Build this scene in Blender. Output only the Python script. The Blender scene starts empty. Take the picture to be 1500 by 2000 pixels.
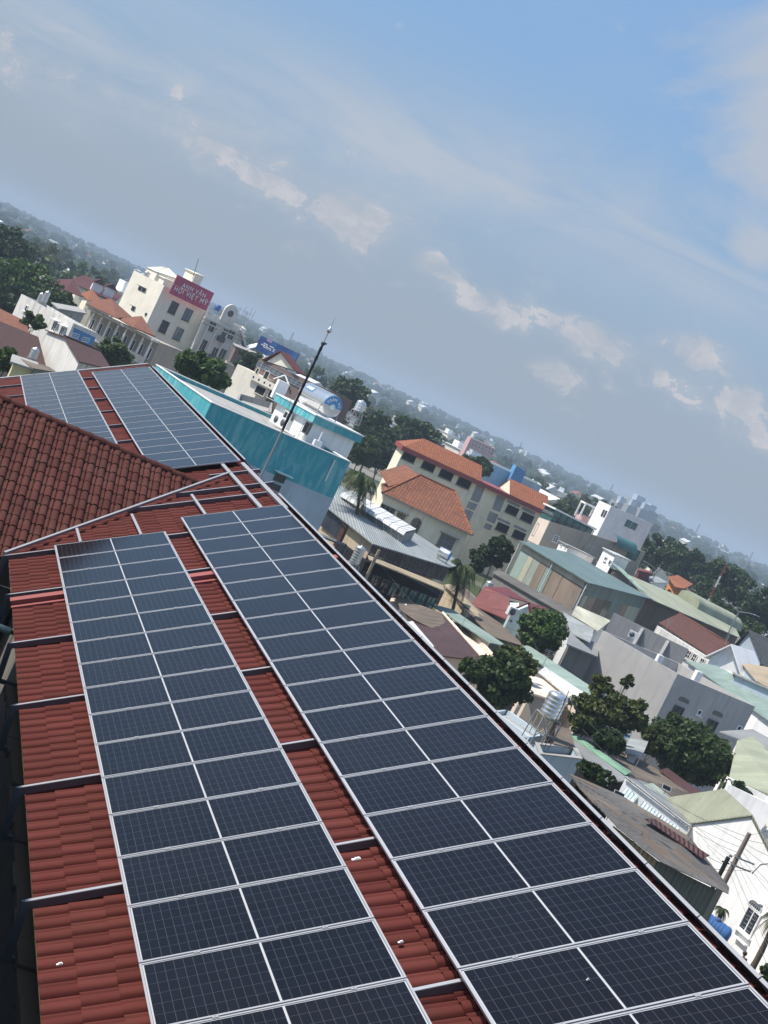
import bpy, math, random
import numpy as np
from mathutils import Vector, Matrix

S = bpy.context.scene
COL = S.collection
random.seed(7)
R = math.radians

# ------------------------------------------------------------------ camera
FPX = 2858.33                       # focal length in pixels of the 1500 x 2000 photograph
M = np.array([[0.86507533, -0.25848789, 0.42991706],
              [0.38609403, -0.20408386, -0.89960057],
              [0.32027499, 0.94421067, -0.07674728]])
CW = np.array([0.0, 0.0, 18.0])     # the photographer stands 18 m above the street
cam = bpy.data.cameras.new('camera')
cam.sensor_fit = 'VERTICAL'; cam.sensor_height = 36.0
cam.lens = FPX / 2000.0 * 36.0
cam.clip_start = 0.1; cam.clip_end = 20000
co = bpy.data.objects.new('camera', cam); COL.objects.link(co)
rx, ry, rz = M[0], -M[1], -M[2]
co.matrix_world = Matrix(((rx[0], ry[0], rz[0], CW[0]), (rx[1], ry[1], rz[1], CW[1]),
                          (rx[2], ry[2], rz[2], CW[2]), (0, 0, 0, 1)))
S.camera = co

# ------------------------------------------------------------------ sky and sun
SUN_EL, SUN_PHI = 54.0, 16.0         # phi: from -X towards +Y
sv = Vector((-math.cos(R(SUN_PHI)) * math.cos(R(SUN_EL)), math.sin(R(SUN_PHI)) * math.cos(R(SUN_EL)), math.sin(R(SUN_EL))))
w = bpy.data.worlds.new("World"); S.world = w; w.use_nodes = True
nt = w.node_tree; nt.nodes.clear()
def N(nt, t, **k):
    n = nt.nodes.new(t)
    for a, b in k.items(): setattr(n, a, b)
    return n
def L(nt, a, b): nt.links.new(a, b)
def mathn(nt, op, a, b=None, c=None, clamp=False):
    n = N(nt, 'ShaderNodeMath', operation=op); n.use_clamp = clamp
    for i, x in enumerate((a, b, c)):
        if x is None: continue
        if isinstance(x, (int, float)): n.inputs[i].default_value = x
        else: L(nt, x, n.inputs[i])
    return n.outputs[0]
def mixc(nt, fac, a, b, blend='MIX'):
    n = N(nt, 'ShaderNodeMix', data_type='RGBA', blend_type=blend)
    for i, x in ((0, fac), (6, a), (7, b)):
        if isinstance(x, (int, float)): n.inputs[i].default_value = x
        elif isinstance(x, tuple): n.inputs[i].default_value = (*x[:3], 1)
        else: L(nt, x, n.inputs[i])
    return n.outputs[2]
def ramp(nt, x, stops):
    n = N(nt, 'ShaderNodeValToRGB'); e = n.color_ramp.elements
    while len(e) < len(stops): e.new(0.5)
    for el, (p, c) in zip(e, stops):
        el.position = p; el.color = (c, c, c, 1) if isinstance(c, (int, float)) else (*c, 1)
    if x is not None: L(nt, x, n.inputs[0])
    return n.outputs[0]
sky = N(nt, 'ShaderNodeTexSky', sky_type='NISHITA'); sky.sun_disc = False
sky.sun_elevation = R(SUN_EL)
sky.sun_rotation = math.atan2(sv.x, sv.y)
sky.air_density = 1.0; sky.dust_density = 1.2; sky.ozone_density = 2.0; sky.altitude = 50
tc = N(nt, 'ShaderNodeTexCoord')
sep = N(nt, 'ShaderNodeSeparateXYZ'); L(nt, tc.outputs['Generated'], sep.inputs[0])
elev = mathn(nt, 'ARCSINE', sep.outputs[2])
azim = mathn(nt, 'ARCTAN2', sep.outputs[0], sep.outputs[1])
comb = N(nt, 'ShaderNodeCombineXYZ'); L(nt, azim, comb.inputs[0]); L(nt, elev, comb.inputs[1])
def noise(nt, vec, scale, detail=5, rough=.55, dist=0.0, sx=1, sy=1, sz=1, off=(0, 0, 0), rot=0):
    mp = N(nt, 'ShaderNodeMapping'); mp.inputs['Scale'].default_value = (sx, sy, sz)
    mp.inputs['Location'].default_value = off; mp.inputs['Rotation'].default_value = (0, 0, rot); L(nt, vec, mp.inputs[0])
    n = N(nt, 'ShaderNodeTexNoise'); n.inputs['Scale'].default_value = scale
    n.inputs['Detail'].default_value = detail; n.inputs['Roughness'].default_value = rough
    n.inputs['Distortion'].default_value = dist
    L(nt, mp.outputs[0], n.inputs[0]); return n.outputs[0]
V2 = comb.outputs[0]
SKYK = 0.15
# moist air: greyer and paler towards the horizon, clearer blue higher up
e1 = mathn(nt, 'DIVIDE', elev, 0.5)
hcol = ramp(nt, e1, [(0.0, (1.86 / 4, 2.17 / 4, 2.53 / 4)), (.12, (1.99 / 4, 2.40 / 4, 2.98 / 4)), (.26, (1.78 / 4, 2.54 / 4, 3.55 / 4)), (.48, (1.34 / 4, 2.40 / 4, 3.98 / 4)), (.8, (1.34 / 4, 2.34 / 4, 3.95 / 4)), (1, (1.34 / 4, 2.34 / 4, 3.95 / 4))])
hcol = mixc(nt, 1.0, hcol, (1, 1, 1), 'MULTIPLY')
vm = N(nt, 'ShaderNodeVectorMath', operation='SCALE'); L(nt, hcol, vm.inputs[0]); vm.inputs['Scale'].default_value = 2.86
hz = ramp(nt, e1, [(0.0, 0.97), (0.28, 0.93), (0.6, 0.80), (0.9, 0.5), (1, 0.4)])
base = mixc(nt, hz, sky.outputs[0], vm.outputs[0])
CL = lambda r, g, b: (r, g, b)
def gauss(cx, cy, wx, wy):
    dx = mathn(nt, 'DIVIDE', mathn(nt, 'SUBTRACT', azim, cx), wx); dy = mathn(nt, 'DIVIDE', mathn(nt, 'SUBTRACT', elev, cy), wy)
    r2 = mathn(nt, 'ADD', mathn(nt, 'MULTIPLY', dx, dx), mathn(nt, 'MULTIPLY', dy, dy)); return mathn(nt, 'EXPONENT', mathn(nt, 'MULTIPLY', r2, -1.0))
# a long thin veil rising slowly to the right, and fainter ones everywhere
ec = mathn(nt, 'ADD', mathn(nt, 'MULTIPLY', mathn(nt, 'SINE', mathn(nt, 'MULTIPLY', azim, 1.3)), .12), .110)
dv = mathn(nt, 'DIVIDE', mathn(nt, 'SUBTRACT', elev, ec), .040); veil = mathn(nt, 'EXPONENT', mathn(nt, 'MULTIPLY', mathn(nt, 'MULTIPLY', dv, dv), -1.0))
st = noise(nt, V2, 7.0, 8, .62, .8, sx=.55, sy=2.4, off=(.35, .25, 0), rot=-.14)
st2 = noise(nt, V2, 3.0, 3, .5, .2, sx=.8, sy=2.0, off=(2.3, .1, 0), rot=-.14)
stm = mathn(nt, 'MULTIPLY', ramp(nt, st, [(.36, .05), (.60, 1)]), mathn(nt, 'ADD', mathn(nt, 'MULTIPLY', veil, 1.0), mathn(nt, 'MULTIPLY', ramp(nt, st2, [(.5, 0), (.75, 1)]), .16), clamp=True))
stm = mathn(nt, 'MULTIPLY', stm, ramp(nt, mathn(nt, 'DIVIDE', elev, .6), [(.05, 0.0), (.14, 1), (.5, .9), (1, .4)]))
base = mixc(nt, mathn(nt, 'MULTIPLY', stm, .74), base, (2.42, 2.56, 2.80))
# small cumulus heads in a low row over the town
cu = noise(nt, V2, 24.0, 10, .64, .5, sx=1.0, sy=1.5, off=(1.7, .35, 0), rot=.0)
cub = noise(nt, V2, 4.2, 2, .5, 0, sx=1, sy=1.2, off=(5.1, .7, 0))
band = ramp(nt, mathn(nt, 'DIVIDE', elev, .25), [(.20, 0), (.31, 1), (.42, .9), (.56, 0)])
heads = mathn(nt, 'MULTIPLY', band, mathn(nt, 'MULTIPLY', cub, .45))
for g_ in ((.225, .093, .045, .020), (.278, .088, .016, .012), (.335, .078, .035, .016), (.40, .088, .05, .016), (.475, .110, .04, .014), (.51, .092, .022, .018), (.39, .058, .02, .012)):
    heads = mathn(nt, 'MAXIMUM', heads, mathn(nt, 'MULTIPLY', gauss(*g_), .46))
cum = ramp(nt, mathn(nt, 'ADD', mathn(nt, 'MULTIPLY', cu, 1.35), heads), [(.84, 0), (1.02, .35), (1.30, 1)])
soft = ramp(nt, mathn(nt, 'ADD', mathn(nt, 'MULTIPLY', cub, .4), heads), [(.35, 0), (.75, 1)])
base = mixc(nt, mathn(nt, 'MULTIPLY', soft, .42), base, (2.16, 2.25, 2.44))
cu2 = noise(nt, V2, 34.0, 8, .65, .4, sx=1.0, sy=1.3, off=(4.4, 1.2, 0))
cum = mathn(nt, 'MULTIPLY', cum, ramp(nt, cu2, [(.30, .15), (.62, 1)]))
ccol = mixc(nt, ramp(nt, cu2, [(.35, 0), (.62, 1)]), (2.25, 2.25, 2.38), (2.95, 2.82, 2.88))
base = mixc(nt, mathn(nt, 'MULTIPLY', cum, .78), base, ccol)
# a pale bank higher up to the right
bk = noise(nt, V2, 6.0, 9, .60, .5, sx=1.0, sy=1.2, off=(7.75, 1.25, 0)); bk2 = noise(nt, V2, 1.6, 2, .5, 0, off=(3.3, 6.1, 0))
bm = mathn(nt, 'MAXIMUM', mathn(nt, 'MAXIMUM', gauss(.50, .285, .115, .085), mathn(nt, 'MULTIPLY', gauss(.475, .185, .03, .02), .8)), mathn(nt, 'MULTIPLY', ramp(nt, bk2, [(.5, 0), (.7, 1)]), ramp(nt, elev, [(.3, 0), (.5, .7)])))
bkm = ramp(nt, mathn(nt, 'ADD', mathn(nt, 'MULTIPLY', bk, 1.1), mathn(nt, 'MULTIPLY', bm, .5)), [(.80, 0), (.98, 1)])
base = mixc(nt, mathn(nt, 'MULTIPLY', bkm, .80), base, (2.22, 2.40, 2.72))
bg = N(nt, 'ShaderNodeBackground'); bg.inputs[1].default_value = SKYK
L(nt, base, bg.inputs[0])
wo = N(nt, 'ShaderNodeOutputWorld'); L(nt, bg.outputs[0], wo.inputs[0])

sl = bpy.data.lights.new('sun', 'SUN'); sl.energy = 3.7; sl.angle = R(.6); sl.color = (1, .94, .86)
so = bpy.data.objects.new('sun', sl); COL.objects.link(so)
so.rotation_euler = sv.to_track_quat('Z', 'Y').to_euler(); so.location = (-60, 20, 90)

S.render.engine = 'CYCLES'
S.view_settings.view_transform = 'Standard'; S.view_settings.look = 'None'
S.view_settings.exposure = 0.6; S.view_settings.gamma = 1.0; S.view_settings.use_curve_mapping = False
S.render.film_transparent = False
S.cycles.volume_bounces = 0
S.cycles.max_bounces = 6
S.cycles.transparent_max_bounces = 8

# ------------------------------------------------------------------ geometry helpers
def ray(u, v): return M.T @ np.array([(u - 750) / FPX, (v - 1000) / FPX, 1.0])
def gd(u, v, D):                    # the point a sight line reaches D metres away over the ground
    r = ray(u, v); return CW + r * (D / math.hypot(r[0], r[1]))
def gz(u, v, z):                    # the point where it comes down to height z
    r = ray(u, v); return CW + r * ((z - CW[2]) / r[2])
def proj(P):
    c = M @ (np.array(P, float) - CW); return np.array([750 + FPX * c[0] / c[2], 1000 + FPX * c[1] / c[2]])
A3 = lambda *p: np.array(p, float)
ORG = {}
def tag(o, label=None, cat=None, group=None, kind=None):
    if label: o['label'] = label
    if cat: o['category'] = cat
    if group: o['group'] = group
    if kind: o['kind'] = kind
    return o
def thing(name, label, cat, loc, group=None):
    o = bpy.data.objects.new(name, None); COL.objects.link(o); o.empty_display_size = .3
    o.location = tuple(float(x) for x in loc); ORG[o.name] = A3(*loc)
    return tag(o, label, cat, group)
class MB:
    def __init__(s): s.v = []; s.f = []; s.uv = []; s.mi = []; s.sm = []
    def add(s, pts, faces, mi=0, smooth=False, uvs=None):
        b = len(s.v); pts = [A3(*p) for p in pts]; s.v += pts
        for k, fc in enumerate(faces):
            s.f.append([b + i for i in fc]); s.mi.append(mi); s.sm.append(smooth)
            if uvs is not None: s.uv.append([uvs[i] for i in fc]); continue
            P = [pts[i] for i in fc]
            n = np.zeros(3)
            for i in range(len(P)):
                a, c = P[i], P[(i + 1) % len(P)]; n += np.cross(a, c)
            l = np.linalg.norm(n); n = n / l if l > 1e-12 else A3(0, 0, 1)
            if abs(n[2]) > .999: t, bb = A3(1, 0, 0), A3(0, 1, 0)
            else:
                t = np.cross(A3(0, 0, 1), n); t /= np.linalg.norm(t); bb = np.cross(n, t)
            s.uv.append([(float(p @ t), float(p @ bb)) for p in P])
        return s
    def face(s, pts, mi=0, uvs=None): return s.add(pts, [list(range(len(pts)))], mi, False, uvs)
    def prism(s, lo, hi, mi=0, cap=True, mtop=None):     # two loops of equal length, counter-clockwise from above
        n = len(lo); lo = [A3(*p) for p in lo]; hi = [A3(*p) for p in hi]
        area = sum(hi[i][0] * hi[(i + 1) % n][1] - hi[(i + 1) % n][0] * hi[i][1] for i in range(n))
        if area < 0: lo = lo[::-1]; hi = hi[::-1]
        for i in range(n):
            j = (i + 1) % n; s.face([lo[i], lo[j], hi[j], hi[i]], mi)
        if cap:
            s.face(hi, mi if mtop is None else mtop); s.face(lo[::-1], mi)
        return s
    def slab(s, pts, th, mi=0):                           # a sheet: top loop pts, th thick straight down
        pts = [A3(*p) for p in pts]; return s.prism([p - A3(0, 0, th) for p in pts], pts, mi)
    def box(s, c, d, ax=None, mi=0):                      # centre, full sizes, optional 3 axes
        c = A3(*c); ax = np.eye(3) if ax is None else np.array(ax)
        P = [c + ax.T @ (A3(x, y, z) * A3(*d) / 2) for z in (-1, 1) for y in (-1, 1) for x in (-1, 1)]
        return s.add(P, [[0, 2, 3, 1], [4, 5, 7, 6], [0, 1, 5, 4], [2, 6, 7, 3], [0, 4, 6, 2], [1, 3, 7, 5]], mi)
    def tube(s, pts, r, n=8, mi=0, cap=True, smooth=True):
        pts = [A3(*p) for p in pts]; r = [r] * len(pts) if isinstance(r, (int, float)) else r
        V = []; 
        for i, p in enumerate(pts):
            d = pts[min(i + 1, len(pts) - 1)] - pts[max(i - 1, 0)]; d /= (np.linalg.norm(d) + 1e-9)
            a = np.cross(d, A3(0, 0, 1) if abs(d[2]) < .9 else A3(1, 0, 0)); a /= np.linalg.norm(a); b = np.cross(d, a)
            for k in range(n):
                t = 2 * math.pi * k / n; V.append(p + r[i] * (a * math.cos(t) + b * math.sin(t)))
        F = []
        for i in range(len(pts) - 1):
            for k in range(n):
                F.append([i * n + k, i * n + (k + 1) % n, (i + 1) * n + (k + 1) % n, (i + 1) * n + k])
        s.add(V, F, mi, smooth)
        if cap:
            b = len(pts) - 1
            s.add(V[:n], [list(range(n))[::-1]], mi); s.add(V[b * n:], [list(range(n))], mi)
        return s
    def lathe(s, c, prof, n=16, ax=(0, 0, 1), mi=0, smooth=True):   # prof: (height, radius) along the axis
        ax = A3(*ax); ax /= np.linalg.norm(ax)
        a = np.cross(ax, A3(0, 0, 1) if abs(ax[2]) < .9 else A3(1, 0, 0)); a /= np.linalg.norm(a); b = np.cross(ax, a)
        V = [A3(*c) + ax * h + rr * (a * math.cos(2 * math.pi * k / n) + b * math.sin(2 * math.pi * k / n)) for h, rr in prof for k in range(n)]
        F = [[i * n + k, i * n + (k + 1) % n, (i + 1) * n + (k + 1) % n, (i + 1) * n + k] for i in range(len(prof) - 1) for k in range(n)]
        return s.add(V, F, mi, smooth)
    def mesh(s, name, mats, off):
        me = bpy.data.meshes.new(name)
        me.from_pydata([tuple(p - off) for p in s.v], [], s.f)
        uvl = me.uv_layers.new(name='UVMap')
        uvl.data.foreach_set('uv', [c for fu in s.uv for q in fu for c in q])
        me.polygons.foreach_set('material_index', s.mi); me.polygons.foreach_set('use_smooth', s.sm)
        for m in (mats if isinstance(mats, (list, tuple)) else [mats]): me.materials.append(m)
        me.update(); return me
    def build(s, name, mats, parent=None, loc=None, recentre=False):
        if parent is not None: off = ORG[parent.name]
        else: off = A3(*loc) if loc is not None else np.zeros(3)
        o = bpy.data.objects.new(name, s.mesh(name, mats, off)); COL.objects.link(o)
        if parent is not None: o.parent = parent
        else: o.location = tuple(off)
        ORG[o.name] = off
        return o
def part(mb, name, mats, parent, label=None):
    o = mb.build(name, mats, parent)
    if label: o['label'] = label
    return o
def dup(o, parent, loc=None):
    c = o.copy(); COL.objects.link(c); c.parent = parent
    if loc is not None: c.location = loc
    return c
unit = lambda a: np.array(a, float) / np.linalg.norm(a)
flat = lambda p, z: A3(p[0], p[1], z)
# ------------------------------------------------------------------ materials
def newmat(name):
    m = bpy.data.materials.new(name); m.use_nodes = True; nt = m.node_tree; nt.nodes.clear()
    o = N(nt, 'ShaderNodeOutputMaterial'); b = N(nt, 'ShaderNodeBsdfPrincipled'); L(nt, b.outputs[0], o.inputs[0])
    return m, nt, b
def bump(nt, b, h, strength, dist):
    n = N(nt, 'ShaderNodeBump'); n.inputs['Strength'].default_value = strength; n.inputs['Distance'].default_value = dist
    L(nt, h, n.inputs['Height']); L(nt, n.outputs[0], b.inputs['Normal'])
def uvn(nt): return N(nt, 'ShaderNodeTexCoord').outputs['UV']
def objn(nt): return N(nt, 'ShaderNodeTexCoord').outputs['Object']
def setp(b, rough=.8, spec=.3, metal=0.0):
    b.inputs['Roughness'].default_value = rough; b.inputs['Specular IOR Level'].default_value = spec; b.inputs['Metallic'].default_value = metal
def sc(c, k): return tuple(min(1, x * k) for x in c)
def plaster(name, c, stain=.35, rough=.85, dark=(.10, .095, .08)):
    m, nt, b = newmat(name); setp(b, rough, .2); uv = uvn(nt); stain = min(.95, stain * 1.35)
    big = noise(nt, uv, .35, 4, .6)
    c1 = mixc(nt, ramp(nt, big, [(.3, 0), (.7, 1)]), sc(c, .86), sc(c, 1.06))
    streak = noise(nt, uv, 1.4, 5, .65, .3, sx=1.6, sy=.16)
    spot = noise(nt, uv, 2.3, 5, .7)
    f = mathn(nt, 'MULTIPLY', ramp(nt, streak, [(.50, 0), (.80, 1)]), ramp(nt, big, [(.25, .35), (.6, 1)]))
    f = mathn(nt, 'ADD', f, mathn(nt, 'MULTIPLY', ramp(nt, spot, [(.6, 0), (.85, 1)]), .5), clamp=True)
    L(nt, mixc(nt, mathn(nt, 'MULTIPLY', f, stain), c1, dark), b.inputs['Base Color'])
    bump(nt, b, spot, .15, .03); return m
def plain(name, c, rough=.6, spec=.4, metal=0.0, vary=.1):
    m, nt, b = newmat(name); setp(b, rough, spec, metal)
    n = noise(nt, objn(nt), 1.7, 5, .6)
    L(nt, mixc(nt, n, sc(c, 1 - vary), sc(c, 1 + vary)), b.inputs['Base Color']); return m
def corr(name, c, pitch=.2, dirt=.4, dirtc=(.16, .13, .10), rough=.55, spec=.35, metal=0.0, depth=.03, seam=True, rust=0.0):
    m, nt, b = newmat(name); setp(b, rough, spec, metal); uv = uvn(nt)
    sp = N(nt, 'ShaderNodeSeparateXYZ'); L(nt, uv, sp.inputs[0])
    wv = mathn(nt, 'SINE', mathn(nt, 'MULTIPLY', sp.outputs[0], 2 * math.pi / pitch))
    big = noise(nt, uv, .5, 5, .6, sx=1, sy=.4)
    fine = noise(nt, uv, 2.5, 6, .7, .2, sx=1.3, sy=.22)
    c1 = mixc(nt, ramp(nt, big, [(.32, 0), (.68, 1)]), sc(c, .72), sc(c, 1.14))
    f = ramp(nt, fine, [(.48, 0), (.75, 1)])
    c2 = mixc(nt, mathn(nt, 'MULTIPLY', f, dirt), c1, dirtc)
    if rust:
        ru = ramp(nt, noise(nt, uv, .9, 6, .7, .4, sx=.8, sy=.35, off=(3, 1, 0)), [(.52, 0), (.66, 1)])
        c2 = mixc(nt, mathn(nt, 'MULTIPLY', ru, rust), c2, (.13, .06, .035))
    if seam:                                            # each sheet is weathered a little differently
        cell = N(nt, 'ShaderNodeTexWhiteNoise', noise_dimensions='2D')
        fl = N(nt, 'ShaderNodeVectorMath', operation='FLOOR'); sc_ = N(nt, 'ShaderNodeVectorMath', operation='MULTIPLY')
        L(nt, uv, sc_.inputs[0]); sc_.inputs[1].default_value = (1 / 1.05, 1 / 3.6, 1); L(nt, sc_.outputs[0], fl.inputs[0]); L(nt, fl.outputs[0], cell.inputs[0])
        c2 = mixc(nt, mathn(nt, 'MULTIPLY', cell.outputs[0], .42), c2, sc(c, .66))
    L(nt, c2, b.inputs['Base Color']); bump(nt, b, wv, .9, depth); return m
def tiles(name, c, w=.24, h=.3, c2=None, moss=.35, mossc=(.07, .06, .045)):
    m, nt, b = newmat(name); setp(b, .8, .25); uv = uvn(nt)
    br = N(nt, 'ShaderNodeTexBrick'); br.offset = .5; br.inputs['Scale'].default_value = 1
    br.inputs['Brick Width'].default_value = w; br.inputs['Row Height'].default_value = h
    br.inputs['Mortar Size'].default_value = .016 + .09 * h; br.inputs['Mortar Smooth'].default_value = .3; br.inputs['Bias'].default_value = 0
    br.inputs['Color1'].default_value = (*sc(c, 1.12), 1); br.inputs['Color2'].default_value = (*(c2 or sc(c, .78)), 1); br.inputs['Mortar'].default_value = (*sc(c, .38), 1)
    L(nt, uv, br.inputs[0])
    n1 = noise(nt, uv, 1.1, 6, .7); n2 = noise(nt, uv, 4.5, 5, .7, off=(2, 5, 0))
    f = mathn(nt, 'MULTIPLY', ramp(nt, n1, [(.42, 0), (.7, 1)]), ramp(nt, n2, [(.40, 0), (.62, 1)]))
    L(nt, mixc(nt, mathn(nt, 'MULTIPLY', f, moss), br.outputs[0], mossc), b.inputs['Base Color'])
    sp = N(nt, 'ShaderNodeSeparateXYZ'); L(nt, uv, sp.inputs[0])
    saw = mathn(nt, 'FRACT', mathn(nt, 'DIVIDE', sp.outputs[1], h))
    bump(nt, b, mathn(nt, 'SUBTRACT', 1.0, saw), .8, .05); return m
def glass(name, c=(.03, .035, .045), rough=.08):
    m, nt, b = newmat(name); setp(b, rough, .6)
    n = noise(nt, objn(nt), .8, 3, .5); L(nt, mixc(nt, n, sc(c, .5), sc(c, 1.7)), b.inputs['Base Color']); return m
def leafm(name, c1, c2, c3):
    m, nt, b = newmat(name); setp(b, .55, .25)
    g = N(nt, 'ShaderNodeNewGeometry'); oi = N(nt, 'ShaderNodeObjectInfo')
    big = noise(nt, objn(nt), .55, 3, .6)
    a = mixc(nt, g.outputs['Random Per Island'], c1, c2)
    a = mixc(nt, ramp(nt, big, [(.42, 0), (.7, .75)]), a, c3)
    k = mixc(nt, oi.outputs['Random'], (.75, .8, .8), (1.2, 1.15, 1.05))
    L(nt, mixc(nt, 1.0, a, k, 'MULTIPLY'), b.inputs['Base Color'])
    o = [n for n in nt.nodes if n.type == 'OUTPUT_MATERIAL'][0]
    tr = N(nt, 'ShaderNodeBsdfTranslucent'); L(nt, mixc(nt, 1.0, a, (1.3, 1.5, .6), 'MULTIPLY'), tr.inputs[0])
    ms = N(nt, 'ShaderNodeMixShader'); ms.inputs[0].default_value = .22
    L(nt, b.outputs[0], ms.inputs[1]); L(nt, tr.outputs[0], ms.inputs[2]); L(nt, ms.outputs[0], o.inputs[0]); return m
MT = {}
MT['white'] = plaster('white_plaster', (.86, .85, .82), .25)
MT['whitew'] = plaster('worn_white_plaster', (.70, .68, .63), .7)
MT['chalk'] = plaster('chalky_white_paint', (.60, .61, .60), .3)
MT['cream'] = plaster('cream_plaster', (.86, .78, .60), .25)
MT['ivory'] = plaster('ivory_plaster', (.84, .78, .65), .2)
MT['ivory2'] = plaster('ivory_stone', (.72, .69, .61), .35)
MT['beige'] = plaster('beige_render', (.42, .37, .30), .75, dark=(.16, .14, .115))
MT['pinkish'] = plaster('pale_pink_render', (.72, .62, .52), .25)
MT['grey'] = plaster('grey_render', (.47, .455, .43), .3)
MT['grey2'] = plaster('dark_grey_render', (.30, .30, .30), .6)
MT['concrete'] = plaster('old_concrete', (.36, .35, .33), .7)
MT['conc_d'] = plaster('dirty_concrete', (.20, .19, .17), .8)
MT['blueg'] = plaster('blue_grey_paint', (.42, .50, .55), .3)
MT['mint'] = plaster('mint_paint', (.62, .76, .72), .2)
MT['tan'] = plaster('tan_render', (.50, .40, .27), .5)
MT['brown'] = plaster('brown_tile_wall', (.20, .145, .125), .4)
MT['pinkw'] = plaster('pink_wall', (.62, .38, .36), .2)
MT['yellow'] = plaster('yellow_paint', (.70, .60, .34), .3)
MT['orangew'] = plaster('orange_paint', (.62, .25, .08), .2)
MT['blue'] = plaster('blue_paint', (.10, .27, .50), .2)
MT['blue2'] = plaster('deep_blue_paint', (.07, .12, .24), .2)
MT['lattice'] = plaster('grey_lattice_block', (.33, .33, .34), .9, dark=(.1, .1, .1))
# teal wall with faded vertical washes
def teal(name, c, c2):
    m, nt, b = newmat(name); setp(b, .6, .3); uv = uvn(nt)
    n1 = noise(nt, uv, 1.6, 5, .6, .5, sx=1.4, sy=.45); n2 = noise(nt, uv, .45, 3, .5)
    f = mathn(nt, 'MULTIPLY', ramp(nt, n1, [(.46, 0), (.6, 1)]), ramp(nt, n2, [(.3, .2), (.6, 1)]))
    L(nt, mixc(nt, mathn(nt, 'MULTIPLY', f, .8), c, c2), b.inputs['Base Color']); return m
MT['teal'] = teal('teal_waterproof_paint', (.055, .33, .38), (.22, .50, .51))
MT['tealt'] = plaster('pale_teal_paint', (.16, .50, .52), .15)
MT['c_teal'] = corr('teal_sheet', (.15, .22, .21), .22, .25)
MT['c_teal2'] = corr('washed_teal_sheet', (.38, .49, .43), .22, .25)
MT['c_green'] = corr('pale_green_sheet', (.42, .47, .39), .22, .3)
MT['c_mint'] = corr('mint_sheet', (.29, .38, .325), .22, .2)
MT['c_cream'] = corr('cream_sheet', (.62, .60, .45), .22, .3)
MT['c_yel'] = corr('pale_yellow_green_sheet', (.38, .40, .28), .25, .25)
MT['c_brown'] = corr('brown_sheet', (.32, .25, .19), .22, .3)
MT['c_brownd'] = corr('dark_brown_sheet', (.15, .12, .10), .22, .4)
MT['c_grey'] = corr('grey_sheet', (.30, .31, .30), .22, .35)
MT['c_greyl'] = corr('light_grey_sheet', (.33, .355, .345), .22, .3)
MT['c_old'] = corr('old_fibre_cement_sheet', (.20, .19, .178), .18, .8, (.09, .08, .07), .85, .15, depth=.05)
MT['c_oldb'] = corr('old_brown_sheet', (.21, .17, .135), .18, .6, (.12, .10, .085), .85, .15)
MT['c_tan'] = corr('tan_sheet', (.50, .40, .26), .2, .5)
MT['c_rust'] = corr('rust_red_sheet', (.085, .034, .029), .2, .4)
MT['c_red'] = corr('faded_red_sheet', (.21, .058, .042), .22, .35, (.26, .14, .1))
MT['c_maroon'] = corr('maroon_sheet', (.17, .035, .04), .22, .2)
MT['c_white'] = corr('white_sheet', (.74, .75, .73), .22, .3)
MT['c_stain'] = corr('stained_dark_sheet', (.055, .045, .045), .3, .9, (.22, .18, .15), .8)
MT['c_greend'] = corr('dark_green_grey_sheet', (.15, .165, .135), .2, .5)
MT['c_roofb'] = corr('dark_brown_roof_sheet', (.085, .042, .038), .25, .25)
MT['c_clear'] = corr('pale_blue_translucent_sheet', (.62, .74, .78), .2, .15)
MT['t_orange'] = tiles('orange_clay_tile', (.30, .115, .06), .36, .46, moss=.95)
MT['t_orange2'] = tiles('clean_orange_tile', (.36, .125, .055), .36, .46, moss=.2)
MT['t_brown'] = tiles('red_brown_tile', (.17, .068, .048), moss=.5)
MT['t_dark'] = tiles('dark_brown_tile', (.095, .045, .036), .25, .3, moss=.35)
MT['t_red'] = tiles('deep_red_tile', (.135, .038, .032), .3, .36, moss=.3)
MT['t_grey'] = tiles('grey_roof_tile', (.10, .105, .105), .4, .35, moss=.3)
MT['fascia'] = plain('dark_red_fascia', (.28, .055, .05), .5)
MT['steel'] = plain('galvanised_steel', (.34, .345, .35), .5, .4, .35)
MT['alu'] = plain('white_aluminium', (.37, .375, .385), .4, .5, .2, .05)
MT['dsteel'] = plain('dark_steel', (.10, .11, .12), .5, .4, .3)
MT['stain'] = plain('stainless_steel', (.74, .74, .73), .24, .5, .8, .05)
MT['satin'] = plain('satin_stainless', (.62, .61, .58), .38, .5, .85, .1)
MT['black'] = plain('black_paint', (.02, .02, .022), .5)
MT['backwhite'] = plain('white_backsheet', (.40, .41, .42), .5)
MT['web'] = plain('beam_shade_steel', (.115, .10, .105), .55, .3, .1)  # cross-beam steel with its shaded side put into the colour
MT['wood'] = plain('weathered_wood', (.33, .27, .19), .85, .2, 0, .3)
MT['trim'] = plain('white_trim', (.80, .80, .78), .6)
MT['pvcw'] = plain('white_pvc', (.75, .76, .74), .4)
MT['pvcg'] = plain('pale_green_pipe', (.45, .56, .48), .45)
MT['pole'] = plain('brown_concrete_pole', (.24, .19, .165), .85, .2, 0, .2)
MT['wire'] = plain('grey_cable', (.09, .09, .095), .6)
MT['g_dark'] = glass('dark_window_glass')
MT['g_green'] = glass('green_tinted_glass', (.04, .13, .12))
MT['g_blue'] = glass('blue_grey_glass', (.12, .15, .18), .12)
MT['inside'] = plain('painted_shade_black', (.02, .02, .022), .9, .1)  # near-black stands in for shade in doorways, open rooms and gaps
MT['bluep'] = plain('blue_plastic', (.05, .13, .31), .45)
MT['signred'] = plain('crimson_panel', (.42, .055, .12), .5, .4, 0, .06)
MT['letter'] = plain('white_letters', (.85, .84, .82), .5)
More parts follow.
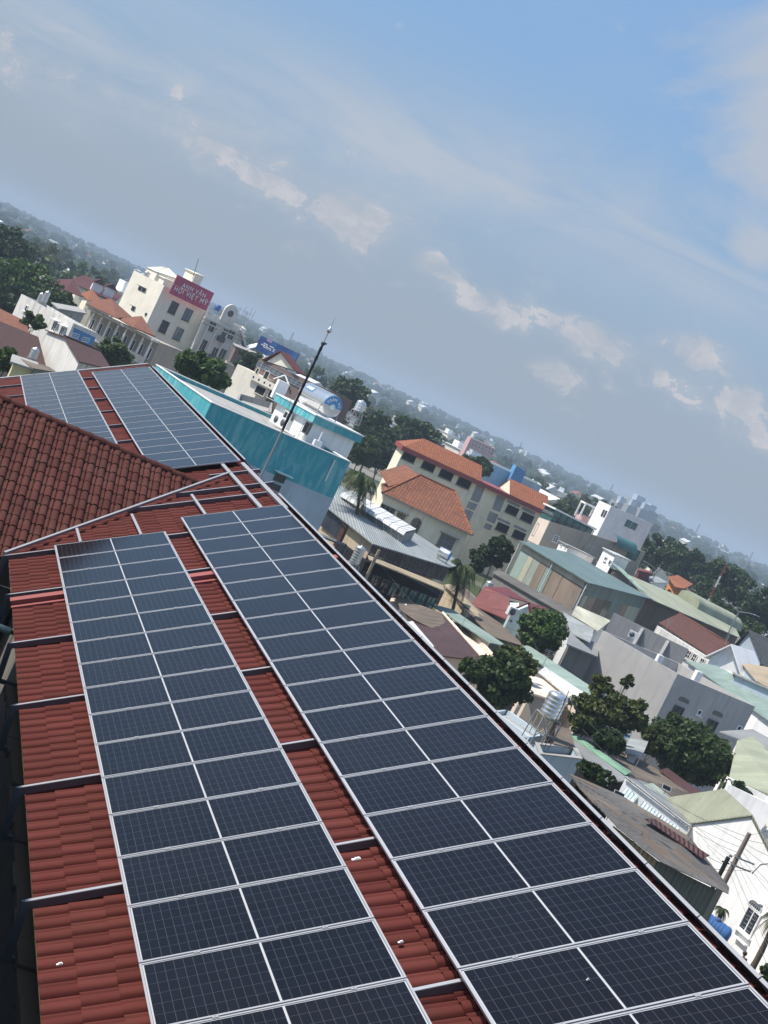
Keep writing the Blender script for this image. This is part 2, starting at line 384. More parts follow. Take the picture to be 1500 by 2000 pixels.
MT['letterg'] = plain('grey_letters', (.30, .30, .29), .6)
MT['bark'] = plain('bark', (.11, .085, .065), .9, .1, 0, .3)
MT['leaf'] = leafm('mango_leaves', (.024, .050, .014), (.085, .125, .032), (.040, .062, .014))
MT['leaf2'] = leafm('olive_leaves', (.032, .052, .014), (.105, .125, .032), (.065, .062, .015))
MT['leaf3'] = leafm('bright_leaves', (.032, .072, .018), (.095, .155, .040), (.045, .080, .020))
MT['leafd'] = leafm('dark_leaves', (.014, .032, .012), (.060, .095, .030), (.026, .050, .016))
MT['palm'] = leafm('palm_leaflets', (.030, .050, .018), (.085, .115, .042), (.040, .06, .022))
MT['dry'] = leafm('dry_palm_leaves', (.16, .11, .05), (.25, .19, .10), (.12, .09, .045))
MT['skin'] = plain('skin', (.36, .22, .15), .6); MT['hair'] = plain('black_hair', (.012, .011, .011), .5)
MT['shirt'] = plain('maroon_shirt', (.18, .04, .05), .8); MT['jeans'] = plain('dark_trousers', (.03, .035, .05), .8)
# roof tile of the main building
m, nt, b = newmat('red_roof_tile'); setp(b, .8, .12)
g = N(nt, 'ShaderNodeNewGeometry'); oi = N(nt, 'ShaderNodeObjectInfo')
n1 = noise(nt, g.outputs['Position'], 1.3, 6, .7); n2 = noise(nt, g.outputs['Position'], 9, 5, .7); n3 = noise(nt, g.outputs['Position'], .35, 3, .6, off=(4, 0, 0))
rnd = mathn(nt, 'FRACT', mathn(nt, 'ADD', oi.outputs['Random'], g.outputs['Random Per Island']))
a = mixc(nt, rnd, (.085, .0195, .016), (.122, .031, .025))
a = mixc(nt, mathn(nt, 'MULTIPLY', ramp(nt, n1, [(.45, 0), (.75, 1)]), .55), a, (.075, .026, .017))
pl = mathn(nt, 'MULTIPLY', ramp(nt, n2, [(.63, 0), (.78, 1)]), ramp(nt, n3, [(.48, 0), (.7, .55)]))
a = mixc(nt, pl, a, (.24, .17, .12)); L(nt, a, b.inputs['Base Color']); bump(nt, b, n2, .25, .01); MT['rtile'] = m
m, nt, b = newmat('brown_wing_tile'); setp(b, .85, .08)
g = N(nt, 'ShaderNodeNewGeometry'); oi = N(nt, 'ShaderNodeObjectInfo')
n1 = noise(nt, g.outputs['Position'], 2.2, 6, .7); n2 = noise(nt, g.outputs['Position'], 11, 5, .7)
rnd = mathn(nt, 'FRACT', mathn(nt, 'ADD', oi.outputs['Random'], g.outputs['Random Per Island']))
a = mixc(nt, rnd, (.070, .024, .0195), (.098, .035, .028))
a = mixc(nt, mathn(nt, 'MULTIPLY', ramp(nt, n1, [(.48, 0), (.75, 1)]), .5), a, (.11, .062, .048))
a = mixc(nt, mathn(nt, 'MULTIPLY', ramp(nt, n2, [(.55, 0), (.8, 1)]), .5), a, (.035, .018, .016)); L(nt, a, b.inputs['Base Color']); bump(nt, b, n2, .25, .01); MT['wtile'] = m
MT['flash'] = plain('faded_red_flashing', (.29, .088, .075), .55, .3, 0, .12)
# photovoltaic laminate: printed grid of half cells under glass
def pvmat(name, nx, ny):
    m, nt, b = newmat(name); uv = uvn(nt); sp = N(nt, 'ShaderNodeSeparateXYZ'); L(nt, uv, sp.inputs[0])
    def line(x, n, wd):
        fr = mathn(nt, 'FRACT', mathn(nt, 'MULTIPLY', x, n)); d = mathn(nt, 'ABSOLUTE', mathn(nt, 'SUBTRACT', fr, .5))
        return mathn(nt, 'GREATER_THAN', d, .5 - wd)
    ln = mathn(nt, 'MAXIMUM', line(sp.outputs[0], nx, .030), line(sp.outputs[1], ny, .014))
    fine = mathn(nt, 'MULTIPLY', line(sp.outputs[1], ny * 9, .06), .01)
    cell = N(nt, 'ShaderNodeTexWhiteNoise', noise_dimensions='3D'); fl = N(nt, 'ShaderNodeVectorMath', operation='FLOOR')
    mu = N(nt, 'ShaderNodeVectorMath', operation='MULTIPLY'); L(nt, uv, mu.inputs[0]); mu.inputs[1].default_value = (nx, ny, 1); L(nt, mu.outputs[0], fl.inputs[0])
    oi = N(nt, 'ShaderNodeObjectInfo'); cb = N(nt, 'ShaderNodeVectorMath', operation='ADD'); L(nt, fl.outputs[0], cb.inputs[0]); L(nt, oi.outputs['Random'], cb.inputs[1]); L(nt, cb.outputs[0], cell.inputs[0])
    dark = mixc(nt, oi.outputs['Random'], (.0018, .0020, .0040), (.0028, .0030, .0055))
    a = mixc(nt, mathn(nt, 'MULTIPLY', cell.outputs[0], .5), dark, (.0045, .0055, .011))
    a = mixc(nt, fine, a, (.3, .3, .32))
    a = mixc(nt, mathn(nt, 'MULTIPLY', ln, .15), a, (.26, .28, .31))
    g = N(nt, 'ShaderNodeNewGeometry')
    dn = noise(nt, g.outputs['Position'], 1.1, 6, .7); dn2 = noise(nt, g.outputs['Position'], .35, 4, .6, off=(7, 2, 0)); film = mathn(nt, 'MULTIPLY', mathn(nt, 'ADD', ramp(nt, dn2, [(.35, .2), (.7, 1)]), mathn(nt, 'MULTIPLY', oi.outputs['Random'], .5)), .008)
    spot = ramp(nt, noise(nt, g.outputs['Position'], 14, 2, .5, off=(1, 9, 3)), [(.765, 0), (.79, 1)])
    a = mixc(nt, mathn(nt, 'ADD', film, mathn(nt, 'MULTIPLY', spot, .10)), a, (.30, .27, .235))
    L(nt, a, b.inputs['Base Color']); setp(b, .16, .17); b.inputs['Specular Tint'].default_value = (1, .80, .62, 1)
    L(nt, mathn(nt, 'ADD', mathn(nt, 'MULTIPLY', dn, .10), .10), b.inputs['Roughness'])
    return m
MT['pv'] = pvmat('photovoltaic_cells', 12, 6)
# ground and forest
m, nt, b = newmat('town_ground'); setp(b, .95, .1); o_ = objn(nt)
n1 = noise(nt, o_, .02, 6, .6); n2 = noise(nt, o_, .25, 6, .7)
a = mixc(nt, ramp(nt, n2, [(.35, 0), (.65, 1)]), (.17, .155, .13), (.29, .27, .235))
a = mixc(nt, ramp(nt, n1, [(.46, 0), (.56, 1)]), a, (.055, .072, .03)); L(nt, a, b.inputs['Base Color']); MT['ground'] = m
m, nt, b = newmat('wooded_land'); setp(b, .95, .05); o_ = objn(nt)
n1 = noise(nt, o_, .03, 7, .7); n2 = noise(nt, o_, .006, 3, .6)
a = mixc(nt, ramp(nt, n1, [(.35, 0), (.65, 1)]), (.013, .024, .010), (.035, .050, .018)); L(nt, a, b.inputs['Base Color']); bump(nt, b, n1, 1, 6); MT['woods'] = m
m, nt, b = newmat('far_crowns'); setp(b, .95, .05); g = N(nt, 'ShaderNodeNewGeometry'); n1 = noise(nt, g.outputs['Position'], .55, 4, .7)
a = mixc(nt, g.outputs['Random Per Island'], (.014, .030, .012), (.040, .062, .022)); a = mixc(nt, ramp(nt, n1, [(.4, 0), (.65, .6)]), a, (.055, .080, .026)); L(nt, a, b.inputs['Base Color']); bump(nt, b, n1, 1, 1.2); MT['farcrown'] = m
MT['asphalt'] = plaster('worn_asphalt', (.20, .175, .145), .5, .95, (.10, .09, .08))
# ------------------------------------------------------------------ the tiled roof with the solar arrays
SL = R(30.369)
U = A3(math.cos(SL), 0, math.sin(SL)); V = A3(0, 1, 0); NN = A3(-math.sin(SL), 0, math.cos(SL))
O = A3(4.01906, 29.93432, 12.18264)
def P(x, y, h=0.0): return O + x * U + y * V + h * NN
ROT = (0, -SL, 0)
AX = np.stack([U, V, NN])
ORD = ['first', 'second', 'third', 'fourth', 'fifth', 'sixth', 'seventh', 'eighth', 'ninth', 'tenth', 'eleventh', 'twelfth',
       'thirteenth', 'fourteenth', 'fifteenth', 'sixteenth', 'seventeenth', 'eighteenth', 'nineteenth', 'twentieth']
HT = -0.235
Y0, Y1 = -34.0, 31.0
rb = P(5.15, 0, HT)                                     # ridge line
bl = thing('tiled_building', 'long building with a red tiled roof carrying rows of solar panels', 'building', (8.5, 20, 0))
mb = MB()
mb.prism([(4.0, -3.9, 0), (13.1, -3.9, 0), (13.1, 60.6, 0), (4.0, 60.6, 0)], [(4.0, -3.9, 11.0), (13.1, -3.9, 11.0), (13.1, 60.6, 11.0), (4.0, 60.6, 11.0)])
mb.prism([(4.0, 60.3, 11.0), (13.1, 60.3, 11.0), (rb[0], 60.3, 11.0)], [(4.0, 60.6, 11.0), (13.1, 60.6, 11.0), (rb[0], 60.6, rb[2] - .3)][:3], 0) if False else None
part(mb, 'wall', MT['conc_d'], bl)
mb = MB(); a, c = P(-.88, Y0, HT - .02), P(5.15, Y0, HT - .02)
def sheet(p0, p1, y0, y1):
    mb.slab([(p0[0], y0, p0[2]), (p1[0], y0, p1[2]), (p1[0], y1, p1[2]), (p0[0], y1, p0[2])], .06)
sheet(a, c, Y0 + O[1], Y1 + O[1])
far_e = A3(2 * c[0] - a[0], 0, a[2]); sheet(A3(c[0] + .001, 0, c[2]), far_e, Y0 + O[1], Y1 + O[1])
roof = part(mb, 'roof', MT['rtile'], bl)
# gable wall under the far verge and the near end
mb = MB()
for y in (Y0 + O[1] + .35, Y1 + O[1] - .35):
    for k in (0, 1): pass
    mb.prism([(4.1, y - .1, 10.9), (13.0, y - .1, 10.9), (13.0, y + .1, 10.9), (4.1, y + .1, 10.9)],
             [(rb[0] - .02, y - .1, rb[2] - .35), (rb[0] + .02, y - .1, rb[2] - .35), (rb[0] + .02, y + .1, rb[2] - .35), (rb[0] - .02, y + .1, rb[2] - .35)])
part(mb, 'gable_wall', MT['conc_d'], bl)
# one interlocking tile: a broad roll and a small rib, local x up the slope, y along the eave
def tile_mesh(name, mat, bw=.27, ln=.41, hk=1.2, lift=.024):
    ys = [0, .010, .030, .062, .09, .122, .144, .158, .180, .195, .222, .240, .27]
    hs = [0.0, .024, .042, .050, .050, .042, .024, .002, .002, .028, .028, .002, 0.0]
    ys = [y * bw / .27 for y in ys]; hs = [h * hk for h in hs]; t = MB(); n = len(ys)
    lo = [A3(0, y, h + lift) for y, h in zip(ys, hs)]; hi = [A3(ln, y, h) for y, h in zip(ys, hs)]; bt = [A3(0.004, y, h * .8 - .004) for y, h in zip(ys, hs)]
    t.add(lo + hi, [[i + 1, i, n + i, n + i + 1][::-1] for i in range(n - 1)], 0, True)
    t.add(bt + lo, [[i, i + 1, n + i + 1, n + i][::-1] for i in range(n - 1)], 0, False)
    # recess the seams of alike neighbours by ending each tile 3 mm short
    return t
T = tile_mesh('roof_tile', None, .267)
tm = T.mesh('roof_tile', MT['rtile'], np.zeros(3))
rnd = random.Random(3)
shown = []; rest = []
ncol = 17; nrow = int((Y1 - Y0) / .27)
for i in range(ncol):
    x = -.93 + .36 * i
    for j in range(nrow):
        y = Y0 + .27 * j
        vis = (i < 3 or i in (8, 9, 10)) and -21.6 < y < -8.2
        (shown if vis else rest).append((x, y))
def jit(): return rnd.uniform(-.004, .004), rnd.uniform(-.003, .003), rnd.uniform(-.004, .005), rnd.uniform(-.010, .010)
TILE_LOC = ORG[bl.name]
for x, y in shown[:300]:
    dx, dy, dh, ry_ = jit()
    o = bpy.data.objects.new('roof_tile', tm); COL.objects.link(o); o.parent = roof
    o.location = tuple(P(x + dx, y + dy, HT + dh) - TILE_LOC); o.rotation_euler = (0, ROT[1] + ry_, rnd.uniform(-.006, .006))
rest += shown[300:]
def bulk(name, proto, places, parent, mat, fr, kind='stuff'):
    pv = np.array(proto.v); nv = len(pv); fs = proto.f
    Vv = []; Ff = []
    for k, (org, ax) in enumerate(places):
        Vv.append(pv @ ax + org); Ff += [[q + k * nv for q in f_] for f_ in fs]
    me = bpy.data.meshes.new(name); me.from_pydata((np.concatenate(Vv) - ORG[parent.name]).tolist(), [], Ff)
    me.polygons.foreach_set('use_smooth', proto.sm * len(places)); me.materials.append(mat); me.update()
    o = bpy.data.objects.new(name, me); COL.objects.link(o); o.parent = parent; ORG[o.name] = ORG[parent.name]; o['kind'] = kind
    return o
pl_ = []
for x, y in rest:
    dx, dy, dh, ry_ = jit(); pl_.append((P(x + dx, y + dy, HT + dh), AX))
bulk('roof_tiling', T, pl_, roof, MT['rtile'], None)
# ridge caps
def cap_mesh(mat):
    c_ = MB(); ln, n = .36, 8
    for a0, a1, r0, r1 in ((0, .06, .118, .118), (.06, ln, .108, .098)):
        ring = lambda xx, rr: [A3(rr * 1.15 * math.cos(math.pi * k / n), xx, rr * math.sin(math.pi * k / n)) for k in range(n + 1)]
        c_.add(ring(a0, r0) + ring(a1, r1), [[k, k + 1, n + 2 + k, n + 1 + k] for k in range(n)], 0, True)
        c_.add([A3(0, a0, 0)] + ring(a0, r0), [[0, k + 2, k + 1] for k in range(n)], 0)
    return c_
CAP = cap_mesh(None); cm = CAP.mesh('ridge_cap', MT['rtile'], np.zeros(3))
for k in range(int((Y1 - Y0) / .345)):
    o = bpy.data.objects.new('ridge_cap', cm); COL.objects.link(o); o.parent = roof
    o.location = tuple(rb + A3(0, Y0 + .345 * k, -.02 + rnd.uniform(-.006, .006)) - TILE_LOC); o.rotation_euler = (rnd.uniform(-.02, .02), 0, rnd.uniform(-.02, .02))
# verge capping at the far end, eave board
mb = MB(); mb.box(P(2.1, Y1 + .03, HT + .05), (6.2, .22, .10), AX); part(mb, 'verge_capping', MT['concrete'], bl)
mb = MB(); e = P(-.84, 0, HT); mb.box((e[0], O[1] - 1.5, e[2] - .10), (.03, 65, .17)); part(mb, 'eave_board', MT['wood'], bl)
mb = MB()
for k in range(22):                                     # rough mossy ledge in uneven lengths under the eave
    y = 10.2 + k * .62; mb.box((3.50 + rnd.uniform(-.02, .02), y, 10.98 + rnd.uniform(-.03, .03)), (.26 + rnd.uniform(-.04, .04), .615, .10))
    mb.box((3.78, y, 10.80 + rnd.uniform(-.02, .02)), (.34, .612, .10))
part(mb, 'eave_ledge', plaster('mossy_dark_concrete', (.115, .095, .070), .9, .95, (.02, .02, .014)), bl, 'dirty mossy ledge under the left eave')
# raised red flashing that crosses the slope from eave to ridge
mb = MB(); mb.box(P(2.1, -3.50, HT + .10), (6.1, .24, .12), AX); mb.box(P(2.1, -3.74, HT + .055), (6.1, .10, .06), AX)
part(mb, 'flashing', MT['flash'], bl, 'faded pinkish red flashing strip crossing the tiles')

# ------------------------------------------------------------------ cross wing with brown barrel tiles
WY, WZ, EY, EZ = 35.22, 13.90, 30.50, 11.42
ws = math.atan2(WZ - EZ, WY - EY)
WU = A3(0, math.cos(ws), math.sin(ws)); WN = A3(0, -math.sin(ws), math.cos(ws)); WA = np.stack([WU, A3(-1, 0, 0), WN])
wg = thing('tiled_wing', 'brown barrel-tiled wing roof butting into the red roof from the left', 'roof', (0, 35, 0))
mb = MB(); mb.prism([(-9, 31.1, 0), (3.9, 31.1, 0), (3.9, 39.3, 0), (-9, 39.3, 0)], [(-9, 31.1, 11.3), (3.9, 31.1, 11.3), (3.9, 39.3, 11.3), (-9, 39.3, 11.3)])
part(mb, 'wall', MT['conc_d'], wg)
mb = MB(); xl, xr = -9.0, 7.45
mb.slab([(xl, EY, EZ - .03), (3.0, EY, EZ - .03), (xr, WY, WZ - .03), (xl, WY, WZ - .03)], .06)
mb.slab([(xl, WY + .001, WZ - .03), (xr, WY + .001, WZ - .03), (3.0, 2 * WY - EY, EZ - .03), (xl, 2 * WY - EY, EZ - .03)], .06)
wroof = part(mb, 'roof', MT['wtile'], wg)
T2 = tile_mesh('barrel_tile', None, .267, .42, 1.12, .022)
tm2 = T2.mesh('barrel_tile', MT['wtile'], np.zeros(3)); WR = Matrix([[WA[j][i] for j in range(3)] for i in range(3)]).to_euler()
W0 = ORG[wg.name]; vis = []; rest = []
for i in range(15):
    sx = -.03 + .36 * i
    if sx > 5.1: break
    yy = EY + sx * math.cos(ws)
    vx = 3.26 + (yy - 30.6) * .912
    for j in range(62):
        X = 7.4 - .27 * j
        if X > vx + .35: continue
        org = A3(X, EY, EZ) + WU * sx
        u_, v_ = proj(org); (vis if (u_ > -12) else rest).append((sx, X, org))
vis.sort(key=lambda q: q[2][1]); extra = vis[300:]; vis = vis[:300]
for sx, X, org in vis:
    o = bpy.data.objects.new('barrel_tile', tm2); COL.objects.link(o); o.parent = wroof
    o.location = tuple(org + WN * rnd.uniform(-.004, .006) - W0); o.rotation_euler = (WR.x, WR.y + rnd.uniform(-.008, .008), WR.z + rnd.uniform(-.012, .012))
bulk('roof_tiling', T2, [(o_, WA) for _, _, o_ in rest + extra], wroof, MT['wtile'], None)
cm2 = CAP.mesh('ridge_cap', MT['wtile'], np.zeros(3))
for k in range(36):
    o = bpy.data.objects.new('ridge_cap', cm2); COL.objects.link(o); o.parent = wroof
    o.location = (7.55 - .345 * k - W0[0], WY - W0[1], WZ + .0 - W0[2] + rnd.uniform(-.006, .006)); o.rotation_euler = (rnd.uniform(-.02, .02), rnd.uniform(-.02, .02), R(90) + rnd.uniform(-.02, .02))
# ------------------------------------------------------------------ steel: cross beams, rails, brackets
def beam(y, x0=-1.0, x1=4.98, bracket=True, lab=''):
    c = P(x0, y, -.16); t = thing('cross_beam', lab, 'beam', c, 'steel cross beams under the solar panels')
    b_ = MB(); L_ = x1 - x0; mid = (x0 + x1) / 2
    b_.box(P(mid, y, -.088), (L_, .05, .006), AX); part(b_, 'flange', MT['alu'], t); b_ = MB(); b_.box(P(mid, y - .027, -.132), (L_, .005, .082), AX); b_.box(P(mid, y, -.176), (L_, .06, .006), AX)  # pale top, dark side: sun and shade on one steel beam as colours
    part(b_, 'web', MT['web'], t)
    if bracket:
        e = P(x0, y, -.12); tip = A3(e[0] + .06, e[1] - .02, e[2] - .62); tie = A3(e[0] + .42, e[1], e[2] - .60)
        k = MB(); d = unit(tip - e); n_ = A3(0, 1, 0); k.box((e + tip) / 2, (np.linalg.norm(tip - e) + .05, .05, .09), [d, n_, np.cross(d, n_)])
        d = unit(tie - tip); k.box((tip + tie) / 2, (np.linalg.norm(tie - tip), .05, .07), [d, n_, np.cross(d, n_)])
        part(k, 'bracket', MT['dsteel'], t)
    return t
for k in range(7):
    beam(-3.09 * k, lab='cross beam running up the tiles, %s from the wing valley' % ORD[k])
for k, (y, x0, x1) in enumerate(((3.05, 1.75, 5.0), (4.12, 3.0, 5.35), (5.85, 4.05, 5.35))):
    beam(y, x0, x1, False, 'bare cross beam in the open gap between arrays, %s beyond the near panels' % ORD[k])
for k in range(7):
    beam(9.25 + 3.09 * k, lab='cross beam under the far arrays, %s past the wing ridge' % ORD[k])
def rail(x, y0, y1, wd, lab, ht=.05, top=-.038, mat='steel'):
    b_ = MB(); b_.box(P(x, (y0 + y1) / 2, top - ht / 2), (wd, y1 - y0, ht), AX)
    o = b_.build('mounting_rail', MT[mat], None, P(x, y0, top)); tag(o, lab, 'rail', 'mounting rails under the solar panels')
rail(.54, -22.6, 1.50, .055, 'shortest rail end poking out past the near left array')
rail(1.79, -22.6, 2.24, .055, 'rail poking out of the near left array beside the tile strip')
rail(3.31, -22.4, 3.58, .06, 'rail poking out of the left side of the near right array')
rail(4.55, -22.4, 29.0, .085, 'wide bright rail bridging the gap between near and far right arrays', .06)
rail(.54, 7.9, 30.2, .055, 'left rail under the far left array'); rail(1.79, 7.9, 30.2, .055, 'right rail under the far left array')
rail(3.31, 7.1, 29.0, .06, 'left rail under the far right array')
rail(5.07, 1.1, 6.9, .10, 'grey edge angle along the ridge in the open gap', .08, -.07, 'steel')
a, c = P(-1.0, .03, -.05), P(4.55, 5.62, -.05); d = unit(c - a); s_ = unit(np.cross(A3(0, 0, 1), d)); b_ = MB()
b_.box((a + c) / 2, (np.linalg.norm(c - a), .05, .07), [d, s_, np.cross(d, s_)])
tag(b_.build('valley_beam', MT['steel'], None, a), 'slanting steel beam laid along the valley of the brown wing', 'beam')
b_ = MB(); b_.tube([(3.45, 26.05, 11.18), (1.2, 26.6, 11.05)], .07, 8); tag(b_.build('drain_pipe', MT['pvcg'], None, (3.4, 26.1, 11.1)), 'pale green pipe reaching out from under the left eave', 'pipe')

# ------------------------------------------------------------------ solar panels
PW, PD, PITCH = 2.278, 1.134, 1.154
fr = MB(); fw, ft = .021, .036
fr.box((PW / 2, fw / 2, -ft / 2), (PW, fw, ft)); fr.box((PW / 2, PD - fw / 2, -ft / 2), (PW, fw, ft))
fr.box((fw / 2, PD / 2, -ft / 2 - .0004), (fw, PD - 2 * fw, ft)); fr.box((PW - fw / 2, PD / 2, -ft / 2 - .0004), (fw, PD - 2 * fw, ft))
bs = MB(); bs.box((PW / 2, PD / 2, -.009), (PW - .05, PD - .05, .005))
def cells(x0, x1):
    c_ = MB(); c_.face([(x0, .036, -.0045), (x1, .036, -.0045), (x1, PD - .036, -.0045), (x0, PD - .036, -.0045)], 0, [(0, 0), (1, 0), (1, 1), (0, 1)])
    return c_
cl = MB(); cl.box((0, 0, .004), (.055, .044, .010)); cl.lathe((0, 0, .009), [(0, .007), (.006, .007), (.006, 0)], 6)
meshes = [('frame', fr.mesh('frame', MT['alu'], np.zeros(3))), ('backsheet', bs.mesh('backsheet', MT['backwhite'], np.zeros(3))),
          ('cell_sheet', cells(.040, 1.128).mesh('cell_sheet', MT['pv'], np.zeros(3))), ('cell_sheet', cells(1.150, PW - .040).mesh('cell_sheet', MT['pv'], np.zeros(3)))]
clm = cl.mesh('clamp', MT['steel'], np.zeros(3))
pr = random.Random(11)
def solar(x0, ytop, k, lab, grp, rot=ROT, org=None, clamps=True):
    pos = P(x0, ytop - (k + 1) * PITCH + .01, 0) if org is None else org
    t = thing('solar_panel', lab, 'solar panel', pos, grp); t.rotation_euler = (rot[0] + pr.uniform(-.0012, .0012), rot[1] + pr.uniform(-.0012, .0012), rot[2])
    for nme, me in meshes:
        o = bpy.data.objects.new(nme, me); COL.objects.link(o); o.parent = t
    if clamps:
        for cx in (.545, 1.785):
            o = bpy.data.objects.new('clamp', clm); COL.objects.link(o); o.parent = t; o.location = (cx, PD + .01, 0)
for k in range(19):
    solar(0, 0, k, ('dark' if k == 0 else '') + ('' if k else ' ') + '%s solar panel from the wing end of the near left array' % ORD[k], 'near left solar array')
    solar(2.745, 1.122, k, '%s solar panel from the open gap in the near right array' % ORD[k], 'near right solar array')
    solar(2.745, 28.78, k, '%s solar panel from the far verge in the far right array' % ORD[k], 'far right solar array')
    solar(0, 29.9, k, '%s solar panel from the far verge in the far left array' % ORD[k], 'far left solar array')
# the array on the hidden slope: only its white top edge shows past the ridge
D2 = A3(math.cos(SL), 0, -math.sin(SL))
for y0, n in ((-21.9, 21), (6.9, 19)):
    for k in range(n):
        solar(0, 0, 0, 'solar panel on the hidden slope with only its white edge past the ridge', 'solar panels beyond the ridge',
              (0, SL, 0), P(5.165, y0 + k * PITCH, .012), False)
# ------------------------------------------------------------------ lightning mast
mx = thing('lightning_mast', 'tall thin lightning mast, silver below and black above, on the roof ridge', 'mast', (8.54, 34.83, 14.45))
bx, by = 8.54, 34.83
m_ = MB(); m_.tube([(bx, by, 14.3), (bx, by, 16.05)], .026, 8); part(m_, 'lower_pole', MT['steel'], mx)
m_ = MB(); m_.tube([(bx, by, 16.0), (bx, by, 18.32)], [.034, .030], 8)
for z in np.arange(16.2, 18.2, .24): m_.lathe((bx, by, z), [(0, .036), (.05, .04), (.1, .036)], 8)
part(m_, 'black_pole', MT['black'], mx)
m_ = MB(); m_.lathe((bx, by, 18.28), [(0, .035), (.02, .055), (.07, .055), (.09, .03)], 10); m_.box((bx + .05, by, 18.34), (.07, .03, .04)); part(m_, 'clamp', MT['dsteel'], mx)
m_ = MB(); m_.tube([(bx, by, 18.34), (bx, by, 18.62)], .012, 6); m_.tube([(bx, by, 18.76), (bx, by, 19.02)], [.009, .003], 6); part(m_, 'spike', MT['steel'], mx)
m_ = MB(); m_.lathe((bx, by, 18.60), [(0, .012), (.02, .05), (.06, .065), (.10, .055), (.15, .02), (.17, .01)], 12); part(m_, 'air_terminal', MT['stain'], mx)
# unseen building under the viewpoint, added and sized to shade the eave gap
pb = thing('shade_building', 'unseen plain building added beside the left eave to shade the gap below it', 'building', (-6, 4, 0))
m_ = MB(); m_.prism([(-12, -20, 0), (.25, -20, 0), (.25, 29, 0), (-12, 29, 0)], [(-12, -20, 15.9), (.25, -20, 15.9), (.25, 29, 15.9), (-12, 29, 15.9)]); part(m_, 'wall', MT['conc_d'], pb)
# ------------------------------------------------------------------ builders for the town
def pt(q):                                              # (u, v, D) or a world point
    return gd(*q) if len(q) == 3 and not isinstance(q, np.ndarray) else np.array(q, float)
def loop4(Lc, C, Rc): 
    Lc, C, Rc = pt(Lc), pt(C), pt(Rc); return [Lc, C, Rc, Lc + Rc - C]
def ccw(pl):
    a = sum(pl[i][0] * pl[(i + 1) % len(pl)][1] - pl[(i + 1) % len(pl)][0] * pl[i][1] for i in range(len(pl)))
    return pl if a > 0 else pl[::-1]
def inset(pl, d):                                       # shrink (d > 0) a convex loop in plan
    pl = ccw(pl); n = len(pl); out = []
    for i in range(n):
        p, a, c = pl[i], pl[i - 1], pl[(i + 1) % n]
        e1 = unit(flat(p - a, 0)); e2 = unit(flat(c - p, 0)); n1 = A3(-e1[1], e1[0], 0); n2 = A3(-e2[1], e2[0], 0)
        k = 1 + n1 @ n2; out.append(p + (n1 + n2) / max(k, .2) * d)
    return out
def down(pl, z): return [flat(p, z) for p in pl]
def base(pl, z=0.0):
    c = sum(pl) / len(pl); return A3(c[0], c[1], z)
def wallplane(A, B):
    A, B = pt(A), pt(B); t = unit(flat(B - A, 0)); n = A3(t[1], -t[0], 0)
    if n @ (CW - A) < 0: n = -n
    return A, t, n
def onwall(A, B, u, v):
    A, t, n = wallplane(A, B); r = ray(u, v); k = ((A - CW) @ n) / (r @ n); return CW + k * r
def frame_box(mb, c, t, n, w_, h, d, mi=0):
    mb.box(c, (w_, d, h), [t, n, A3(0, 0, 1)], mi)
def window(par, A, B, u, v, wp, hp, fm='trim', gm='g_dark', nx=2, ny=1, sill=True, name='window', lab=None, hood=False, fw=.07):
    _, t, n = wallplane(A, B); c = onwall(A, B, u, v); D = np.linalg.norm(c - CW)
    vd = unit(flat(c - CW, 0)); side = abs(t @ A3(vd[1], -vd[0], 0))
    W_ = wp * D / FPX / max(side, .25); H_ = hp * D / FPX
    m1 = MB(); z = A3(0, 0, 1)
    frame_box(m1, c + n * .03 + z * (H_ / 2), t, n, W_ + fw, fw, .12); frame_box(m1, c + n * .03 - z * (H_ / 2), t, n, W_ + fw, fw, .12)
    for s in (-1, 1): frame_box(m1, c + n * .03 + t * s * W_ / 2, t, n, fw, H_ - fw, .118)
    for i in range(1, nx): frame_box(m1, c + n * .03 + t * (i / nx - .5) * W_, t, n, fw * .7, H_ - fw, .09)
    for j in range(1, ny): frame_box(m1, c + n * .031 + z * (j / ny - .5) * H_, t, n, W_ - fw, fw * .7, .08)
    if sill: frame_box(m1, c + n * .08 - z * (H_ / 2 + .09), t, n, W_ + .25, .07, .22)
    if hood: frame_box(m1, c + n * .22 + z * (H_ / 2 + .15), t, n, W_ + .5, .08, .5)
    o = part(m1, name, MT[fm], par, lab)
    m2 = MB(); frame_box(m2, c + n * .015, t, n, W_ - .02, H_ - .02, .03)
    part(m2, 'pane', MT[gm], o); return o
def panel_on(par, A, B, pts, name, mat, th=.04, out=.02, lab=None):      # a flat piece on a wall, outlined by sight points
    _, t, n = wallplane(A, B); q = [onwall(A, B, *p) for p in pts]
    m1 = MB(); f_ = [p + n * (out + th) for p in q]; b_ = [p + n * out for p in q]
    k = len(q); m1.add(f_, [list(range(k))]); m1.add(b_, [list(range(k))[::-1]])
    for i in range(k): m1.face([b_[i], b_[(i + 1) % k], f_[(i + 1) % k], f_[i]])
    return part(m1, name, MT[mat] if isinstance(mat, str) else mat, par, lab)
